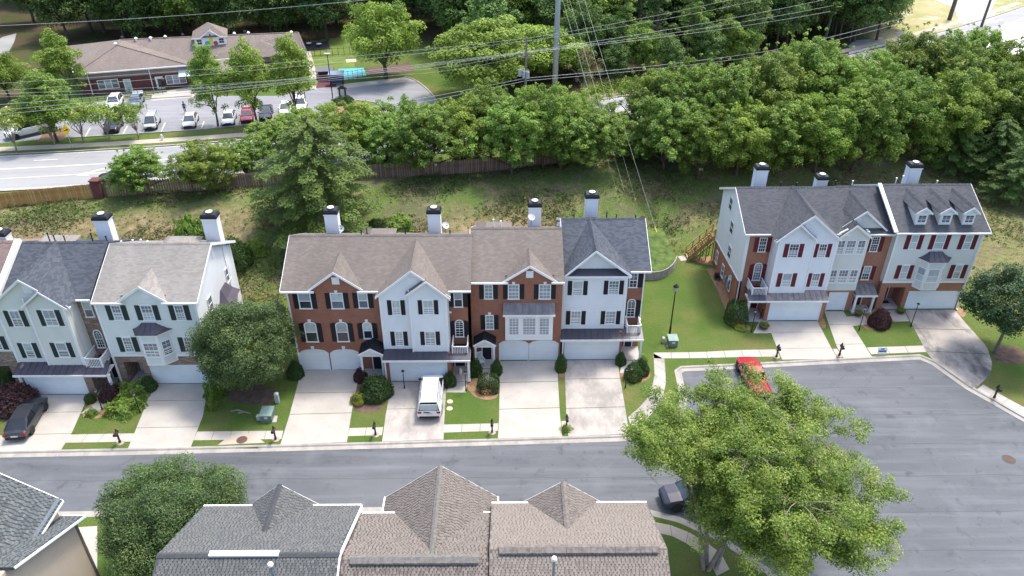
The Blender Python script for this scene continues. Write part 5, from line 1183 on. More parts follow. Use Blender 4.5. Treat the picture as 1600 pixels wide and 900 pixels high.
def near_house(label, x0, x1, yr, zr, ye, ze, cg, keyn, basem, keyc=None, rakes=(0, 0), y0=None, np_=240, strip=None, capm=None, ventcap=False):
    h = thing('townhouse', label, 'townhouse', ((x0+x1)/2, yr, 0), NG)
    s = (zr-ze)/(ye-yr); yb = 2*yr-ye; mb = MB()
    mb.slab([(x0, ye, ze), (x1, ye, ze), (x1, yr, zr), (x0, yr, zr)], .16); mb.slab([(x0, yb, ze), (x1, yb, ze), (x1, yr, zr-.003), (x0, yr, zr-.003)], .16)
    r = mb.build('roof', basem, h)
    F = [(x0, ye, ze), (x1, ye, ze), (x1, yr, zr), (x0, yr, zr)]; Bk = [(x0, yb, ze), (x1, yb, ze), (x1, yr, zr), (x0, yr, zr)]
    polys = [F, Bk]
    (xa, za), (xp, zp), (xb, zb), y0 = cg; rp = lambda z: min(ye, max(yr, yr+(zr-z)/s))
    k = MB(); za = zb = (za+zb)/2; QA = [(xa, y0, za), (xp, y0, zp), (xp, rp(zp), zp), (xa, rp(za), za)]; QB = [(xb, y0, zb), (xp, y0, zp), (xp, rp(zp), zp), (xb, rp(zb), zb)]
    k.slab(QA, .12); k.slab(QB, .12); cr = k.build('cross_roof', basem, h)
    shingles(r, keyn, polys, np_); shingles(cr, keyc or keyn, [QA, QB], 120)
    cm = capm or basem
    caps(h, (xp, y0, zp), (xp, rp(zp), zp), cm, .3, .16)
    if ventcap:
        v = MB(); v.ext([(x0+.5, yr-.3, zr-.02), (x0+.5, yr, zr+.16), (x0+.5, yr+.3, zr-.02)], [(x1-.5, yr-.3, zr-.02), (x1-.5, yr, zr+.16), (x1-.5, yr+.3, zr-.02)]); v.build('ridge_vent', cm, h)
        caps(h, (x0+.5, yr, zr+.14), (x1-.5, yr, zr+.14), cm, .55, .3, .05)
    else: caps(h, (x0, yr, zr), (x1, yr, zr), cm, .34, .18)
    if strip: v = MB(); v.box(strip[0], strip[1], yr-.16, yr+.16, zr+.0, zr+.12); v.build('ridge_vent', WHITE, h)
    g = MB(); g.box(x0, x1, ye, ye+.12, ze-.15, ze-.01); g.box(xa, xa-.1 if False else xa+.0001, y0, y0+.001, za-.1, za); g.build('gutter', TRIM, h)
    for f, x in zip(rakes, (x0, x1)):
        if f:
            v = MB(); w = .09
            for (A, B) in (((ye, ze), (yr, zr)), ((yr, zr), (yb, ze))):
                P = [(A[0], A[1]-.2), (B[0], B[1]-.2), (B[0], B[1]+.03), (A[0], A[1]+.03)]; v.ext([(x-.0 if f > 0 else x-w, a, b) for a, b in P], [(x+w if f > 0 else x, a, b) for a, b in P])
            v.build('rake_board', TRIM, h)
    w_ = MB(); w_.box(x0+.15, x1-.15, yb+.5, ye-.4, -.1, ze-.05); w_.build('wall', SIDE_T, h)
    w_ = MB(); P = [(x0+.16, zr-.02)]; w_.ext([(x0+.15, yb+.5, ze-.06), (x0+.15, ye-.4, ze-.06), (x0+.15, yr, zr-.2)], [(x1-.15, yb+.5, ze-.06), (x1-.15, ye-.4, ze-.06), (x1-.15, yr, zr-.2)]); w_.build('attic_wall', SIDE_T, h)
    w_ = MB(); w_.ext([(xa+.3, y0-.3, za+.05), (xb-.3, y0-.3, za+.05), (xp, y0-.3, zp-.2)], [(xa+.3, y0-.5, za+.05), (xb-.3, y0-.5, za+.05), (xp, y0-.5, zp-.2)]); w_.box(xa+.3, xb-.3, ye-.5, y0-.28, -.1, za-.02); w_.build('front_wall', SIDE_T, h)
    v = MB()
    for A, B in (((xa, za), (xp, zp)), ((xp, zp), (xb, zb))):
        P = [(A[0], A[1]-.2), (B[0], B[1]-.2), (B[0], B[1]-.02), (A[0], A[1]-.02)]; v.ext([(a, y0, b) for a, b in P], [(a, y0+.04, b) for a, b in P])
    for x, sg in ((xa, -1), (xb, 1)):
        ya_ = rp(za)
        if y0-ya_ > .3: v.box(min(x, x+sg*.1), max(x, x+sg*.1), ya_, y0+.04, za-.16, za-.0)
    v.build('rake_board', TRIM, h)
    return h
def vpipe(h, u, v, y, z0, tall):
    x, z = on(u, v, y); mb = MB(); mb.lathe((x, y, z0), [(.22, 0), (.17, .1), (.10, .38), (.075, .4), (.07, z-z0)], 12); p = mb.build('vent_pipe', mat('galvanised', (.30,.36,.42), .35, .2, 3, None, .5, .6), h)
    c = MB(); c.lathe((x, y, z), [(.06, -.02), (.12, .0), (.15, .08), (.12, .17), (.04, .2)], 12); c.build('vent_cap', WHITE, p)
y0 = 31.3
b1 = near_house('near grey shingle roof with white strip on its ridge', -17.75, -8.56, 25.6, 11.0, 31.0, 8.5, (on(382,796,y0), on(437,757,y0), on(509,792,y0), y0), 'slate', BASE_S, rakes=(0, 1), strip=(-15.1, -11.6), np_=270)
y0 = 32.2
b2 = near_house('near brown shingle roof with the tallest cross gable, middle of the near row', -8.45, -1.02, 25.35, 10.85, 30.4, 8.5, (on(603,779,y0), on(688,727,y0), on(777,774,y0), y0), 'brown', BASE_B, keyc='brown', np_=270, ventcap=True, capm=mat('grey_ridge_cap', (.15,.142,.13), .95, .3, 6))
y0 = 31.4
b3 = near_house('near tan shingle roof with low pyramid gable, right end of the near row', -.98, 8.1, 25.8, 11.0, 31.1, 8.5, (on(809,789,y0), on(880,752,y0), on(946,787,y0), y0), 'tan', BASE_N, keyc='brown', np_=270, ventcap=True, capm=mat('brown_ridge_cap', (.16,.142,.128), .95, .35, 5), rakes=(0, 0))
vpipe(b1, 423, 884, 24.4, 10.2, 1); vpipe(b3, 866, 875, 24.2, 9.9, 1)
mb = MB(); mb.box(8.15, 8.5, 27.6, 27.95, 7.6, 7.75); mb.build('wall_light', WHITE, b3)
# ---------- left corner house
yq = 31.2; xr_, zr_ = on(98, 782, yq); xl_, zl_ = on(0, 740, yq); sA = (zl_-zr_)/(xl_-xr_)
lb = thing('townhouse', 'blue grey shingle roof corner with tan walls at lower left edge', 'townhouse', (xr_-3, 29, 0), NG)
xR = xr_-9; zR = zr_+sA*(xR-xr_); A1 = [(xr_, yq, zr_), (xR, yq, zR), (xR, 22, zR), (xr_, 22, zr_)]
mb = MB(); mb.slab(A1, .14); r = mb.build('roof', BASE_T, lb); shingles(r, 'teal', [A1], 230, .25, .17, .15, .02)
a, b = Vector(at(75,777,zr_+.95)+(zr_+.95,)), Vector(at(30,841,zr_+.95)+(zr_+.95,)); xx = a.x; zz = zr_+sA*(xx-xr_); caps(lb, (xx, yq, zz), (xx, 24, zz), mat('teal_cap', (.12,.145,.165), .95, .25, 5), .34, .18)
mb = MB(); mb.box(xr_, xr_+.06, 25.5, yq, zr_-.1, zr_+.01); P = [(xr_, zr_-.2), (xR, zR-.2), (xR, zR), (xr_, zr_)]; mb.ext([(p, yq, q) for p, q in P], [(p, yq+.05, q) for p, q in P]); mb.build('rake_board', TRIM, lb)
x2, y2_ = at(132, 806, 7.7); ye_ = y2_; ze_ = 7.7; s_ = .5; yr_ = 25.2; A2 = [(xr_-3, ye_, ze_), (x2, ye_, ze_), (x2, yr_, ze_+(ye_-yr_)*s_), (xr_-3, yr_, ze_+(ye_-yr_)*s_)]
mb = MB(); mb.slab(A2, .14); r = mb.build('lower_roof', BASE_T, lb); shingles(r, 'teal', [A2], 60, .25, .17, .15, .016)
mb = MB(); mb.box(xr_-.3, x2+.05, ye_, ye_+.1, ze_-.15, ze_); P = [(ye_, ze_-.14), (yr_, ze_+(ye_-yr_)*s_-.14), (yr_, ze_+(ye_-yr_)*s_+.02), (ye_, ze_+.02)]; mb.ext([(x2, p, q) for p, q in P], [(x2+.05, p, q+.0) for p, q in P]); mb.build('gutter', TRIM, lb)
mb = MB(); mb.ext([(xr_-.35, yq-.3, 5), (xr_-.35, 22, 5), (xr_-.35, 22, zr_-.05), (xr_-.35, yq-.3, zr_-.05)], [(xr_-.6, yq-.3, 5), (xr_-.6, 22, 5), (xr_-.6, 22, zr_-.05), (xr_-.6, yq-.3, zr_-.05)]); mb.build('side_wall', SIDE_T, lb)
mb = MB(); q = [(ye_-.35, 0), (20, 0), (20, ze_+(ye_-yr_)*s_), (yr_, ze_+(ye_-yr_)*s_-.15), (ye_-.35, ze_)]; mb.ext([(x2-.45, a, b) for a, b in q], [(x2-.7, a, b) for a, b in q]); laps(mb, [(a, b) for a, b in q], lambda yy, z, o: (x2-.45+o, yy, z)); mb.build('end_wall', SIDE_T, lb)
mb = MB(); mb.box(x2-.55, x2-.38, ye_-.5, ye_-.33, 0, ze_); mb.build('corner_board', mat('bronze_trim', (.16,.13,.11), .6), lb)
pad('driveway', [(122,824),(152,822),(152,905),(150,960),(136,960)], m=CONC, z=.012)
# ============================================================ VEGETATION
def leafmesh(name, C, N, size, tint, m, asp=.62):
    n = len(C); N = N/np.maximum(1e-6, np.linalg.norm(N, axis=1, keepdims=True)); r = rng.normal(size=(n, 3)); a = np.cross(N, r); a /= np.maximum(1e-6, np.linalg.norm(a, axis=1, keepdims=True)); b = np.cross(N, a)
    s = size[:, None]; V = np.stack([C-a*s*.5, C-b*s*asp*.5+a*s*.08, C+a*s*.5, C+b*s*asp*.5+a*s*.08], 1).reshape(-1, 3).astype(np.float32)
    me = bpy.data.meshes.new(name); me.vertices.add(4*n); me.vertices.foreach_set('co', V.ravel()); me.loops.add(4*n); me.loops.foreach_set('vertex_index', np.arange(4*n, dtype=np.int32))
    me.polygons.add(n); me.polygons.foreach_set('loop_start', np.arange(0, 4*n, 4, dtype=np.int32)); me.polygons.foreach_set('loop_total', np.full(n, 4, np.int32)); me.update(calc_edges=True)
    me.attributes.new('tint', 'FLOAT', 'POINT').data.foreach_set('value', np.repeat(np.clip(tint, 0, 1), 4).astype(np.float32)); me.materials.append(m); return me
def unit(n):
    d = rng.normal(size=(n, 3)); return d/np.linalg.norm(d, axis=1, keepdims=True)
def clumps(cs, rcs, per, ls, up=.5, flat=.8, tvar=.16, fill=.5):
    """leaf clumps of radius rc round each centre"""
    Cs, Ns, T, Sz = [], [], [], []
    for c, rc in zip(cs, rcs):
        k = max(6, int(per*(rc/np.mean(rcs))**2)); d = unit(k); d[:,2] = np.where((d[:,2] < -.25) & (rng.random(k) < .7), -d[:,2], d[:,2]); r = rc*(fill+(1-fill)*rng.random(k)**.5)
        p = np.array(c)+d*r[:,None]*np.array([1, 1, flat]); Cs.append(p); Ns.append(d*.7+np.array([0, 0, up])+rng.normal(size=(k, 3))*.45); t0 = np.clip(rng.normal(.5, .17), .1, .9); T.append(t0+rng.normal(size=k)*tvar); Sz.append(ls*(.65+.7*rng.random(k)))
    return np.concatenate(Cs), np.concatenate(Ns), np.concatenate(Sz), np.concatenate(T)
def crown_centres(n, R_, H, cz, rc, top=1.0, hollow=.5, shape='ell', bumps=.18):
    """clump centres through the crown volume, uneven outline"""
    out = []; ph = rng.random(6)*6.28
    while len(out) < n:
        d = unit(1)[0]; r = (hollow+(1-hollow)*rng.random()**.6); th_ = math.atan2(d[1], d[0])
        k = 1+bumps*(math.sin(3*th_+ph[0])+.7*math.sin(5*th_+ph[1]+d[2]*3)+.6*math.sin(4*d[2]+ph[2]))
        p = np.array([d[0]*R_*r*k, d[1]*R_*r*k, d[2]*H/2*r*(1+.1*math.sin(2*th_+ph[3]))])
        if shape == 'oval': f = 1-.45*max(0, p[2]/(H/2)); p[:2] *= f
        if shape == 'cone': f = 1.15-.95*((p[2]+H/2)/H); p[:2] *= max(.12, f)
        if d[2] < -.55 and rng.random() < .6: continue
        p[2] += cz; out.append(p)
    return out, [rc*(.65+.7*rng.random()) for _ in out]
def limbs(mb, base, tops, r0, fork, n=6, sides=6, wig=.25):
    base = Vector(base); f = base+Vector((rng.normal()*.1, rng.normal()*.1, fork)); mid = base.lerp(f, .5)+Vector((rng.normal()*.06, rng.normal()*.06, 0))
    mb.cyl(base-Vector((0,0,.3)), mid, r0*1.2, r0*.95, sides+2, False); mb.cyl(mid, f, r0*.95, r0*.8, sides+2, False)
    for t in tops[:n]:
        t = Vector(t); a = f.lerp(t, .33)+Vector((rng.normal()*wig, rng.normal()*wig, .3)); b = f.lerp(t, .7)+Vector((rng.normal()*wig, rng.normal()*wig, .2))
        mb.cyl(f-Vector((0,0,r0)), a, r0*.62, r0*.42, sides, False); mb.cyl(a, b, r0*.42, r0*.24, sides, False); mb.cyl(b, t, r0*.24, r0*.07, sides, False)
BARK = mat('bark', (.10,.08,.065), .95, .35, 4, 14); BARK_P = mat('pale_bark', (.24,.205,.175), .9, .3, 3, 12); BARK_G = mat('grey_brown_bark', (.17,.14,.12), .95, .35, 3, 12)
L_MID = tint_mat('leaves_mid', [(0.0654,0.1315,0.0182),(0.1241,0.2188,0.0301),(0.198,0.3153,0.0453),(0.2929,0.4203,0.0694)], .55, 0.34)
L_YEL = tint_mat('leaves_yellow_green', [(0.0844,0.1516,0.0174),(0.1537,0.2474,0.0261),(0.2381,0.3433,0.0435),(0.3381,0.4312,0.0754)], .55, 0.36)
L_DARK = tint_mat('leaves_dark', [(0.04,0.0881,0.022),(0.0751,0.1498,0.032),(0.1301,0.2202,0.0481),(0.2001,0.3084,0.0681)], .55, 0.28)
L_MAPLE = tint_mat('leaves_maple', [(0.035,0.0734,0.0246),(0.0657,0.1201,0.0358),(0.1008,0.1668,0.0515),(0.1533,0.2169,0.0717)], .5, 0.3)
L_LIME = tint_mat('leaves_lime', [(0.0584,0.1204,0.0147),(0.1298,0.2154,0.0246),(0.2142,0.3041,0.0444),(0.3245,0.3927,0.0864)], .5, 0.38)
L_PINE = tint_mat('pine_needles', [(0.0263,0.0735,0.02),(0.0571,0.1266,0.0281),(0.1098,0.2042,0.0481),(0.1866,0.296,0.0721)], .6, 0.25)
L_BUSH = tint_mat('boxwood_leaves', [(0.0135,0.0364,0.0104),(0.0297,0.0715,0.013),(0.0567,0.1144,0.0208),(0.0945,0.1625,0.0338)], .5, 0.25)
L_RED = tint_mat('dark_red_leaves', [(.022,.008,.010),(.040,.014,.016),(.06,.022,.024),(.085,.035,.03)], .5, .12)
L_GOLD = tint_mat('yellow_leaves', [(.10,.14,.012),(.18,.22,.02),(.28,.30,.03),(.36,.36,.06)], .5, .3)
L_PINK = tint_mat('pink_blossom', [(.07,.12,.03),(.11,.16,.04),(.14,.17,.06),(.36,.15,.12)], .6, .25)
PETAL = tint_mat('white_blossom', [(.6,.58,.5),(.75,.74,.68)], .6, .25); PETAL_P = tint_mat('pink_flower', [(.55,.25,.2),(.6,.45,.3)], .6, .25)
PROTO = {}
def proto(key, trunk, crown, R_, cz, name='tree', extra=None): PROTO[key] = dict(trunk=trunk, crown=crown, R=R_, cz=cz, name=name, extra=extra)
def mk(key, R_, H, cz, nclump, rc, per, ls, m, shape='ell', hollow=.45, fork=2.0, r0=.2, bark=None, name='tree', up=.5, flat=.8, bumps=.18, nl=7, flowers=None, sprigs=0, fill=.45):
    cs, rcs = crown_centres(nclump, R_, H, cz, rc, hollow=hollow, shape=shape, bumps=bumps)
    for c in [cs[i] for i in rng.integers(0, len(cs), sprigs)]:       # shoots that break the outline
        d = np.array(c)-np.array([0, 0, cz]); q = np.linalg.norm(d/np.array([R_, R_, H/2]))
        if q > .6: cs.append(np.array([0, 0, cz])+d/q*(1.0+.2*rng.random())+np.array([0, 0, .25])); rcs.append(rc*.42)
    C, N, Z_, T = clumps(cs, rcs, per, ls, up, flat, tvar=.2, fill=.2 if sprigs else fill); cm = leafmesh('crown', C, N, Z_, T, m)
    tm = MB(); order = sorted(cs, key=lambda p: -abs(p[0])-abs(p[1])); limbs(tm, (0,0,0), order[::max(1, len(order)//nl)], r0, fork, nl); ex = None
    if flowers:
        k = flowers; top = [c for c in cs if c[2] > cz]; idx = rng.integers(0, len(top), k); F = np.array([top[i] for i in idx])+unit(k)*np.array([1,1,.8])*rc*.95; F[:,2] += .1
        ex = leafmesh('blossom', np.repeat(F, 5, 0)+rng.normal(size=(k*5, 3))*.09, rng.normal(size=(k*5, 3))+np.array([0,0,1]), np.full(k*5, .16), rng.random(k*5), PETAL)
    proto(key, tm.mesh('trunk', bark or BARK, smooth=True, recalc=False), cm, R_, cz, name, ex)
for i in range(3): mk('row%d' % i, 4.0, 7.4, 4.9, (330, 260, 380)[i], (.52,.62,.46)[i], (95,125,85)[i], .205, (L_MID, L_YEL, L_MID)[i], hollow=.28, fork=1.3, bumps=(.28,.2,.34)[i], up=.7, sprigs=60)
mk('rowy', 4.0, 7.4, 5.0, 300, .55, 95, .205, L_LIME, hollow=.25, fork=1.6, bumps=.3, up=.7, sprigs=70)
for i in range(2): mk('pear%d' % i, 2.9, 9.2, 6.4, 110, .75, 120, .24, L_YEL, shape='oval', hollow=.3, fork=2.2, r0=.16, bumps=.1)
for i in range(3): mk('wood%d' % i, 4.6, 14, 8.2, 150, 1.2, 95, .40, (L_DARK, L_MID, L_DARK)[i], hollow=.3, fork=3.5, r0=.26)
for i in range(2): mk('oak%d' % i, 5.0, 8.6, 6.6, 150, 1.05, 125, .32, L_YEL, hollow=.45, fork=2.2, r0=.3, bumps=.12)
for i in range(2): mk('crape%d' % i, 2.0, 2.2, 3.2, 34, .6, 95, .2, L_YEL, hollow=.25, fork=1.0, r0=.09, bark=BARK_P, name='crape_myrtle', flowers=45, nl=8)
mk('pinkcrape', 2.2, 4.4, 4.0, 26, .6, 70, .22, L_PINK, hollow=.3, fork=1.0, r0=.09, bark=BARK_P, name='crape_myrtle')
def mk_pine(key, m=L_PINE):
    cs, rcs = [], []; H = 19.
    for k in range(60):
        z = 4+rng.random()*14.5; a = rng.random()*6.28; r = (1-(z-4)/17)*4.0*(.35+.65*rng.random()); cs.append(np.array([math.cos(a)*r, math.sin(a)*r, z])); rcs.append(.95*(.7+.6*rng.random()))
    cs.append(np.array([0, 0, 18.6])); rcs.append(.9)
    C, N, Z_, T = clumps(cs, rcs, 120, .4, .7, .5); tm = MB(); tm.cyl((0,0,-.3), (0,0,9), .26, .2, 9, False); tm.cyl((0,0,9), (.1,0,18.5), .2, .05, 8, False)
    for c in cs[:40]: tm.cyl((0,0,c[2]-.8), tuple(c), .07, .025, 5, False)
    proto(key, tm.mesh('trunk', BARK_G, smooth=True, recalc=False), leafmesh('crown', C, N, Z_, T, m, .4), 3.6, 13.5, 'pine_tree')
mk_pine('pine0'); mk_pine('pine1', L_MID)
def mk_layer(key, m=L_MID):     # layered conifer with drooping fan branches
    P, N, T, Z_ = [], [], [], []; tm = MB(); tm.cyl((0,0,-.3), (0,0,9.6), .2, .05, 8, False)
    for k in range(95):
        z = 1.0+8.4*(k/95)**.9; L = 4.4*(1-(z/10.4)**2.6)*(.7+.4*rng.random())+.4; a = k*2.4+rng.random()*.6; ex = np.array([math.cos(a), math.sin(a), 0]); sd_ = np.array([-math.sin(a), math.cos(a), 0]); n = int(135*L)
        u = rng.random(n)**.6; w = (rng.random(n)-.5)*2*(.18+.55*u*(1.25-u))*L*.42; z_ = z+.55*u-.55*u*u*1.7+rng.normal(size=n)*.07
        P.append(ex*(u*L)[:,None]+sd_*w[:,None]+np.array([0,0,1])*z_[:,None]); N.append(np.array([0,0,1.])+ex*.3+rng.normal(size=(n,3))*.35); T.append(np.clip(rng.normal(.52,.12),.1,.9)+rng.normal(size=n)*.14); Z_.append(.19*(.7+.6*rng.random(n)))
        tm.cyl((0,0,z), tuple(ex*L*.85+np.array([0,0,z+.1])), .045, .012, 5, False)
    proto(key, tm.mesh('trunk', BARK_G, smooth=True, recalc=False), leafmesh('crown', np.concatenate(P), np.concatenate(N), np.concatenate(Z_), np.concatenate(T), m, .5), 4.4, 5.0, 'conifer_tree')
L_CON = tint_mat('conifer_needles', [(0.0405,0.0818,0.0144),(0.0783,0.1386,0.0216),(0.1188,0.1914,0.0312),(0.1688,0.2508,0.0504)], .6, .25)
mk_layer('layer', L_CON); mk_layer('layerd', L_DARK)
TREES = []
def place(key, x, y, s, label, group, zs=None, rot=None, name=None, cat='tree', z=None):
    p = PROTO[key]; g = (hgt(x, y) if y > 44 else 0) if z is None else z
    t = thing(name or p['name'], label, cat, (x, y, g), group, fixed=False); t.rotation_euler = (0, 0, rng.random()*6.28 if rot is None else rot); t.scale = (s, s, zs or s)
    for k in ('trunk', 'crown', 'extra'):
        if p[k]:
            o = bpy.data.objects.new({'extra': 'blossom'}.get(k, k), p[k]); link(o, t)
    TREES.append((t, x, y, s*p['R'])); return t
def put(key, u, v, rpx, label, group, zk=1.0, **kw):
    """place a tree so that its crown centre is seen at (u,v) with radius rpx"""
    p = PROTO[key]; g = 3.0; s = 1
    for _ in range(6):
        zc = g+p['cz']*s*zk; x, y = at(u, v, zc); Z = y*math.cos(PITCH)+(CAMH-zc)*math.sin(PITCH); s = rpx*Z/FOC/p['R']; g = hgt(x, y) if y > 44 else 0
    return place(key, x, y, s, label, group, zs=s*zk, **kw)
RG = 'trees in the row along the back fence'
row = [(216,264,44,'row0','round bush-like tree left of the row, over the brown fence by the brick post',.75),(318,257,46,'row1','second tree from the left end of the fence row, beside the round one',.8),(380,245,38,'row2','pale tree just left of the big layered conifer',.85),
 (428,222,36,'row0',None,.8),(468,204,34,'row1',None,.75),(541,208,46,'row1',None,.9),(596,232,42,'row0',None,.9),(640,208,42,'row2',None,.95),(668,228,46,'row0','tree hanging over the fence above the second chimney',.95),(722,215,48,'row1',None,1),(765,190,44,'row2',None,1),(800,222,48,'row0','tree on the fence row just below the utility pole',1),
 (850,195,46,'row1',None,1),(878,225,42,'row0',None,.95),(925,215,44,'row2',None,.95),(955,196,46,'row1',None,1),(908,182,34,'row1','small tree behind the steel pole foot near the road',.75),(985,228,40,'row0','small tree beside the guy wires at the end of the fence',.95),(1015,170,44,'rowy',None,1),(1045,205,48,'row0',None,1),(1085,160,48,'row2',None,1),(1100,222,46,'row1','tree at the top of the bank left of the cul-de-sac row',1),(1140,165,48,'row0',None,1),(1160,215,48,'row1',None,1),
 (1200,150,50,'rowy','yellow green tree in front of the lattice-leg pole',1),(1225,205,50,'row0',None,1),(1262,130,52,'rowy','bright yellow green tree below the guard rail',1),(1290,200,52,'row1',None,1),(1310,150,48,'row0',None,1),(1352,185,52,'row0',None,1),(1362,140,44,'row1',None,1),(1405,160,50,'row2',None,1),(1425,115,48,'rowy','yellow olive tree near the concrete yard',1),(1440,205,48,'row1',None,1),(1475,120,48,'row2',None,1),
 (1500,165,50,'rowy',None,1),(1520,105,44,'row0','sparse tree in front of the white concrete yard',1),(1565,160,48,'rowy',None,1),(1590,120,42,'row1',None,1),(1600,195,48,'row0',None,1),(1640,160,50,'row1',None,1)]
LM = ((460,'left of the layered conifer'),(520,'behind the layered conifer'),(570,'just right of the layered conifer'),(620,'left of the second middle chimney'),(660,'just left above the second middle chimney'),(700,'over the second middle chimney'),(745,'right of the second middle chimney'),(790,'left of the utility pole'),(840,'at the foot of the utility pole'),(865,'over the third middle chimney'),(900,'at the foot of the steel pole'),(940,'over the fourth middle chimney'),(970,'left of the guy wires'),(1005,'under the guy wires'),(1030,'at the right end of the fence'),(1060,'left above the deck stairs'),(1095,'above the deck stairs'),(1125,'right above the deck stairs'),(1155,'left of the first right-row chimney'),(1180,'behind the first right-row chimney'),(1210,'right of the first right-row chimney'),(1245,'left of the short chimney'),(1275,'behind the short chimney'),(1300,'just right of the short chimney'),(1330,'well right of the short chimney'),(1358,'halfway between the short and last chimneys'),(1390,'left of the last chimney'),(1415,'close left of the last chimney'),(1432,'straight behind the last chimney'),(1460,'close right of the last chimney'),(1490,'right of the last chimney'),(1510,'below the concrete yard'),(1545,'below the white yard'),(1575,'below the right part of the white yard'),(1595,'beside the white yard at the edge'),(1620,'at the right edge'),(9999,'partly outside the right edge'))
for u, v, r, k, lab, zk in row:
    lm = next(t for a, t in LM if u < a); back = v < 200
    big = 1.0 if u < 420 else 1.13; zk *= 1.2 if back and u > 560 else 1.0
    if 935 < u < 1000: big, zk = .74, .68
    put(k, u, v-(4 if big > 1 else 0)-(7 if 560 < u < 900 and not back else 0), r*big, lab or '%s tree in the fence row, %s line, %s' % ('yellowish' if k == 'rowy' else 'green', 'back' if back else 'front', lm), RG, zk)
put('layer', 488, 246, 100, 'big layered green conifer on the bank in front of the fence', None, .82)
for u, v, r, k, lab in ((1560,232,52,'layerd','dark conifer at right edge above the last chimney'),(1495,225,46,'layerd','dark conifer left of the one at the right edge'),(1600,270,50,'layerd','dark conifer cut off by the right edge'),(1545,185,40,'layer','lighter layered conifer among the dark conifers')): put(k, u, v, r, lab, 'conifers at the right end of the row', .9)
# school lot
PG = 'upright trees in the school lot'
put('pear0', 325, 126, 30, 'upright tree left of the other two in the lot, below the cupola', PG, 1.15); put('pear1', 388, 120, 33, 'upright tree in the middle of the three in the school lot', PG, 1.1); put('pear0', 455, 114, 34, 'upright tree right of the other two, beside the playground', PG, 1.05)
put('pear1', 92, 100, 34, 'tall tree at the left corner of the brick school', None, .95); put('pear0', 70, 160, 42, 'broad tree behind the white shuttle bus', None, .7); put('oak0', 0, 112, 34, 'tree cut off by the left edge beside the school', None)
CG = 'white flowering crape myrtles along the lot'
for u, v, r, lab in ((8,190,32,'crape myrtle at the left edge in front of the shuttle bus'),(72,188,26,'crape myrtle behind the yellow sign, over brown mulch'),(118,180,28,'crape myrtle just right of the yellow sign'),(158,180,27,'crape myrtle left of the black parked car'),(205,178,26,'crape myrtle between the black car and silver van')): put('crape%d' % (u % 2), u, v, r, lab, CG)
put('oak0', 597, 52, 54, 'big round tree beside the playground', None, 1.0); put('oak1', 756, 84, 74, 'very large round tree left of the steel pole', None, .72); put('oak0', 838, 76, 66, 'large round tree directly behind the steel pole', None, .62)
put('pinkcrape', 918, 105, 26, 'pink flowering crape myrtle at the wood edge', None)
WG = 'trees of the dark wood behind the school'
r_ = random.Random(3)
for y in (150, 158, 168, 180, 194):
    x = -150
    while x < 78+(y-150)*.25:
        xx, yy = x+r_.uniform(-2, 2), y+r_.uniform(-3, 3)+x*.06
        if -100 < xx < -33 and yy < 152: x += 6.5; continue
        if -34 < xx < -12 and yy < 160: x += 6.5; continue
        if xx < -92 and yy < 182: x += 7; continue
        place(r_.choice(['wood0', 'wood1', 'wood2', 'wood0', 'wood2']), xx, yy, r_.uniform(.85, 1.2), 'tree in the dark wood behind the brick school', WG, z=3); x += r_.uniform(4.6, 6.6)
for x, y, k, s in ((-3,132,'wood2',.95),(-1,142,'wood1',1.1),(20,134,'pine1',.85),(26,136,'pine0',.95),(31,133,'pine1',.9),(24,143,'pine0',1.05),(35,142,'pine1',1),(15,143,'wood1',1.0),(13,133,'wood0',.8),(29,150,'wood2',1.1),(42,139,'wood0',.9),(45,146,'pine0',1.05),(51,147,'wood2',1),(55,156,'pine0',1.0),(62,162,'wood0',1),(68,165,'wood2',.95),(34,131,'wood0',.6),(38,134,'wood1',.6),(23,130,'wood1',.6),(17,132,'wood0',.65),(12,128,'wood1',.5),(41,135,'wood1',.55),(20,148,'wood2',1.1),(36,150,'wood0',1.1),(9,139,'wood0',1.0),(5,146,'wood2',1.1),(58,168,'wood2',1.1),(48,154,'wood0',1.1),(72,162,'wood1',.9),(77,167,'wood2',.95),(80,174,'wood0',1.0),(18,126,'wood2',.45),(27,127,'wood0',.5)):
    place(k, x, y, s, 'tall pine beyond the road, right of the steel pole' if 'pine' in k else 'broadleaf tree in the wood beyond the road on the right', 'pines beyond the road' if 'pine' in k else 'broadleaf trees beyond the road', z=3)
for x, y, s in ((-104,150,.9),(-97,142,.8),(-112,165,1),(-100,168,1.1)): place('wood2', x, y, s, 'tree at the upper left corner beside the side road', 'trees at the upper left corner', z=3)
# ---------- near trees
mk('maple', 4.1, 6.6, 5.0, 440, .70, 320, .112, L_MAPLE, hollow=.42, fork=1.6, r0=.2, bumps=.09, up=.35, flat=.9)
mk('maple2', 4.1, 7.2, 4.6, 420, .72, 260, .13, L_MAPLE, hollow=.4, fork=1.5, r0=.2, bumps=.08, up=.35, flat=.9)
L_SHADE = tint_mat('leaves_deep_green', [(.014,.036,.012),(.027,.062,.018),(.045,.092,.028),(.075,.13,.045)], .5, .2)
mk('dark_maple', 3.4, 5.0, 5.2, 220, .66, 150, .16, L_SHADE, hollow=.55, fork=2.4, r0=.14, bumps=.08, up=.6, bark=BARK_G)
put('maple2', 385, 538, 75, 'round dense green maple on the lawn between the two townhouse rows', None, 1.0)
put('maple', 268, 806, 100, 'large dense green maple between the near roofs, lower left', None, .95)
put('dark_maple', 1588, 470, 66, 'dark green shade tree on a mulch ring at the right edge', None, 1.0)
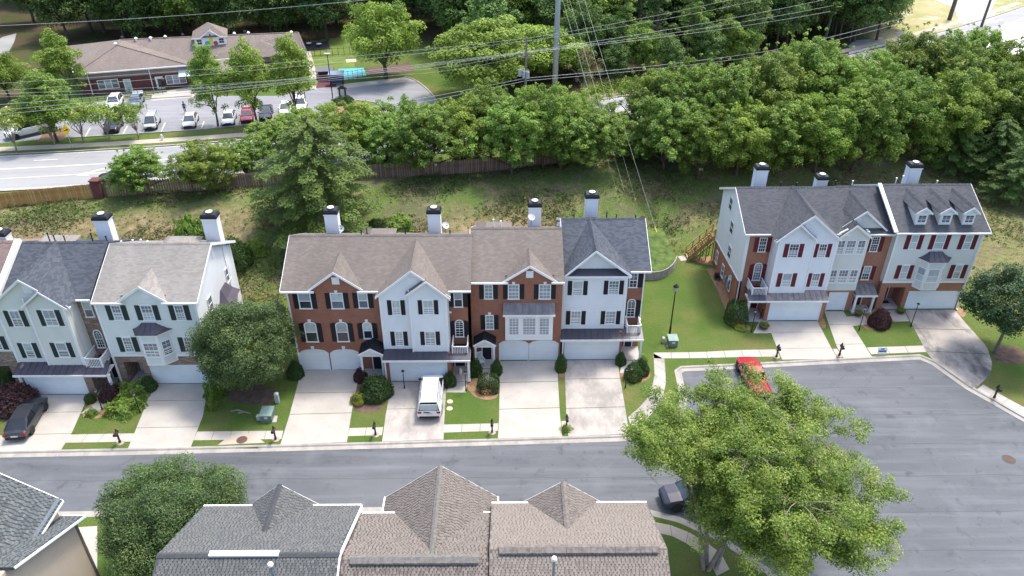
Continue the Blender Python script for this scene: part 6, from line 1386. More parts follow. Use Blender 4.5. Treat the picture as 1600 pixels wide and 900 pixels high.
# river birch: several leaning trunks, airy crown
def mk_birch():
    base = np.array([0., 0., 0.]); tm = MB(); cs, rcs = [], []; tops = [(-3.0,3.4,8.8),(-2.2,4.0,9.2),(.4,6.0,9.8),(4.0,5.6,10.0),(7.0,3.6,9.4),(9.4,1.4,7.6),(7.6,-2.0,7.8),(3.6,-2.4,9.0),(1.4,.6,10.0),(4.6,1.6,10.4),(5.2,5.8,8.8),(7.2,-3.3,5.2),(4.2,-3.4,5.6),(9.3,-1.6,5.4),(2.4,-2.8,4.8),(3.0,5.0,9.3),(.8,5.6,9.3),(5.6,5.8,9.5),(-4.5,3.6,9.2),(-3.0,5.0,9.6),(-4.6,1.8,9.6)]
    forks = []
    for k, t in enumerate(tops):
        p0 = Vector((rng.normal()*.22, rng.normal()*.2, -.3)) if k < 5 else forks[k % len(forks)]; t = Vector(t); a = p0.lerp(t, .35)+Vector((-.1*t.x, -.1*t.y, .9)); b = p0.lerp(t, .7)+Vector((rng.normal()*.2, rng.normal()*.2, .5)); r0 = .17 if k < 6 else .12
        pts = [p0, p0.lerp(a, .5)+Vector((rng.normal()*.08, rng.normal()*.08, .1)), a, b, t]
        if k < 5: forks.append(a)
        for i in range(4): tm.cyl(pts[i], pts[i+1], r0*(1-.22*i), r0*(1-.22*(i+1)), 7, False)
        for j in range(42):
            q = pts[1+j % 3].lerp(pts[2+j % 3], rng.random()); an = rng.random()*6.28; L = (1.2+2.2*rng.random())*(.55 if k > 14 else 1); e = q+Vector((math.cos(an)*L, math.sin(an)*L, .4+rng.normal()*.6)); m_ = q.lerp(e, .5)+Vector((0, 0, .3))
            keep = False
            for f in (.55, .8, 1.0):
                c = q.lerp(e, f)
                if c.z > 3.0 and not (c.x < -1.0 and c.z < 7.8) and not (c.x < -1.0 and c.y < .4) and not (c.x < 1.4 and c.y < 1.5 and c.z < 5.0) and rng.random() < .97: keep = True; cs.append(np.array(c)+rng.normal(size=3)*.3); rcs.append(.66*(.5+.9*rng.random()))
            if keep: tm.cyl(q, m_, .04, .025, 5, False); tm.cyl(m_, e, .025, .008, 5, False)
        cs.append(np.array(t)); rcs.append(.7)
    C, N, Z_, T = clumps(cs, rcs, 165, .135, .65, .75, .22, .05)
    proto('birch', tm.mesh('trunk', BARK_P, smooth=True, recalc=False), leafmesh('crown', C, N, Z_, T, L_LIME, .6), 5.5, 6.5, 'birch_tree')
mk_birch()
bx, by = at(1105, 893, 0)
place('birch', bx+.1, by+.2, 1.0, 'large airy yellow green birch with several pale trunks by the cul-de-sac', None, rot=0, name='birch_tree')
# ---------- shrubs
def bushproto(key, m, ls=.11, n=3200, box=False, knob=.10):
    d = unit(n); d[:,2] = np.abs(d[:,2])*1.0-.12*(rng.random(n)); 
    if box: d = np.sign(d)*np.abs(d)**.62
    ph = rng.random(4)*6.28; k = 1+knob*(np.sin(5*d[:,0]+ph[0])*np.sin(5*d[:,1]+ph[1])+.6*np.sin(9*d[:,2]+ph[2])); r = (.86+.14*rng.random(n))*k
    C = d*r[:,None]; C[:,2] = np.maximum(.03, C[:,2]); st = MB(); 
    for q in range(5): an = q*1.26; st.cyl((0,0,-.1), (math.cos(an)*.5, math.sin(an)*.5, .6), .05, .02, 5, False)
    core = MB(); core.lathe((0,0,0), [(.5,.02),(.78,.2),(.76,.5),(.5,.78),(.1,.86)], 12)
    proto(key, st.mesh('stem', BARK, recalc=False), leafmesh('foliage', C, d*.8+rng.normal(size=(n,3))*.5+np.array([0,0,.3]), ls*(.7+.6*rng.random(n)), .5+.18*np.sin(3*d[:,0]+ph[3])*0+rng.normal(size=n)*.2, m), 1.0, .5, 'shrub')
    PROTO[key]['core'] = None
bushproto('bush', L_BUSH); bushproto('bushbox', L_BUSH, box=True, knob=.05); bushproto('bushred', L_RED); bushproto('bushgold', L_GOLD, knob=.25); bushproto('bushloose', L_MID, knob=.3, n=2600, ls=.15); bushproto('bushlow', L_YEL, knob=.3, n=1600, ls=.14)
def shrub(key, u, v, w, h, label, group=None, cat='shrub', z0=None, d=None):
    """(u,v) is the foot of the shrub; w, h metres"""
    x, y = at(u, v, z0 or 0); p = PROTO[key]; d = d or w; t = thing('shrub', label, cat, (x, y+d*.25, z0 if z0 is not None else (hgt(x, y) if y > 44 else 0)), group, fixed=False); t.scale = (w/2, d/2, h); t.rotation_euler = (0, 0, 0 if 'box' in key else rng.random()*6.28 if abs(w-d) < .05 else 0)
    for k, nm in (('trunk', 'stem'), ('crown', 'foliage')): link(bpy.data.objects.new(nm, p[k]), t)
    return t
SG = 'clipped green shrubs by the townhouse doors'
for a in (('bushbox',763,612,2.0,1.35,'wide clipped boxwood hedge in front of the small porch with the rocking chair'),('bush',744,588,1.2,1.75,'upright shrub left of the porch with the rocking chair'),('bush',776,586,1.1,1.6,'upright shrub right of the porch with the rocking chair'),('bush',703,604,1.25,1.4,'round shrub beside the front of the white van'),
          ('bush',876.5,581,1.15,1.9,'tall oval shrub between the two white garage driveways'),('bush',970,571,1.05,1.35,'small round shrub right of the blotched driveway garage'),('bush',990,595,1.75,1.75,'large round clipped ball shrub beside a thin yard lamp'),('bush',1005,587,1.25,1.4,'smaller ball shrub behind the large clipped ball'),
          ('bush',586,625,3.0,1.9,'big spreading green shrub beside the clean brick-house driveway'),('bushgold',560,632,1.5,.9,'lime yellow fern-like shrub left of the big spreading one'),('bushred',563,597,1.3,1.3,'dark red round shrub left of the brick porch'),('bush',461,592,1.6,1.7,'dark shrub at the left corner of the brick end house'),
          ('bushbox',1151,507,2.2,2.4,'large smooth clipped shrub at the corner of the brick-sided townhouse'),('bushred',1376,513,2.2,1.9,'dark maroon clipped shrub on the lawn by the cul-de-sac doors'),('bushgold',1158,516,1.3,.45,'low yellow flowering plant under the large clipped shrub'),
          ('bush',231,612,1.5,1.35,'round green shrub left of the tree-shaded garage door'),('bushred',171,627,2.0,1.5,'maroon shrub among green ones by the left walkway'),('bushloose',190,648,2.6,1.2,'low leafy green shrubs in front of the maroon one'),('bushloose',205,622,2.2,1.2,'green shrub behind the maroon one by the stone pier'),('bush',140,630,.95,.9,'small green shrub right of the dark sedan garage'),('bushloose',142,651,.9,.6,'small pale shrub at the end of the left walkway'),
          ('bushred',12,645,4.2,1.9,'wide brown red shrub beside the dark sedan'),('bushloose',32,628,1.6,1.4,'green shrub growing out of the brown red shrub'),('bush',12,604,1.5,1.1,'green shrub beside the stone wall at the left edge'),
          ('bushloose',333,622,1.4,1.7,'leafy shrub under the left side of the round maple'),('bushloose',332,640,.9,.8,'small plant beside the driveway under the round maple'),('bush',1003,573,.9,.8,'small dark shrub with pale flowers by the end porch'),('bushlow',1006,566,.7,.7,'peach flowering plant by the end porch post')):
    shrub(*a[:6], SG if a[0] == 'bush' else None)
for u, v, w, h, lab in ((372,420,3.6,3.4,'dark tangled shrub on the bank beside the left row gable'),(300,372,3.4,3.6,'brown green shrub on the bank left of the second chimney'),(403,395,2.2,1.6,'bright green shrub beside the left row gable'),(620,345,3.4,1.5,'green shrub on the bank left of the second middle chimney'),(590,350,2.6,1.6,'shrub on the bank right of the first middle chimney')):
    x, y = at(u, v, 1.5); g = hgt(x, y); x, y = at(u, v, g); t = shrub('bushloose' if 'green' in lab else 'bush', 0, 600, w, h, lab, 'wild shrubs on the bank'); t.location = (x, y, hgt(x, y))
# weeds and straw on the bank: ground cover
n = 44000; X = rng.uniform(-62, 62, n); U = rng.random(n); F = np.interp(X, [p[0] for p in FENCE], [p[1] for p in FENCE]); W_ = np.where(X > 42, 38, 20.5); Yv = F+.5-W_*(1-U)
den = np.sin(X*.45)+np.sin(X*.21+Yv*.4)+np.sin(Yv*.8-X*.3); keep = (den+rng.normal(size=n)*.7 > .2); X, Yv = X[keep], Yv[keep]
Zg = np.array([hgt(float(a), float(b)) for a, b in zip(X, Yv)]); kk = 4; C = np.repeat(np.stack([X, Yv, Zg], 1), kk, 0); C[:,:2] += rng.normal(size=(len(C), 2))*.14; C[:,2] += rng.random(len(C))*.28*(1+np.repeat(np.sin(X*.9)*np.sin(Yv*.7), kk))
T = np.repeat(.45+.3*np.sin(X*.35+1.3)*np.sin(Yv*.5)+rng.normal(size=len(X))*.2, kk)+rng.normal(size=len(C))*.1
WEED = tint_mat('bank_weeds', [(.26,.20,.12),(.16,.15,.06),(.07,.11,.022),(.045,.085,.016),(.085,.14,.03)], .8, .15)
o = bpy.data.objects.new('bank_weeds', leafmesh('bank_weeds', C, rng.normal(size=(len(C),3))*.6+np.array([0,0,.8]), .20*(.5+rng.random(len(C))), T, WEED)); COL.objects.link(o); o['kind'] = 'stuff'; o['label'] = 'weeds and straw growing over the bank behind the houses'; o['category'] = 'undergrowth'
# low bright hedge line along the far side of the road
n = 9000; X = rng.uniform(12, 34, n); Yv = np.array([yroad(x) for x in X])+9.5+rng.normal(size=n)*.9; Zg = 3+np.abs(rng.normal(size=n))*.7
o = bpy.data.objects.new('roadside_undergrowth', leafmesh('roadside_undergrowth', np.stack([X, Yv, Zg], 1), rng.normal(size=(n,3))+np.array([0,0,1]), .3*(.6+.6*rng.random(n)), rng.random(n), L_YEL)); COL.objects.link(o); o['kind'] = 'stuff'; o['label'] = 'bright green brush along the far side of the road'; o['category'] = 'undergrowth'
# ============================================================ FENCES
CEDAR = mat('cedar_picket', (.42,.235,.085), .85, .3, 1.1, 10); CEDAR2 = mat('cedar_picket_light', (.50,.30,.125), .85, .3, 1.1, 10); WEATH = mat('weathered_picket', (.32,.235,.18), .9, .3, 1.2, 10); WEATH2 = mat('weathered_picket_dark', (.22,.155,.12), .9, .3, 1.2, 10)
def fence(label, xa, xb, pitch, w, ms, h=1.85, shadowbox=False):
    t = thing('picket_fence', label, 'fence', ((xa+xb)/2, yf((xa+xb)/2), hgt((xa+xb)/2, yf((xa+xb)/2))))
    lib = []
    for m in ms:
        q = MB(); q.ext([(-w/2,0,0),(w/2,0,0),(w/2,0,h-.06),(w/4,0,h),(-w/4,0,h),(-w/2,0,h-.06)], [(-w/2,.02,0),(w/2,.02,0),(w/2,.02,h-.06),(w/4,.02,h),(-w/4,.02,h),(-w/2,.02,h-.06)]); lib.append(q.mesh('picket', m))
    x = xa; off = t.location; k = 0; back = MB(); rails = MB(); prev = None; r = random.Random(5)
    while x < xb:
        y = yf(x); s = (yf(x+.5)-yf(x-.5)); a = math.atan(s); g = hgt(x, y-.01)
        if k < 300: o = bpy.data.objects.new('picket', lib[r.randrange(len(lib))]); link(o, t); o.location = Vector((x, y-.05, g-.05+r.uniform(-.03,.03)))-off; o.rotation_euler = (r.uniform(-.012,.012), r.uniform(-.012,.012), a)
        if shadowbox: xx = x+pitch*math.cos(a)/2; yy = yf(xx)+.06; back.bar((xx, yy, g), (xx, yy, g+h-.03), w, .02)
        x += pitch*math.cos(a); k += 1
    x = xa
    while x < xb-.05:
        e = min(xb, x+2.4); 
        for z in (.35, 1.0, 1.6): rails.bar((x, yf(x), hgt(x, yf(x)-.01)+z), (e, yf(e), hgt(e, yf(e)-.01)+z), .05, .09)
        rails.box(x-.05, x+.05, yf(x)+.03, yf(x)+.13, hgt(x, yf(x)-.01)-.3, hgt(x, yf(x)-.01)+h-.1); x = e
    rails.build('rail', ms[-1], t)
    if shadowbox: back.build('picket_row', ms[-1], t, kind='stuff')
    return t
fence('new golden cedar picket fence at the left edge, below the main road', -76, -48.0, .150, .142, [CEDAR, CEDAR2, CEDAR])
fence('weathered brown fence with gapped pickets running under the row of trees', -46.9, 8.2, .285, .15, [WEATH, WEATH, WEATH2], shadowbox=True)
fence('short weathered fence right of the farther brick pier', 9.4, 21, .285, .15, [WEATH, WEATH2], shadowbox=True)
for x, lab in ((-47.45, 'brick fence pier between golden and weathered fences'), (8.8, 'brick fence pier among the trees near the guy wires')):
    y = yf(x); g = hgt(x, y-.02); t = thing('brick_pier', lab, 'pier', (x, y, g)); mb = MB(); mb.box(x-.5, x+.5, y-.5, y+.5, g-.4, g+2.15); mb.build('pier', BRICK_D if x < 0 else BRICK, t); mb = MB(); mb.box(x-.58, x+.58, y-.58, y+.58, g+2.15, g+2.28); mb.build('pier_cap', BRICK_D, t)
# retaining wall and raised bed right of the middle row
RW = [at(*p) for p in [(1003,437),(1020,438),(1034,436),(1045,430),(1053,421),(1056,412)]]
t = thing('retaining_wall', 'low curved retaining wall of stacked grey timbers beside the middle row', 'wall', (RW[2][0], RW[2][1], 0)); RS = smoothline(RW, 2)
GT = mat('grey_timber', (.33,.31,.29), .9, .25, 2, 10)
for k in range(5):
    for a, b in zip(RS[::3], RS[3::3]+[RS[-1]]):
        if math.dist(a, b) < .05: continue
        mb = MB(); q = k*.02; mb.bar((a[0], a[1]+q, k*.2+.1), (b[0], b[1]+q, k*.2+.1), .2, .188); mb.build('timber', GT, t)
c = (RS[0][0]-1, RS[-1][1]+2); mb = MB(); P = [(p[0]-.0, p[1]+.1, 1.0) for p in RS]+[(RS[-1][0]-.6, RS[-1][1]+6, 1.25), (RS[0][0]-1, RS[-1][1]+6, 1.25)]; mb.poly(P); bb_ = mat('bed_weeds', (.075,.115,.028), .95, .55, 1.1, 9); o = mb.build('raised_bed', bb_); o['kind'] = 'structure'
# deck stairs behind the right row
t = thing('deck_stairs', 'yellow timber deck stairs with lattice at the brick-sided end townhouse', 'stairs', (20, 73.5, 0)); TIM = mat('treated_timber', (.40,.27,.11), .8, .3, 2, 10); TIMD = mat('timber_dark', (.16,.10,.045), .85, .3, 2)
y0s = 74.0; xa_, xb_ = on(1073, 402, y0s)[0], 22.6; za_, zb_ = .15, 3.0; n = 13
for i in range(n):
    f = (i+.5)/n; mb = MB(); xx = xa_+(xb_-xa_)*f; mb.box(xx-.16, xx+.16, y0s-.55, y0s+.55, za_+(zb_-za_)*f-.03, za_+(zb_-za_)*f+.03); mb.build('tread', TIM, t)
mb = MB()
for y in (y0s-.62, y0s+.62): mb.bar((xa_, y, za_-.05), (xb_, y, zb_-.05), .06, .3); mb.bar((xa_, y, za_+.95), (xb_, y, zb_+.95), .1, .06); mb.bar((xa_, y, za_+.2), (xb_, y, zb_+.2), .05, .06)
for i in range(5):
    f = i/4
    for y in (y0s-.62, y0s+.62): mb.box(xa_+(xb_-xa_)*f-.05, xa_+(xb_-xa_)*f+.05, y-.05, y+.05, 0, za_+(zb_-za_)*f+1.0)
mb.build('railing', TIM, t); q = MB(); q.box(-.02, .02, -.02, .02, 0, .72); me = q.mesh('baluster', TIM)
for i in range(30):
    f = (i+.5)/30; o = bpy.data.objects.new('baluster', me); link(o, t); o.location = Vector((xa_+(xb_-xa_)*f, y0s-.62, za_+(zb_-za_)*f+.2))-t.location
mb = MB()
for i in range(16):
    f = i/16; xx = xa_+(xb_-xa_)*f; zz = za_+(zb_-za_)*f
    if zz > .5: mb.bar((xx, y0s-.58, zz-.15), (xx+.5, y0s-.58, max(0, zz-.85)), .02, .05); mb.bar((xx, y0s-.57, max(0, zz-.85)), (xx+.5, y0s-.57, zz-.15), .02, .05)
mb.build('lattice', TIM, t); pad('concrete_pad', [(1059,401),(1072,399),(1078,406),(1064,408)], m=CONC, z=.03)
sheet('mulch_bed', [at(*p) for p in [(1078,404),(1112,400),(1114,415),(1095,412)]], .012, MULCH)
# ============================================================ SCHOOL
A_, D_ = Vector((-68.0, 121.0, 3)), Vector((15, 4.5, 0)).normalized(); N_ = Vector((-D_.y, D_.x, 0))
SL = lambda s, t, z: tuple(A_+D_*s+N_*t+Vector((0, 0, z-3)))
sc = thing('school_building', 'long low brick school with hipped brown roof and a white cupola', 'building', tuple(A_))
def sbox(mb, s0, s1, t0, t1, z0, z1): mb.ext([SL(s0,t0,z0), SL(s1,t0,z0), SL(s1,t1,z0), SL(s0,t1,z0)], [SL(s0,t0,z1), SL(s1,t0,z1), SL(s1,t1,z1), SL(s0,t1,z1)]); return mb
E_ = 6.65; Rz = 9.2
sbox(MB(), 0, 16.7, 0, .3, 3, 5.5).build('wall', BRICK_D, sc); sbox(MB(), 0, 16.7, -.01, .29, 5.5, 6.6).build('wall_band', BRICK_T, sc); sbox(MB(), 16.7, 35, 1.8, 2.1, 3, 5.5).build('wall', BRICK_D, sc); sbox(MB(), 16.7, 35, 1.79, 2.09, 5.5, 6.6).build('wall_band', BRICK_T, sc); sbox(MB(), 0, .3, .3, 16, 3, 6.6).build('wall', BRICK_D, sc); sbox(MB(), 34.7, 35, 2.1, 16, 3, 6.6).build('wall', BRICK_D, sc)
sbox(MB(), .3, 34.7, 15.7, 16, 3, 6.6).build('wall', BRICK_D, sc); sbox(MB(), 16.4, 16.7, .3, 1.8, 3, 6.6).build('wall', BRICK_D, sc)
c1_, c2_, H_, R0_ = (-.3,-.4,E_), (17.0,-.5,E_), (6.0,5.7,Rz), (6.1,9.0,Rz); V_ = (17.2,1.3,E_); Ee = (35.7,1.7,E_); Rr = (34.9,5.2,Rz); Lb_ = (-4.3,18,E_); Bk = (35.6,13,E_)
mb = MB()
for P in ([c1_, c2_, H_], [c2_, V_, R0_, H_], [c1_, H_, R0_, Lb_], [V_, Ee, Rr, R0_], [R0_, Rr, Bk, Lb_]): mb.poly([SL(*p) for p in P])
rf = mb.build('roof', SH_DAY, sc)
mb = MB()
for a, b in ((c1_, c2_), (V_, Ee), (c1_, Lb_)): mb.bar(SL(a[0], a[1], a[2]-.06), SL(b[0], b[1], b[2]-.06), .14, .2)
mb.build('gutter', TRIM, sc); mb = MB()
for a, b in ((c1_, H_), (H_, c2_), (H_, R0_), (R0_, Rr), (Ee, Rr)): mb.bar(SL(a[0], a[1], a[2]+.02), SL(b[0], b[1], b[2]+.02), .3, .05)
mb.build('ridge_cap', SH_DAY, rf)
H2 = (28.6,3.9,8.5)
mb = MB()
for P in ([(24.5,.9,E_), (33.5,.6,E_), H2], [(24.5,.9,E_), H2, (28.4,6.2,9.0)], [(33.5,.6,E_), (28.4,6.2,9.0), H2]): mb.poly([SL(*p) for p in P])
mb.build('cross_roof', SH_DAY, sc)
for s in (1.5, 10.6, 27.5): mb = MB(); sbox(mb, s-.06, s+.06, (-.1 if s < 17 else 1.7), (0 if s < 17 else 1.8), 3.05, 6.5); mb.build('downspout', TRIM, sc)
def swin(s0, s1, t, z0, z1, n):
    L_ = lambda x, z, o: SL(x, t-o, z); f = MB(); B = lambda a, b, c, d, o: quadprism(f, L_, rect(a, b, c, d), 0, o)
    B(s0-.1, s0, z0-.1, z1+.1, .08); B(s1, s1+.1, z0-.1, z1+.1, .08); B(s0, s1, z0-.1, z0, .08); B(s0, s1, z1, z1+.1, .08)
    for i in range(1, n): x = s0+(s1-s0)*i/n; B(x-.06, x+.06, z0, z1, .075)
    B(s0, s1, (z0+z1)/2-.03, (z0+z1)/2+.03, .05); w = f.build('window', TRIM, sc)
    for i in range(n): a, b = s0+(s1-s0)*i/n+.06, s0+(s1-s0)*(i+1)/n-.06; p = MB(); quadprism(p, L_, rect(a, b, z0, z1), .01, .02); p.build('pane', GL_C if i % 2 else GL_M, w)
swin(2.7, 5.6, 0, 3.9, 5.2, 3); swin(12.9, 15.8, 0, 3.75, 5.05, 3)
def sdoor(s0, s1, t, m):
    L_ = lambda x, z, o: SL(x, t-o, z); f = MB()
    for a, b, c, d in ((s0-.1, s0, 3.05, 5.1), (s1, s1+.1, 3.05, 5.1), (s0, s1, 5.0, 5.1)): quadprism(f, L_, rect(a, b, c, d), 0, .07)
    d_ = f.build('door', TRIM, sc); p = MB(); quadprism(p, L_, rect(s0, s1, 3.05, 5.0), .0, .03); p.build('door_leaf', m, d_); p = MB(); quadprism(p, L_, rect(s0+.18, s1-.18, 3.35, 4.8), .03, .04); p.build('pane', GL_D if m is WHITE else GL_L, d_)
sdoor(6.5, 7.4, 0, mat('pale_green_door', (.5,.58,.56), .5)); sdoor(11.3, 12.3, 0, WHITE)
aw = MB(); aw.slab([SL(15.0, -1.5, 5.2), SL(17.5, -1.5, 5.2), SL(17.5, 0, 5.9), SL(15.0, 0, 5.9)], .08); aw.build('awning', mat('awning_blue_grey', (.5,.58,.62), .5), sc)
por = MB()
for s in (18.2, 21.5, 25.0): sbox(por, s-.2, s+.2, -3.0, -2.6, 3, 5.9)
sbox(por, 17.8, 25.4, -3.3, 1.8, 5.9, 6.15); por.build('portico', TRIM, sc)
pr = MB(); pr.ext([SL(17.7,-3.4,6.15), SL(25.5,-3.4,6.15), SL(25.5,1.8,6.15), SL(17.7,1.8,6.15)], [SL(18.5,-2.0,6.5), SL(24.7,-2.0,6.5), SL(24.7,1.8,6.6), SL(18.5,1.8,6.6)]); pr.build('portico_roof', SH_DAY, sc)
# cupola: white gabled lantern with tree emblem
cs0, cs1 = 18.0, 23.0; ct = 4.6; cz0, cz1 = 7.75, 9.6; cp = 20.6
cu = MB(); P = [(cs0, cz0-.6), (cs1, cz0-.6), (cs1, cz1), (cp+1.35, cz1), (cp, cz1+.95), (cp-1.35, cz1), (cs0, cz1)]; cu.ext([SL(a, ct, b) for a, b in P], [SL(a, ct+.2, b) for a, b in P])
for s in (cs0, cs1-.2): cu.ext([SL(s, ct+.2, cz0-.6), SL(s+.2, ct+.2, cz0-.6), SL(s+.2, ct+4.4, cz0-.6), SL(s, ct+4.4, cz0-.6)], [SL(s, ct+.2, cz1), SL(s+.2, ct+.2, cz1), SL(s+.2, ct+4.4, cz1), SL(s, ct+4.4, cz1)])
cuo = cu.build('cupola', TRIM, sc); cr = MB(); m0, m1 = cs0-.35, cs1+.35; ap = ((cs0+cs1)/2, ct+2.3, cz1+1.9)
F0, F1, B0, B1 = (m0, ct-.3, cz1), (m1, ct-.3, cz1), (m0, ct+4.9, cz1), (m1, ct+4.9, cz1)
for P in ([F0, F1, ap], [F1, B1, ap], [B1, B0, ap], [B0, F0, ap], [F0, B0, B1, F1]): cr.poly([SL(a, b, c+.02) for a, b, c in P])
gp_ = (cp, ct-.35, cz1+1.15)
cr.poly([SL(cp-1.6, ct-.35, cz1), SL(*gp_), SL(cp, ct+1.6, cz1+1.15)]); cr.poly([SL(cp+1.6, ct-.35, cz1), SL(*gp_), SL(cp, ct+1.6, cz1+1.15)]); cr.build('cupola_roof', SH_DAY, sc)
mb = MB(); mb.bar(SL(m0, ct-.32, cz1-.04), SL(cp-1.6, ct-.32, cz1-.04), .06, .16); mb.bar(SL(cp+1.6, ct-.32, cz1-.04), SL(m1, ct-.32, cz1-.04), .06, .16); mb.bar(SL(cp-1.6, ct-.37, cz1), SL(cp, ct-.37, cz1+1.12), .05, .16); mb.bar(SL(cp, ct-.37, cz1+1.12), SL(cp+1.6, ct-.37, cz1), .05, .16); mb.build('rake_board', TRIM, cuo)
LC = lambda x, z, o: SL(x, ct-o, z)
for s in (cs0+.75, cs1-.75):
    for i in range(2):
        for j in range(2): mb = MB(); quadprism(mb, LC, rect(s-.36+i*.38, s-.02+i*.38, 8.55+j*.4, 8.87+j*.4), .01, .03); mb.build('pane', GL_D, cuo)
def blob(x, z, rx, rz, m, nm, sq=1.0):
    P = []
    for i in range(20):
        t = i*2*math.pi/20; c, s = math.cos(t), math.sin(t); P.append((x+rx*math.copysign(abs(c)**sq, c), z+rz*math.copysign(abs(s)**sq, s)))
    mb = MB(); quadprism(mb, LC, P, .01, .045); o_ = mb.build(nm, m, cuo); return o_
blob(cp-.62, 8.6, .38, .40, mat('emblem_teal', (.08,.42,.38), .6), 'emblem', .6); blob(cp+.02, 9.0, .30, .58, mat('emblem_yellow', (.75,.66,.03), .6), 'emblem', 1.0); blob(cp+.68, 8.55, .36, .38, mat('emblem_red', (.5,.08,.05), .6), 'emblem', 1.0)
for x, z in ((cp-.55, 8.0), (cp+.05, 8.1), (cp+.72, 8.0)): mb = MB(); quadprism(mb, LC, rect(x-.03, x+.03, z-.05, z+.42), .046, .06); mb.build('emblem', mat('emblem_stem', (.25,.2,.08), .7), cuo)
mb = MB(); quadprism(mb, LC, [(cp-.15, 9.75), (cp+.15, 9.75), (cp+.1, 10.02), (cp, 10.15), (cp-.1, 10.02)], .01, .04); mb.build('vent', GL_D, cuo)
for u, v, m in ((180,68,WHITE),(190,58,DARKM),(212,60,WHITE),(235,59,WHITE),(258,57,WHITE),(285,54,DARKM),(382,49,DARKM),(388,51,WHITE),(366,52,WHITE),(455,50,WHITE)):
    x, y = at(u, v, 9.4); mb = MB(); mb.cyl((x, y, 8.6), (x, y, 9.4), .16, .16, 8); mb.cyl((x, y, 9.4), (x, y, 9.6), .3, .12, 8); mb.build('roof_vent', m, sc)
sheet('pavement', [at(*p, 3) for p in [(130,152),(240,147),(300,134),(330,134),(300,152),(236,158),(238,148)]], .03, CONC)
# lot fence with banner, bench
mb = MB(); q = [at(*p, 3) for p in [(130,162),(165,157),(205,152),(240,148),(262,146)]]
t = thing('iron_fence', 'thin black railing fence in front of the school door', 'fence', (q[2][0], q[2][1], 3)); pst = MB(); pst.box(-.03,.03,-.03,.03,0,1.5); me = pst.mesh('fence_post', DARKM)
for a, b in zip(q, q[1:]):
    for k in range(3): f = k/3; o = bpy.data.objects.new('fence_post', me); link(o, t); o.location = Vector((a[0]+(b[0]-a[0])*f, a[1]+(b[1]-a[1])*f, 3))-t.location
    for z in (3.2, 4.0, 4.45): mb.bar((a[0], a[1], z), (b[0], b[1], z), .03, .03)
mb.build('rail', DARKM, t)
def bench(u, v, ang, label, m=WHITE):
    x, y = at(u, v, 3); t = thing('bench', label, 'bench', (x, y, 3), None, fixed=False); t.rotation_euler = (0,0,ang)
    for k in range(3): mb = MB(); mb.box(-.8, .8, -.28+k*.2, -.12+k*.2, .43, .47); mb.build('seat_slat', m, t)
    for sx in (-.65, .65): mb = MB(); mb.box(sx-.04, sx+.04, -.25, .25, 0, .429); mb.build('leg', DARKM, t)
    mb = MB(); mb.box(-.8, .8, .3, .34, .5, .85); mb.build('backrest', m, t)
bench(216, 150, .29, 'white bench against the brick school wall')
x, y = at(192, 143, 3); t = thing('banner', 'white cloth banner tied to the railing fence by the school', 'banner', (x, y, 3)); mb = MB(); mb.slab([(x-1.3, y-.5, 3.25), (x+1.3, y+.25, 3.25), (x+1.35, y+.28, 4.2), (x-1.35, y-.45, 4.3)], .02); mb.build('cloth', mat('banner_cloth', (.6,.58,.56), .8, .3, 1.2), t); mb = MB(); mb.bar((x-1.34,y-.47,4.28),(x+1.34,y+.27,4.2),.03,.03); mb.build('tie_rope', DARKM, t)
x, y = at(258, 143, 3); t = thing('umbrella', 'closed black umbrella stand beside the school door', 'umbrella', (x, y, 3)); mb = MB(); mb.lathe((x,y,3), [(.03,0),(.03,.7),(.22,.85),(.2,1.6),(.05,2.3)], 10); mb.build('canopy', DARKM, t); mb = MB(); mb.lathe((x,y,3), [(.35,0),(.35,.06),(.05,.1)], 12); mb.build('base', DARKM, t)
# ------------------------------------------------------------ playground
pg = lambda name, px, z, m: sheet(name, [at(*p, 3) for p in px], z, m)
pg('play_lawn', [(478,64),(545,58),(556,110),(492,118)], .012, MATS['island_grass']); pg('play_surface', [(474,68),(512,64),(517,77),(474,80)], .03, mat('dark_rubber', (.045,.04,.045), .95)); pg('play_surface', [(528,108),(568,106),(573,119),(532,125)], .03, mat('turquoise_rubber', (.09,.36,.42), .8, .15, .5)); pg('play_surface', [(573,106),(640,98),(650,112),(577,119)], .026, MULCHD); pg('play_surface', [(494,116),(522,114),(526,136),(494,138)], .03, mat('maroon_rubber', (.12,.04,.05), .9)); pg('pavement', [(478,80),(485,80),(495,116),(495,140),(486,136)], .02, CONC); pg('sand_patch', [(540,93),(556,92),(557,97),(541,98)], .03, mat('sand', (.45,.38,.28), .95))
mb = MB(); t = thing('iron_fence', 'black railing fence between the two playground lawns', 'fence', at(520,88,3)+(3,)); q = [at(*p, 3) for p in [(483,89),(520,87),(556,85)]]
for a, b in zip(q, q[1:]):
    for z in (3.15, 4.25): mb.bar((a[0],a[1],z),(b[0],b[1],z),.05,.05)
    for k in range(4): o = bpy.data.objects.new('fence_post', me); link(o, t); f = k/4; o.location = Vector((a[0]+(b[0]-a[0])*f, a[1]+(b[1]-a[1])*f, 3))-t.location
mb.build('rail', DARKM, t)
mb = MB(); t = thing('iron_fence', 'black railing fence along the turquoise play surface', 'fence', at(550,124,3)+(3,)); q = [at(*p, 3) for p in [(530,126),(552,124),(574,120)]]
for a, b in zip(q, q[1:]):
    for z in (3.15, 4.4): mb.bar((a[0],a[1],z),(b[0],b[1],z),.04,.04)
    for k in range(3): o = bpy.data.objects.new('fence_post', me); link(o, t); f = k/3; o.location = Vector((a[0]+(b[0]-a[0])*f, a[1]+(b[1]-a[1])*f, 3))-t.location
mb.build('rail', DARKM, t)
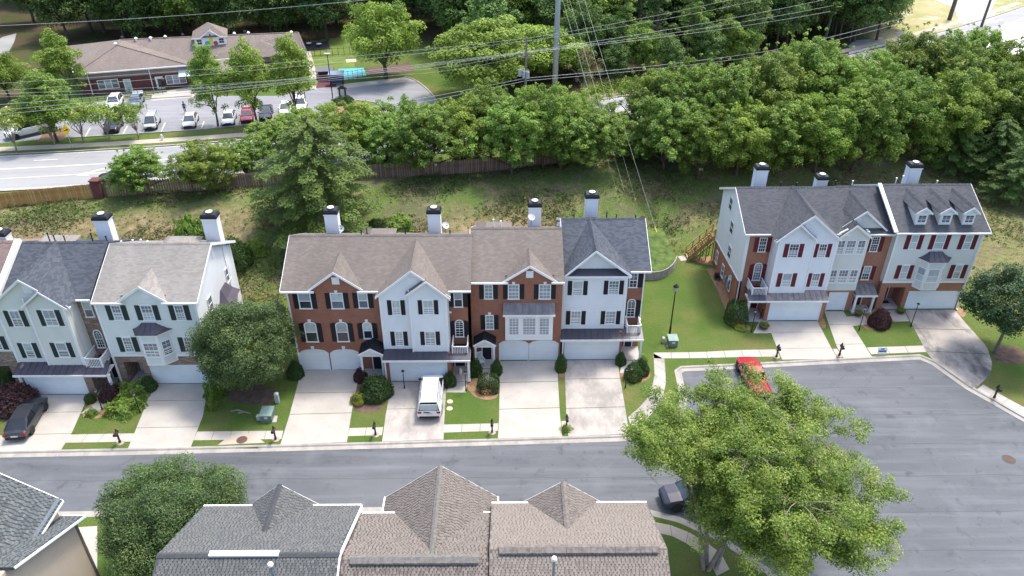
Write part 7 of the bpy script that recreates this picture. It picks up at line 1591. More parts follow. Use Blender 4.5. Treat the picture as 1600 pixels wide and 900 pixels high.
def shed(u, v, w, d, h, m, rm, label, ang=.1):
    x, y = at(u, v, 3); t = thing('play_shed', label, 'shed', (x, y, 3), None, fixed=False); t.rotation_euler = (0,0,ang); mb = MB()
    for sx in (-w/2+.08, w/2-.08):
        for sy in (-d/2+.08, d/2-.08): mb.box(sx-.06, sx+.06, sy-.06, sy+.06, 0, h)
    mb.build('post', DARKM, t); mb = MB(); mb.ext([(-w/2-.15,-d/2-.15,h),(w/2+.15,-d/2-.15,h),(w/2+.15,d/2+.15,h),(-w/2-.15,d/2+.15,h)], [(-w/2-.15,-d/2-.15,h+.1),(w/2+.15,-d/2-.15,h+.1),(w/2+.15,d/2+.15,h+.25),(-w/2-.15,d/2+.15,h+.25)]); mb.build('roof', rm, t); mb = MB(); mb.box(-w/2+.1, w/2-.1, d/2-.12, d/2-.06, .1, h-.1); mb.build('back_panel', m, t)
shed(509, 124, 2.6, 2.0, 1.6, mat('maroon_panel', (.15,.045,.05), .7), mat('slate_panel', (.13,.14,.16), .6), 'maroon play shelter with slate top in front of the playground'); shed(527, 133, 2.2, 1.6, 1.9, mat('blue_panel', (.05,.10,.20), .6), mat('blue_grey_panel', (.2,.25,.33), .6), 'blue grey play shelter beside the turquoise surface')
for u, v, lab in ((483,72,'white play stool on dark rubber surface'),(499,73,'pale play table on dark rubber surface')): x, y = at(u, v, 3); t = thing('play_table', lab, 'table', (x,y,3)); mb = MB(); mb.lathe((x,y,3), [(.5,.55),(.5,.62)], 12); mb.build('top', WHITE, t); mb = MB(); mb.cyl((x,y,3),(x,y,3.55),.08,.08,8); mb.build('leg', DARKM, t)
for u, v, lab in ((484,66,'left playground shade post'),(498,64,'right playground shade post')):
    x, y = at(u, v, 3); t = thing('shade_post', 'slim black post standing on the dark rubber playground, %s of the pair' % lab.split()[0], 'post', (x,y,3)); mb = MB(); mb.cyl((x,y,3),(x,y,6.2),.06,.06,8); mb.build('pole', DARKM, t); mb = MB(); mb.lathe((x,y,3), [(.18,0),(.18,.05)], 10); mb.build('base_plate', DARKM, t)
# lot lamp, letter sign on the island
def tall_lamp(u, v, h, label, z=3.0, m=DARKM, shoe=True):
    x, y = at(u, v, z); t = thing('street_lamp', label, 'street lamp', (x, y, z)); mb = MB(); mb.cyl((x,y,z+(.8 if shoe else 0)), (x,y,z+h), .09, .06, 8); mb.build('pole', m, t)
    if shoe: mb = MB(); mb.cyl((x,y,z),(x,y,z+.8),.32,.3,12); mb.build('footing', CONC_K, t)
    mb = MB(); mb.box(x-.45, x+.45, y-.25, y+.25, z+h, z+h+.14); mb.build('lamp_head', mat('lamp_grey', (.45,.45,.45), .5), t)
tall_lamp(521, 161, 7.6, 'tall dark lamp post on the traffic island of the school')
x, y = at(537, 161, 3); t = thing('monument_sign', 'dark school sign on two posts between island shrubs', 'sign', (x, y, 3)); mb = MB()
for sx in (-.45, .45): mb.box(x+sx-.12, x+sx+.12, y-.15, y+.15, 3, 5.3)
mb.build('post', BRICK_D, t); mb = MB(); mb.box(x-.33, x+.33, y-.06, y+.06, 3.9, 5.1); mb.build('panel', WHITE, t); mb = MB(); mb.ext([(x-.75,y-.35,5.3),(x+.75,y-.35,5.3),(x+.75,y+.35,5.3),(x-.75,y+.35,5.3)], [(x-.1,y-.05,5.75),(x+.1,y-.05,5.75),(x+.1,y+.05,5.75),(x-.1,y+.05,5.75)]); mb.build('sign_roof', SH_BLK, t)
for u, v, w, lab in ((531,165,2.2,'dark shrub left of the school sign'),(543,163,2.0,'dark shrub right of the school sign'),(549,174,2.4,'dark shrub in front of the school sign')): o = shrub('bush', u, v, w, 1.3, lab, 'shrubs on the school island', z0=3.1)
# yellow diamond warning sign, hydrant, white box
x, y = at(113, 232, 3); t = thing('warning_sign', 'yellow diamond road sign with a black arrow beside the sidewalk', 'road sign', (x, y, 3)); mb = MB(); mb.cyl((x,y,3),(x,y,5.4),.04,.04,6); mb.build('pole', mat('sign_steel', (.35,.36,.36), .5), t); mb = MB(); h_ = .78; mb.ext([(x,y-.06,5.2-h_+.5),(x+h_*.72,y-.06,5.7),(x,y-.06,5.2+h_+.5),(x-h_*.72,y-.06,5.7)], [(x,y-.04,5.2-h_+.5),(x+h_*.72,y-.04,5.7),(x,y-.04,5.2+h_+.5),(x-h_*.72,y-.04,5.7)]); pl = mb.build('plate', mat('sign_yellow', (.80,.52,.01), .5), t)
mb = MB(); P = [(-.3,-.12),(.06,.02),(.02,.12),(.34,.08),(.14,-.16),(.1,-.07),(-.26,-.21)]; mb.ext([(x+a, y-.075, 5.7+b) for a, b in P], [(x+a, y-.062, 5.7+b) for a, b in P]); mb.build('arrow', DARKM, pl)
x, y = at(254, 219, 3); t = thing('fire_hydrant', 'pale fire hydrant on the grass verge by the sidewalk', 'hydrant', (x, y, 3)); mb = MB(); mb.lathe((x,y,3), [(.2,0),(.2,.06),(.13,.08),(.13,.6),(.17,.62),(.17,.66),(.12,.8),(.03,.86)], 12); mb.build('barrel', mat('hydrant_white', (.7,.68,.62), .5), t); mb = MB(); mb.cyl((x-.27,y,3.45),(x+.27,y,3.45),.07,.07,8); mb.cyl((x,y-.28,3.4),(x,y,3.4),.09,.09,8); mb.build('nozzle', MATS['hydrant_white'], t)
sheet('mulch_bed', smoothline([at(*p, 3) for p in [(58,222),(70,206),(100,200),(108,206),(96,220)]], 1), .02, mat('brown_mulch', (.17,.11,.07), .95, .3, 2, 15)); pad('utility_lid', [(-9,-9),(-8,-9),(-8,-8)], z=-5) if False else None
# guard rail, right
t = thing('guard_rail', 'steel guard rail along the road at upper right', 'guard rail', at(1345,84,3)+(3,)); mb = MB(); q = [at(*p, 3) for p in [(1325,88),(1350,82),(1380,75),(1410,69),(1440,62)]]; STEEL = mat('galvanised_rail', (.42,.43,.43), .5, .15, 2)
for a, b in zip(q, q[1:]): mb.bar((a[0],a[1],3.62),(b[0],b[1],3.62),.06,.3)
mb.build('rail', STEEL, t)
for a, b in zip(q, q[1:]):
    for f in (0, .5): mb = MB(); xx, yy = a[0]+(b[0]-a[0])*f, a[1]+(b[1]-a[1])*f; mb.box(xx-.06, xx+.06, yy+.04, yy+.2, 3, 3.75); mb.build('post', mat('guard_post', (.14,.11,.08), .9), t)
# ============================================================ POLES AND WIRES
WOODP = mat('pole_wood', (.20,.18,.16), .9, .25, 2, 8); STEELP = mat('pole_steel', (.36,.40,.41), .5, .1, .6); GREENP = mat('pole_green', (.16,.21,.14), .85, .2, 1.5); WIRE = mat('wire', (.55,.55,.55), .6, .05); XF = mat('transformer_grey', (.38,.41,.45), .45, .1, 1.5)
x, y = at(820, 186, 3); up = thing('utility_pole', 'wooden utility pole with transformers and two crossarms, left of the steel pole', 'utility pole', (x, y, 3)); UPX, UPY = x, y; zt = on(822, 58, y)[1]
mb = MB(); mb.cyl((x,y,2.7),(x+.15,y,zt),.19,.12,10); mb.build('pole', WOODP, up); za = on(822, 86, y)[1]
for dz, dx in ((.15, 1.35), (-.35, 1.15)): mb = MB(); mb.bar((x-dx, y-.35, za+dz+.1), (x+dx, y+.35, za+dz-.1), .12, .13); mb.build('crossarm', WOODP, up)
for dx in (-1.25, -.6, .55, 1.25): mb = MB(); mb.lathe((x+dx, y+dx*.26, za+.2), [(.05,0),(.09,.06),(.05,.1),(.09,.16),(.04,.24)], 8); mb.build('insulator', XF, up)
for dx, dz in ((-.75, -2.0), (-.2, -2.2), (.35, -2.35)):
    mb = MB(); mb.lathe((x+dx, y-.45, za+dz-.9), [(.2,0),(.24,.05),(.24,.9),(.2,.98),(.05,1.0)], 12); tr = mb.build('transformer', XF, up)
    mb = MB(); mb.lathe((x+dx, y-.45, za+dz+.1), [(.04,0),(.08,.08),(.03,.3)], 8); mb.build('bushing', XF, tr)
mb = MB(); mb.bar((x-1.0, y-.2, za-2.0), (x+.6, y-.2, za-2.4), .1, .12); mb.build('bracket', XF, up)
x, y = at(866, 152, 3); st = thing('steel_pole', 'tall grey steel transmission pole rising out of the frame', 'pole', (x, y, 3)); SPX, SPY = x, y; mb = MB(); mb.cyl((x,y,2.6),(x+.3,y,36),.46,.30,20); mb.build('pole', STEELP, st, smooth=True); mb = MB(); mb.lathe((x,y,3), [(.75,0),(.75,.12),(.5,.14)], 20); mb.build('base_plate', STEELP, st)
def pole(u, v, h, r, lean, m, label, name='utility_pole', arms=()):
    x, y = at(u, v, 3); t = thing(name, label, 'utility pole', (x, y, 3)); mb = MB(); mb.cyl((x,y,2.7),(x+lean*h,y,3+h),r,r*.65,9); mb.build('pole', m, t)
    for z, w in arms: mb = MB(); mb.bar((x+lean*z-w, y-.3, 3+z), (x+lean*z+w, y+.3, 3+z), .12, .14); mb.build('crossarm', WOODP, t)
    return x, y
GPX, GPY = pole(1287, 66, 17, .16, .06, GREENP, 'green treated utility pole left of the pair with crossarms', arms=((9.2, 1.1),)); pole(1289, 67, 17, .12, .055, GREENP, 'thin green pole just behind the left green pole')
pole(1312, 60, 16, .12, -.05, GREENP, 'slim leaning pole right of the green poles'); pole(1328, 64, 16, .15, -.01, WOODP, 'pole standing beside the guard rail end'); pole(1483, 31, 15, .45, .03, mat('dark_pole', (.10,.09,.08), .9, .2, 2), 'thick dark wooden pole casting a shadow on pale grass'); pole(1533, 42, 14, .28, .03, MATS['dark_pole'], 'dark wooden pole beside the white concrete yard')
def wire(label, pts, sag=.6, r=.022, n=14, m=WIRE, group=None):
    mb = MB()
    for a, b in zip(pts, pts[1:]):
        a, b = Vector(a), Vector(b); q = [a.lerp(b, i/n)-Vector((0,0,sag*4*(i/n)*(1-i/n))) for i in range(n+1)]; mb.tube(q, r, 5)
    o = mb.build('power_line', m); return tag(o, label, 'power line', group)
def onp(u, v, y): p = on(u, v, y); return (p[0], y, p[1])
for k, (vl, dx, uv) in enumerate(((163, -1.25, (1200, 14)), (172, .0, (1200, 24)), (179, 1.25, (1200, 31)))):
    L_ = onp(-30, vl+2.5, 95.0); M_ = (UPX+dx, UPY+dx*.26, za+.42); R_ = onp(*uv, 132.0); d = Vector(R_)-Vector(M_); R2 = tuple(Vector(R_)+d*.33)
    wire('conductor running along the road, %s of the three on the crossarm' % ('leftmost', 'middle one', 'rightmost')[k], [L_, M_, R2], .5, .02)
for k, (vl, vr, pv) in enumerate(((128, -22, 60), (140, -10, 64))): wire('thin %s line at the top of the wooden pole' % ('upper', 'lower')[k], [onp(-30, vl+4, 96.0), onp(822, pv, UPY), onp(1230, vr, 134.0)], .5, .016)
for k, (vl, pv, rr) in enumerate(((196, 122, ((1200, 80), (1430, 22))), (205, 126, ((1200, 86), (1430, 30))))): wire('%s communication cable below the transformers' % ('upper', 'lower')[k], [onp(400, vl, 102.0), onp(822, pv, UPY), onp(*rr[0], 134.0), onp(*rr[1], 152.0)], .3, .024)
wire('single cable crossing the wood at the top left', [onp(-20, 41, 140.0), onp(590, -2, 150.0)], .5, .035)
for k, (v1, v2) in enumerate(((147, 110), (152, 116))): wire('%s faint cable across the school trees' % ('higher', 'lower')[k], [onp(-20, v1, 97.0), onp(640, v2, 108.0), onp(822, 80+6*k, UPY)], .4, .014)
GUY = mat('guy_steel', (.30,.32,.32), .5, .05); GUARD = mat('yellow_guard', (.72,.55,.05), .5, .1)
for k, (u, v, z, ut) in enumerate(((974, 337, 2.0, 879), (987, 339, 2.0, 890), (1000, 337, 2.0, 903), (1034, 389, .9, 914))):
    ax, ay = at(u, v, z); z = hgt(ax, ay); ax, ay = at(u, v, z)
    zT = (19.5, 22.5, 26.0, 28.0)[k]
    A, B = Vector((ax, ay, z)), Vector((SPX+.3, SPY, zT)); t = thing('guy_wire', '%s of the guy wires anchored in the bank' % ('leftmost', 'second from left', 'third from left', 'rightmost, longest')[k], 'guy wire', (ax, ay, z), 'guy wires of the steel pole')
    mb = MB(); mb.tube([A, A.lerp(B, .5), B], .017, 5); mb.build('cable', GUY, t); mb = MB(); mb.cyl(A+(B-A)*.005, A.lerp(B, .055), .055, .055, 8); mb.build('guard_sleeve', GUARD, t)
# ============================================================ VEHICLES
TYRE = mat('tyre', (.018,.018,.018), .85, .1); RIM = mat('alloy', (.45,.46,.47), .3, .1, 3, None, .5, .7); CGL = glass_mat('car_glass', (.018,.022,.03), .04); CGB = glass_mat('car_windscreen', (.06,.08,.10), .04)
HEADL = mat('headlight', (.65,.68,.72), .15, .05, 3, None, .6); TAILL = mat('taillight', (.30,.012,.015), .25, .1); PLATE = mat('licence_plate', (.6,.6,.58), .5); PLAST = mat('black_plastic', (.022,.022,.024), .6)
PAINT = {k: mat('paint_'+k, c, .28, .03, .5, None, .5, .0, .8 if c[0] > .1 else .5) for k, c in dict(navy=(.025,.028,.05), graphite=(.022,.022,.028), white=(.78,.79,.80), red=(.34,.012,.022), black=(.012,.012,.016), silver=(.42,.43,.44), pearl=(.62,.60,.55), blue=(.03,.05,.10), teal=(.10,.15,.18)).items()}
def car(kind, paint, x, y, head, label, z=0.0, parts=True, group=None, name='parked_car', cat='car', sc_=1.0):
    """front faces local +x. Body lofted through cross sections, cabin lofted on top."""
    D = dict(sedan=(4.85,1.82,[(-2.42,.55,.78,.80),(-2.34,.36,.95,.92),(-1.6,.30,1.0,1.0),(-.9,.28,.97,1.0),(.6,.28,.94,1.0),(1.3,.29,.90,1.0),(2.0,.32,.80,.97),(2.32,.38,.68,.88),(2.42,.48,.60,.76)],[(-2.05,.98),(-1.15,1.42),(-.1,1.47),(.45,1.43),(1.35,.93)],.33,(-1.42,1.45)),
             suv=(4.7,1.88,[(-2.35,.6,.9,.9),(-2.28,.42,1.05,.97),(-1.5,.36,1.08,1.0),(.6,.36,1.04,1.0),(1.2,.36,1.02,1.0),(1.95,.40,.95,.97),(2.25,.45,.82,.9),(2.35,.55,.72,.8)],[(-2.25,1.05),(-1.95,1.62),(-.4,1.72),(.2,1.68),(1.05,1.03)],.37,(-1.35,1.42)),
             van=(5.1,2.0,[(-2.55,.5,1.05,.97),(-2.5,.38,1.1,1.0),(-1.5,.34,1.1,1.0),(.8,.34,1.1,1.0),(1.55,.34,1.08,1.0),(2.1,.36,1.0,.96),(2.45,.42,.86,.88),(2.55,.5,.75,.78)],[(-2.52,1.08),(-2.42,1.92),(-1.0,2.0),(.75,1.94),(1.85,1.06)],.36,(-1.55,1.55)),
             pickup=(5.7,1.95,[(-2.85,.62,1.05,.97),(-2.8,.5,1.1,1.0),(-1.2,.46,1.1,1.0),(-.9,.44,1.12,1.0),(1.0,.44,1.12,1.0),(1.6,.44,1.1,1.0),(2.4,.48,1.05,.97),(2.75,.52,.9,.9),(2.85,.6,.82,.84)],[(-.95,1.1),(-.75,1.78),(.1,1.86),(.75,1.8),(1.5,1.1)],.42,(-1.85,1.9)),
             bus=(6.4,2.1,[(-3.2,.55,1.35,.98),(-3.15,.45,1.4,1.0),(1.0,.42,1.4,1.0),(1.3,.42,1.25,.96),(2.1,.42,1.15,.92),(2.9,.45,1.0,.86),(3.2,.55,.85,.76)],[(-3.18,1.38),(-3.12,2.5),(0,2.6),(.9,2.5),(1.75,1.2)],.40,(-2.1,2.1)))[kind]
    L, W, secs, roof, wr, axles = D; hw = W/2; P = PAINT[paint]
    t = thing(name, label, cat, (x, y, z), group, fixed=False); t.rotation_euler = (0,0,head); t.scale = (sc_,)*3
    mb = MB(); rings = []
    for sx, zb, zt, k in secs:
        w = hw*k; rings.append([(sx,-w*.86,zb),(sx,-w*.99,zb+.12),(sx,-w,(zb+zt)/2),(sx,-w*.96,zt-.06),(sx,-w*.86,zt),(sx,0,zt+.035),(sx,w*.86,zt),(sx,w*.96,zt-.06),(sx,w,(zb+zt)/2),(sx,w*.99,zb+.12),(sx,w*.86,zb)])
    b = None; mb.loft(rings); b = mb.build('body', P, t, smooth=False)
    # cabin: glass block with painted roof
    ztop = [p for p in roof]; bz = lambda xx: float(np.interp(xx, [s[0] for s in secs], [s[2] for s in secs]))
    g = MB(); rr = []
    for i, (rx, rz) in enumerate(ztop):
        zb = bz(rx)-.02; h = max(0.03, rz-zb); wb = hw*.93; wt = hw*(.93-.21*min(1, h/.55)); rr.append([(rx,-wb,zb),(rx,-wt,zb+h*.93),(rx,-wt*.86,zb+h),(rx,wt*.86,zb+h),(rx,wt,zb+h*.93),(rx,wb,zb)])
    g.loft(rr); cab = g.build('cabin', CGL, t)
    a, c = ztop[1], ztop[-2]
    f = MB(); R = []
    for i in range(1, len(ztop)-1):
        rx, rz = ztop[i]; zb = bz(rx)-.02; h = rz-zb; wt = hw*(.93-.21*min(1, h/.55))*1.012; R.append([(rx,-wt,zb+h*.90),(rx,-wt*.86,zb+h+.012),(rx,wt*.86,zb+h+.012),(rx,wt,zb+h*.90),(rx,0,zb+h*.8)])
    f.loft(R); f.build('roof', P, cab)
    pl = MB()
    for sgn in (-1, 1):
        for (p, q) in ((0, 1), (len(ztop)-1, len(ztop)-2)):
            rx0, rz0 = ztop[p]; rx1, rz1 = ztop[q]; h1 = rz1-bz(rx1)+.02; w0 = hw*.93; w1 = hw*(.93-.21*min(1, h1/.55)); pl.bar((rx0, sgn*w0*.97, bz(rx0)), (rx1, sgn*w1*1.0, rz1-h1*.05), .09, .07)
        mid = ztop[2]; h1 = mid[1]-bz(mid[0]); w1 = hw*(.93-.21*min(1, h1/.55)); pl.bar((mid[0]-.1, sgn*hw*.935, bz(mid[0])), (mid[0]-.1, sgn*w1*1.01, mid[1]-.06), .05, .10)
        if kind in ('van',) : pl.ext([(-2.5, sgn*hw*.94, 1.07), (.3, sgn*hw*.945, 1.07), (.3, sgn*hw*.75, 1.9), (-2.42, sgn*hw*.75, 1.85)], [(-2.5, sgn*hw*.90, 1.07), (.3, sgn*hw*.90, 1.07), (.3, sgn*hw*.71, 1.9), (-2.42, sgn*hw*.71, 1.85)])
        if kind == 'pickup': pass
    pl.build('pillar', P, cab)
    ws = MB(); (x0, z0), (x1, z1) = ztop[-1], ztop[-2]; h1 = z1-bz(x1); wt = hw*(.93-.21*min(1, h1/.55)); n = Vector((z0-z1, 0, x0-x1)); n = Vector((abs(z1-z0), 0, abs(x0-x1))).normalized()*.012
    Q = [Vector((x0-.05,-hw*.84,z0+.03)), Vector((x0-.05,hw*.84,z0+.03)), Vector((x1+.03,wt*.84,z1-.03)), Vector((x1+.03,-wt*.84,z1-.03))]; ws.ext([p+n for p in Q], Q); ws.build('windscreen', CGB, cab)
    if kind == 'van' and paint == 'white':
        rw = MB(); rw.box(-2.57, -2.53, -hw*.74, hw*.74, 1.2, 1.78); rw.build('rear_window', mat('pale_rear_window', (.45,.52,.55), .15), b)
        rw = MB(); rw.box(-2.6, -2.555, -.05, .45, .92, .98); rw.build('handle', PLAST, b)
    if kind == 'pickup':
        bd = MB(); bd.box(-2.72, -1.0, -hw*.8, hw*.8, .78, .8); bd.box(-2.7, -1.02, -hw*.82, -hw*.78, .8, 1.14); bd.box(-2.7, -1.02, hw*.78, hw*.82, .8, 1.14); bd.box(-2.78, -2.72, -hw*.8, hw*.8, .8, 1.14); bd.build('bed_liner', PLAST, b)
    # wheels
    for ax in axles:
        for sgn in (-1, 1):
            yc = sgn*(hw-.13); w = MB(); prof = [(wr*.62,-.1),(wr*.95,-.11),(wr,-.07),(wr,.07),(wr*.95,.11),(wr*.62,.1)]; k = len(prof); n = 18
            rings = [[(ax+r*math.cos(2*math.pi*i/n), yc+o, wr+r*math.sin(2*math.pi*i/n)) for i in range(n)] for r, o in prof]; w.loft(rings); wh = w.build('wheel', TYRE, t, smooth=False)
            rm = MB(); yo = yc+sgn*.105; rm.cyl((ax, yo-sgn*.02, wr), (ax, yo+sgn*.004, wr), wr*.64, wr*.6, 16)
            for s in range(5): an = s*2*math.pi/5; rm.bar((ax, yo+sgn*.012, wr), (ax+wr*.58*math.cos(an), yo+sgn*.012, wr+wr*.58*math.sin(an)), .07 if False else .02, .07)
            rm.build('rim', RIM, wh)
            ar = MB(); ar.cyl((ax, sgn*(hw-.02), wr+.02), (ax, sgn*(hw+.006), wr+.02), wr*1.17, wr*1.17, 18); ar.build('wheel_arch', PLAST, b)
    xf = secs[-1][0]; xr = secs[0][0]; zf = secs[-2][2]; zr = secs[1][2]
    for sgn in (-1, 1):
        q = MB(); q.ext([(xf-.06, sgn*hw*.48, zf-.08), (xf-.2, sgn*hw*.86, zf-.05), (xf-.24, sgn*hw*.88, zf-.2), (xf-.03, sgn*hw*.48, zf-.2)], [(xf-.3, sgn*hw*.48, zf-.04), (xf-.5, sgn*hw*.9, zf-.02), (xf-.5, sgn*hw*.92, zf-.2), (xf-.3, sgn*hw*.5, zf-.2)]); q.build('headlight', HEADL, t)
        q = MB(); q.box(xr-.012, xr+.16, min(sgn*hw*.62, sgn*hw*.93), max(sgn*hw*.62, sgn*hw*.93), zr-.28, zr-.08); q.build('taillight', TAILL, t)
        q = MB(); mx = ztop[-1][0]-.25; q.loft([[(mx+.1, sgn*hw*.94, 1.0), (mx-.05, sgn*hw*.94, 1.0), (mx-.05, sgn*hw*.94, 1.13), (mx+.1, sgn*hw*.94, 1.1)], [(mx+.08, sgn*(hw+.16), .98), (mx-.06, sgn*(hw+.16), .98), (mx-.06, sgn*(hw+.16), 1.14), (mx+.08, sgn*(hw+.16), 1.12)]]); q.build('wing_mirror', P if kind != 'van' else PLAST, t)
    q = MB(); q.box(xr-.03, xr+.02, -.26, .26, zr-.36, zr-.22); q.build('licence_plate', PLATE, t)
    q = MB(); q.box(xf-.12, xf+.02, -hw*.62, hw*.62, .42, .56); q.build('bumper', PLAST, t); q = MB(); q.box(xr-.04, xr+.1, -hw*.8, hw*.8, .36, .52); q.build('bumper', PLAST, t)
    q = MB(); q.box(xf-.08, xf+.012, -hw*.38, hw*.38, .58, zf-.08); q.build('grille', PLAST, t)
    return t
car('sedan', 'graphite', -39.35, 47.6, R(97), 'dark graphite sedan parked on the left driveway', name='sedan')
car('van', 'white', -6.5, 50.05, R(91), 'white cargo van parked in front of the double garage', name='cargo_van', cat='van')
px_, py_ = at(1182, 590, 0); car('pickup', 'red', 21.5, 52.45, R(91.5), 'red pickup truck parked nose in at the kerb, half behind the birch', z=-.1, sc_=.92, name='pickup_truck', cat='pickup')
nx, ny = at(1078, 786, 0); car('suv', 'navy', nx+.2, ny+.4, R(189), 'navy blue suv parked under the birch', z=-.11, name='suv', cat='suv')
SCG = 'cars parked in the school lot'
for kind, p, u, v, hd, lab in (('bus','white',48,206,-138,'white shuttle bus at the left edge of the school lot'),('suv','black',178,198,-79,'black suv parked facing the road behind a crape myrtle'),('van','silver',238,193,-78,'silver minivan parked facing the road'),('sedan','pearl',298,190,-78,'cream white sedan parked alone left of the upright tree'),('sedan','white',358,186,-78,'white car parked beside the trunk of the upright tree'),('sedan','red',387,182,-78,'dark red car parked beside a white one'),('sedan','navy',416,178,-79,'dark blue car parked at the right end of the row'),
                              ('suv','white',180,163,-78,'white suv parked nearest the school, on its left side'),('sedan','teal',213,160,-78,'dark teal car parked nearest the school, beside a white suv'),('sedan','white',447,171,-79,'white car half hidden under the right upright tree'),('suv','white',470,166,-79,'white suv at the right end of the lot by the blue post')):
    x, y = at(u, v, 3.4); car(kind, p, x, y, R(hd), lab, z=3.03, group=SCG if kind != 'bus' else None, sc_=.88 if kind == 'van' else 1.0, name='shuttle_bus' if kind == 'bus' else 'parked_car', cat='bus' if kind == 'bus' else 'car')
x, y = at(186, 276, 3.6); car('suv', 'black', x, y, R(200), 'dark car on the main road behind the round tree', z=3.03, name='car')
x, y = at(1130, 62, 3); car('suv', 'white', x, y, R(190), 'white vehicle among the pine trunks beyond the road', z=3.02, name='parked_car'); x, y = at(895, 128, 3.5)
# ============================================================ PERSON in the lot
def person(x, y, z, head, label, top, trouser, skin):
    t = thing('person', label, 'person', (x, y, z), None, fixed=False); t.rotation_euler = (0,0,head)
    J = dict(pel=(0,0,.95,.125), waist=(0,0,1.10,.115), chest=(.02,0,1.32,.135), neck=(.03,0,1.50,.055), hd0=(.04,0,1.58,.085), hd1=(.05,0,1.68,.10), hd2=(.045,0,1.76,.075),
             shl=(.01,.19,1.43,.062), ell=(-.06,.25,1.17,.045), wrl=(.03,.27,.94,.033), shr=(.01,-.19,1.43,.062), elr=(.10,-.24,1.18,.045), wrr=(.26,-.2,1.02,.033),
             hpl=(0,.09,.90,.095), knl=(.16,.10,.50,.062), anl=(.02,.10,.09,.045), tol=(.16,.11,.03,.036), hpr=(0,-.09,.90,.095), knr=(.0,-.10,.50,.062), anr=(-.22,-.10,.13,.045), tor=(-.10,-.11,.04,.036))
    E = [('pel','waist'),('waist','chest'),('chest','neck'),('neck','hd0'),('hd0','hd1'),('hd1','hd2'),('chest','shl'),('shl','ell'),('ell','wrl'),('chest','shr'),('shr','elr'),('elr','wrr'),('pel','hpl'),('hpl','knl'),('knl','anl'),('anl','tol'),('pel','hpr'),('hpr','knr'),('knr','anr'),('anr','tor')]
    for s, w in (('l', 'wrl'), ('r', 'wrr')):
        bx_, by_, bz_, _ = J[w]; sg = 1 if s == 'l' else -1; J['pm'+s] = (bx_+.03, by_, bz_-.07, .03); E.append((w, 'pm'+s))
        for i in range(4): J['f%d%s' % (i, s)] = (bx_+.05+.012*i, by_+(i-1.5)*.018, bz_-.15+.01*abs(i-1.5), .010); E.append(('pm'+s, 'f%d%s' % (i, s)))
        J['th'+s] = (bx_+.09, by_-sg*.02, bz_-.08, .011); E.append(('pm'+s, 'th'+s))
    K = list(J); me = bpy.data.meshes.new('body'); me.from_pydata([J[k][:3] for k in K], [(K.index(a), K.index(b)) for a, b in E], []); o = bpy.data.objects.new('body', me); link(o, t)
    sk = o.modifiers.new('skin', 'SKIN'); 
    if not me.skin_vertices: me.attributes  # layer is created with the modifier
    if me.skin_vertices:
        for i, k in enumerate(K): me.skin_vertices[0].data[i].radius = (J[k][3],)*2
        me.skin_vertices[0].data[K.index('pel')].use_root = True
    o.modifiers.new('sub', 'SUBSURF').levels = 1; o.modifiers['sub'].render_levels = 1
    tt = NT('person_skin_and_clothes'); sz = tt.n('ShaderNodeSeparateXYZ', i_0=tt.obj()); hz = sz.outputs[2]
    c = tt.mix(tt.math('GREATER_THAN', hz, .98), trouser, top); c = tt.mix(tt.math('GREATER_THAN', hz, 1.52), c, skin); c = tt.mix(tt.math('LESS_THAN', hz, .1), c, (.02,.02,.02)); tt.fin(c, .8); me.materials.append(tt.m)
    h = MB(); h.lathe((.03,0,1.66), [(.11,0),(.125,.06),(.115,.13),(.06,.17)], 12); h.build('hair', mat('dark_hair', (.02,.014,.01), .7), t)
x, y = at(290, 177, 3); person(x, y, 3.03, R(-70), 'person in dark clothes walking across the school lot', (.03,.035,.07), (.02,.022,.035), (.30,.17,.11))
# ============================================================ STREET FURNITURE
def mailbox(u, v, label, rot=0):
    x, y = at(u, v); t = thing('mailbox', label, 'mailbox', (x, y, 0), 'black mailboxes along the kerb', fixed=False); t.rotation_euler = (0,0,rot); BR = mat('mailbox_post', (.035,.028,.025), .6)
    mb = MB(); mb.box(-.055,.055,-.055,.055,-.1,1.35); mb.box(-.075,.075,-.075,.075,0,.25); mb.lathe((0,0,1.35), [(.07,0),(.05,.05),(.06,.1),(.02,.15)], 8); mb.build('post', BR, t)
    mb = MB(); A = [(-.11,-.42,1.02),(.11,-.42,1.02),(.11,-.42,1.16),(.075,-.42,1.235),(0,-.42,1.26),(-.075,-.42,1.235),(-.11,-.42,1.16)]; mb.ext(A, [(a, .14, c) for a, b, c in A]); b = mb.build('box', DARKM, t)
    mb = MB(); mb.box(.112,.125,-.2,-.08,1.12,1.3); mb.build('flag', mat('mailbox_flag', (.3,.02,.02), .5), b); mb = MB(); mb.bar((0,-.3,1.0),(0,-.06,.72),.05,.05); mb.build('brace', BR, t)
    mb = MB(); mb.lathe((0,0,-.02), [(.32,0),(.30,.06),(.1,.08)], 10); mb.build('footing', mat('mailbox_stone', (.33,.28,.23), .95, .3, 6), t)
for a in ((188,692,'mailbox on the verge between the two left driveways'),(431,687,'mailbox on the verge right of the drain cover'),(587,680,'mailbox left of the white van driveway'),(769,676,'mailbox on a stone ring between the van and the clean driveway'),(885,669,'mailbox with yellow plants at its foot between two driveways'),(1213,558,'mailbox beside the red pickup'),(1311,556,'mailbox between the wide and the narrow cul-de-sac driveways'),(1553,622,'mailbox on the verge at the right edge of the cul-de-sac')): mailbox(*a)
o = shrub('bushlow', 885, 674, .9, .4, 'yellow green plant around a mailbox post')
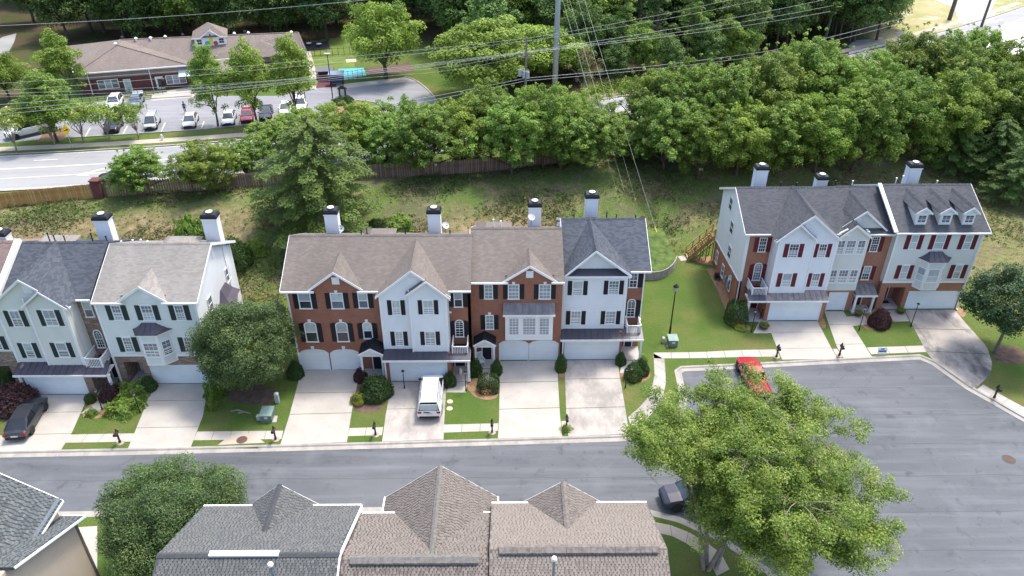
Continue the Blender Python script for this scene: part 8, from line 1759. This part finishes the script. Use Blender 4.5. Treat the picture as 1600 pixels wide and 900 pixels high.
def yardlamp(u, v, h, label, group='thin black yard lamps beside the driveways'):
    x, y = at(u, v); t = thing('yard_lamp', label, 'lamp post', (x, y, 0), group); mb = MB(); mb.cyl((x,y,-.1),(x,y,h),.04,.035,8); mb.cyl((x,y,0),(x,y,.35),.07,.05,8); mb.build('pole', DARKM, t)
    mb = MB(); mb.loft([[(x+r*math.cos(k*math.pi/3), y+r*math.sin(k*math.pi/3), h+z) for k in range(6)] for r, z in ((.07,0),(.13,.22))]); mb.build('lantern_glass', mat('lantern_glass', (.45,.45,.42), .2), t)
    mb = MB(); mb.loft([[(x+r*math.cos(k*math.pi/3), y+r*math.sin(k*math.pi/3), h+z) for k in range(6)] for r, z in ((.17,.221),(.10,.3),(.02,.36))]); mb.build('lantern_cap', DARKM, t)
for u, v, h, lab in ((160,640,1.9,'yard lamp among shrubs on the left walkway'),(219,645,1.9,'yard lamp on the lawn left of the second driveway'),(632,607,1.7,'yard lamp beside the lime shrub'),(728,611,1.9,'yard lamp by the walk right of the white van'),(977,606,1.9,'yard lamp beside the large clipped ball shrub'),(1174,519,2.3,'yard lamp beside the yellow flowers'),(1342,516,2.4,'yard lamp in front of the small metal porch roof'),(1423,510,2.4,'yard lamp at the edge of the stained driveway')): yardlamp(u, v, h, lab)
x, y = at(1046, 524); t = thing('street_lamp', 'tall black street lamp on the side lawn', 'street lamp', (x, y, 0)); mb = MB(); mb.cyl((x,y,-.1),(x,y,5.0),.075,.05,10); mb.cyl((x,y,0),(x,y,1.0),.12,.09,10); mb.build('pole', DARKM, t); mb = MB(); mb.lathe((x,y,5.0), [(.1,0),(.2,.1),(.24,.45),(.2,.5)], 10); mb.build('lantern_glass', mat('street_lantern', (.4,.4,.38), .25), t); mb = MB(); mb.lathe((x,y,5.5), [(.28,0),(.2,.12),(.06,.25),(.02,.35)], 10); mb.build('lantern_cap', DARKM, t)
def transformer(u, v, w, d, h, label):
    x, y = at(u, v); t = thing('transformer_box', label, 'utility box', (x, y, 0), fixed=False); GR = mat('utility_green', (.13,.20,.18), .55, .12, 1.5); mb = MB(); mb.ext([(-w/2,-d/2,.04),(w/2,-d/2,.04),(w/2,d/2,.04),(-w/2,d/2,.04)], [(-w/2,-d/2,h*.92),(w/2,-d/2,h*.92),(w/2,d/2,h),(-w/2,d/2,h)]); mb.build('cabinet', GR, t)
    mb = MB(); mb.ext([(-w/2-.04,-d/2-.06,h*.921),(w/2+.04,-d/2-.06,h*.921),(w/2+.04,d/2+.04,h+.001),(-w/2-.04,d/2+.04,h+.001)], [(-w/2-.04,-d/2-.06,h*.921+.05),(w/2+.04,-d/2-.06,h*.921+.05),(w/2+.04,d/2+.04,h+.05),(-w/2-.04,d/2+.04,h+.05)]); mb.build('lid', mat('utility_green_pale', (.22,.31,.28), .5, .12, 1.5), t); mb = MB(); mb.box(-.12,.16,-d/2-.015,-d/2-.001,h*.5,h*.75); mb.build('label_plate', PLATE, t)
transformer(419, 653, .95, 1.1, .75, 'green transformer box under the round maple'); transformer(1050, 538, .85, .9, .8, 'grey green transformer box at the foot of the street lamp')
for u, v, w, h, lab in ((434,628,.32,1.0,'pale utility pedestal right of the round maple trunk'),(405,655,.3,.45,'small pale utility box beside the green transformer'),(1036,535,.22,.6,'white utility pedestal beside the street lamp')):
    x, y = at(u, v); t = thing('utility_pedestal', lab, 'utility box', (x, y, 0)); PG_ = mat('pedestal_grey', (.42,.47,.47), .5, .1, 2); mb = MB(); mb.box(x-w/2, x+w/2, y-.16, y+.16, 0, h*.88); mb.build('cabinet', PG_, t); mb = MB(); mb.loft([[(x-w/2-.02,y-.18,h*.881),(x+w/2+.02,y-.18,h*.881),(x+w/2+.02,y+.18,h*.881),(x-w/2-.02,y+.18,h*.881)], [(x-w*.3,y-.1,h),(x+w*.3,y-.1,h),(x+w*.3,y+.1,h),(x-w*.3,y+.1,h)]]); mb.build('lid', PG_, t)
x, y = at(378, 687.5); t = thing('manhole_cover', 'brown round iron cover on the drain apron', 'manhole cover', (x, y, 0)); mb = MB(); mb.cyl((x,y,0),(x,y,.035),.38,.38,24); mb.build('lid', mat('rusty_iron', (.11,.06,.045), .8, .3, 6), t); mb = MB(); mb.lathe((x,y,0), [(.44,.0),(.44,.03),(.39,.03)], 24); mb.build('ring', mat('iron_ring', (.16,.13,.12), .8), t)
x, y = at(1577, 716); t = thing('manhole_cover', 'dark round iron cover in the cul-de-sac asphalt at the right edge', 'manhole cover', (x, y, RZ)); mb = MB(); mb.cyl((x,y,RZ-.05),(x,y,RZ+.012),.36,.36,20); mb.build('lid', mat('rusty_iron', (.11,.06,.045), .8, .3, 6), t); mb = MB(); mb.lathe((x,y,RZ-.05), [(.5,.0),(.5,.057),(.37,.057)], 20); mb.build('ring', mat('asphalt_ring', (.075,.078,.085), .9, .2, 5), t)
mb = MB(); x0, y0 = at(350, 697); x1, y1 = at(405, 694.5); mb.box(x0, x1, y0-.16, y0+.02, -.11, -.045); o = mb.build('drain_slot', DARKM); tag(o, 'dark storm drain opening in the kerb below the iron cover', 'drain')
x, y = at(1377, 556); t = thing('yard_sign', 'small blue and white sale sign staked in the verge', 'sign', (x, y, 0)); mb = MB()
for sx in (-.32, .32): mb.cyl((x+sx,y,-.1),(x+sx,y,.3),.012,.012,6)
mb.build('stake', STEEL, t); mb = MB(); mb.slab([(x-.42,y-.02,.22),(x+.42,y-.02,.22),(x+.42,y+.12,.85),(x-.42,y+.12,.85)], .02); sg_ = mb.build('panel', WHITE, t); mb = MB(); mb.slab([(x-.36,y+.02,.43),(x+.36,y+.02,.43),(x+.36,y+.055,.58),(x-.36,y+.055,.58)], .012); mb.build('blue_band', mat('sign_blue', (.03,.08,.24), .5), sg_)
mb = MB(); mb.slab([(x-.16,y+.062,.68),(x+.16,y+.062,.68),(x+.16,y+.09,.78),(x-.16,y+.09,.78)], .012); mb.build('blue_mark', MATS['sign_blue'], sg_)
# rocking chair on the small porch
x, y = on(751, 558, 54.75)[0], 54.75; t = thing('rocking_chair', 'white rocking chair on the gabled brick porch', 'chair', (x, y, .14), fixed=False); t.rotation_euler = (0,0,R(25)); t.location.z = .14
for k in range(5): mb = MB(); mb.box(-.27, .27, -.26+k*.1, -.18+k*.1, .42, .44); mb.build('seat_slat', WHITE, t)
for k in range(5): mb = MB(); xx = -.24+k*.12; mb.bar((xx, .24, .46), (xx, .42, 1.12), .07, .02); mb.build('back_slat', WHITE, t)
for sx in (-.3, .3):
    mb = MB(); mb.bar((sx,.45,1.15),(sx,.2,.05),.05,.05); mb.build('leg', WHITE, t); mb = MB(); mb.bar((sx,-.25,.68),(sx,-.25,.05),.05,.05); mb.build('leg', WHITE, t); mb = MB(); mb.bar((sx,-.32,.68),(sx,.3,.66),.09,.03); mb.build('armrest', WHITE, t)
    mb = MB(); mb.tube([(sx,-.5,.07),(sx,-.2,.02),(sx,.2,.02),(sx,.6,.1)], .025, 6); mb.build('rocker', WHITE, t)
mb = MB(); mb.bar((-.32,.43,1.13),(.32,.43,1.13),.03,.1); mb.build('headrest', WHITE, t)
# bicycle, planter, hose reel and meters at the right row
def bicycle(x, y, z, rot, label):
    t = thing('bicycle', label, 'bicycle', (x, y, z), fixed=False); t.rotation_euler = (R(8),0,rot)
    for wx in (-.5, .5):
        mb = MB(); n = 20
        for i in range(n): a, b = 2*math.pi*i/n, 2*math.pi*(i+1)/n; mb.cyl((wx+.33*math.cos(a),0,.33+.33*math.sin(a)), (wx+.33*math.cos(b),0,.33+.33*math.sin(b)), .025, .025, 5, False)
        w = mb.build('wheel', TYRE, t); mb = MB()
        for i in range(8): a = math.pi*i/4; mb.cyl((wx,0,.33),(wx+.32*math.cos(a),0,.33+.32*math.sin(a)),.006,.006,4)
        mb.build('spoke', RIM, w)
    mb = MB(); mb.tube([(-.5,0,.33),(-.18,0,.75),(.36,0,.78),(.5,0,.33)], .022, 6); mb.tube([(-.18,0,.75),(-.05,0,.32),(.36,0,.78)], .022, 6); mb.tube([(-.5,0,.33),(-.05,0,.32)], .018, 6); mb.tube([(.36,0,.78),(.32,0,.95)], .02, 6); mb.build('frame', DARKM, t)
    mb = MB(); mb.tube([(.25,-.26,.98),(.34,-.1,.96),(.34,.1,.96),(.25,.26,.98)], .016, 6); mb.build('handlebar', DARKM, t); mb = MB(); mb.loft([[(-.32,-.07,.86),(-.32,.07,.86),(-.32,.07,.9),(-.32,-.07,.9)],[(-.05,-.025,.86),(-.05,.025,.86),(-.05,.025,.9),(-.05,-.025,.9)]]); mb.tube([(-.18,0,.75),(-.2,0,.87)], .015, 6); mb.build('saddle', DARKM, t)
x, y = at(1188, 493, .1); bicycle(x, y, .09, R(70), 'black bicycle leaning beside the brick garage pier')
def planter(u, v, w, label, soil=L_PINE, z=.1):
    x, y = at(u, v, z); t = thing('planter', label, 'planter', (x, y, z), fixed=False); mb = MB(); mb.lathe((0,0,0), [(w*.32,0),(w*.42,.1),(w*.5,.34),(w*.46,.36),(w*.4,.3)], 14); mb.build('pot', mat('brown_pot', (.10,.05,.035), .7, .2, 4), t); o = bpy.data.objects.new('plant', PROTO['bushlow']['crown']); link(o, t); o.scale = (w*.42, w*.42, .3); o.location = (0,0,.3)
planter(1193, 512, 1.0, 'round brown planter at the end of the brick porch'); planter(1407, 488, .9, 'dark planter beside the brick pier of the recessed door'); planter(1341, 492, .8, 'round dark planter under the small metal porch roof', z=.13)
for u, v, lab in ((1123,434,'dark garden equipment against the brick side wall'),): 
    x, y = 22.3, 69.5; t = thing('hose_reel', lab, 'hose reel', (x, y, 0), fixed=False); mb = MB(); mb.cyl((-.2,0,.45),(.2,0,.45),.32,.32,14); mb.build('drum', DARKM, t); mb = MB(); mb.tube([(-.25,-.3,0),(-.25,0,.5),(-.25,.3,0)], .03, 6); mb.tube([(.25,-.3,0),(.25,0,.5),(.25,.3,0)], .03, 6); mb.build('stand', DARKM, t)
def dish(h, x, y, z, az, r=.3, m=None):
    mb = MB(); d = Vector((math.sin(az), -math.cos(az)*.6, .45)).normalized(); a = d.orthogonal().normalized(); b = d.cross(a); c = Vector((x,y,z)); n = 14; k = len(mb.v)
    for ri, dp in ((.02,0),(.6,.035),(1,.09)):
        for i in range(n): t_ = 2*math.pi*i/n; mb.v.append(tuple(c+a*math.cos(t_)*r*ri+b*math.sin(t_)*r*1.1*ri+d*dp))
    for j in range(2):
        for i in range(n): mb.f.append((j*n+i, j*n+(i+1)%n, (j+1)*n+(i+1)%n, (j+1)*n+i))
    o = mb.build('satellite_dish', m or mat('dish_grey', (.42,.45,.47), .45), h); q = MB(); q.tube([c, c+d*.42+Vector((0,0,-.1))], .015, 6); q.box(*[v for p in [(c+d*.42).x-.04,(c+d*.42).x+.04,(c+d*.42).y-.04,(c+d*.42).y+.04,(c+d*.42).z-.16,(c+d*.42).z-.06] for v in [p]]); q.cyl(c+Vector((0,.1,-.9)), c+Vector((0,.02,0)), .03, .03, 6); q.build('dish_arm', DARKM, o)
yd = 62.2
for h, u, v, m in ((c1, 532, 357, None), (c2, 696, 352, WHITE), (c3, 830, 339, WHITE)): x, z = on(u, v, yd); dish(h, x, yd, z, .3, .3, m)
x, z = 22.5, 3.0; dish(r1, 22.45, 65.6, 2.6, -1.2, .26)
for y, hh in ((66.5, .9), (67.6, .7)): mb = MB(); mb.box(22.5, 22.69, y-.2, y+.2, .8, .8+hh); mb.build('meter_box', mat('meter_grey', (.3,.32,.34), .5), r1)
# small statue-like pots near doors
x, y = on(720, 588, 53.6)[0], 53.6; t = thing('garden_statue', 'small white animal statue on the porch right of the van', 'statue', (x, y, .1), fixed=False); mb = MB(); mb.lathe((0,0,0), [(.14,0),(.17,.12),(.14,.3),(.09,.38)], 12); mb.build('body', WHITE, t); mb = MB(); mb.lathe((0,-.05,.36), [(.05,0),(.11,.07),(.11,.14),(.05,.2)], 12); mb.build('head', WHITE, t)
for s in (-1, 1): mb = MB(); mb.cyl((s*.05,-.04,.52),(s*.07,-.03,.66),.03,.015,6); mb.build('ear', WHITE, t)
# stepping stones in the lawn by the van, bare roots
for k, (u, v) in enumerate(((703,627.5),(702.5,638.5))): x, y = at(u, v); mb = MB(); mb.lathe((x,y,0), [(.28,.012),(.27,.03)], 8); o = mb.build('stepping_stone', mat('pale_stone', (.5,.46,.34), .9, .2, 5)); tag(o, 'pale stepping stone in the lawn beside the van, %s one' % ('upper', 'lower')[k], 'stone')
# wooden mulch curb and low extras under the maple
for k, (u, v) in enumerate(((372,643),(383,646))): x, y = at(u, v); mb = MB(); mb.tube([(x-.6,y,.02),(x-.1,y+.1,.08),(x+.5,y-.05,.02)], .07, 6); o = mb.build('tree_root', BARK_P); tag(o, 'bare pale root showing in the grass under the round maple, %s' % ('left', 'right')[k], 'root')
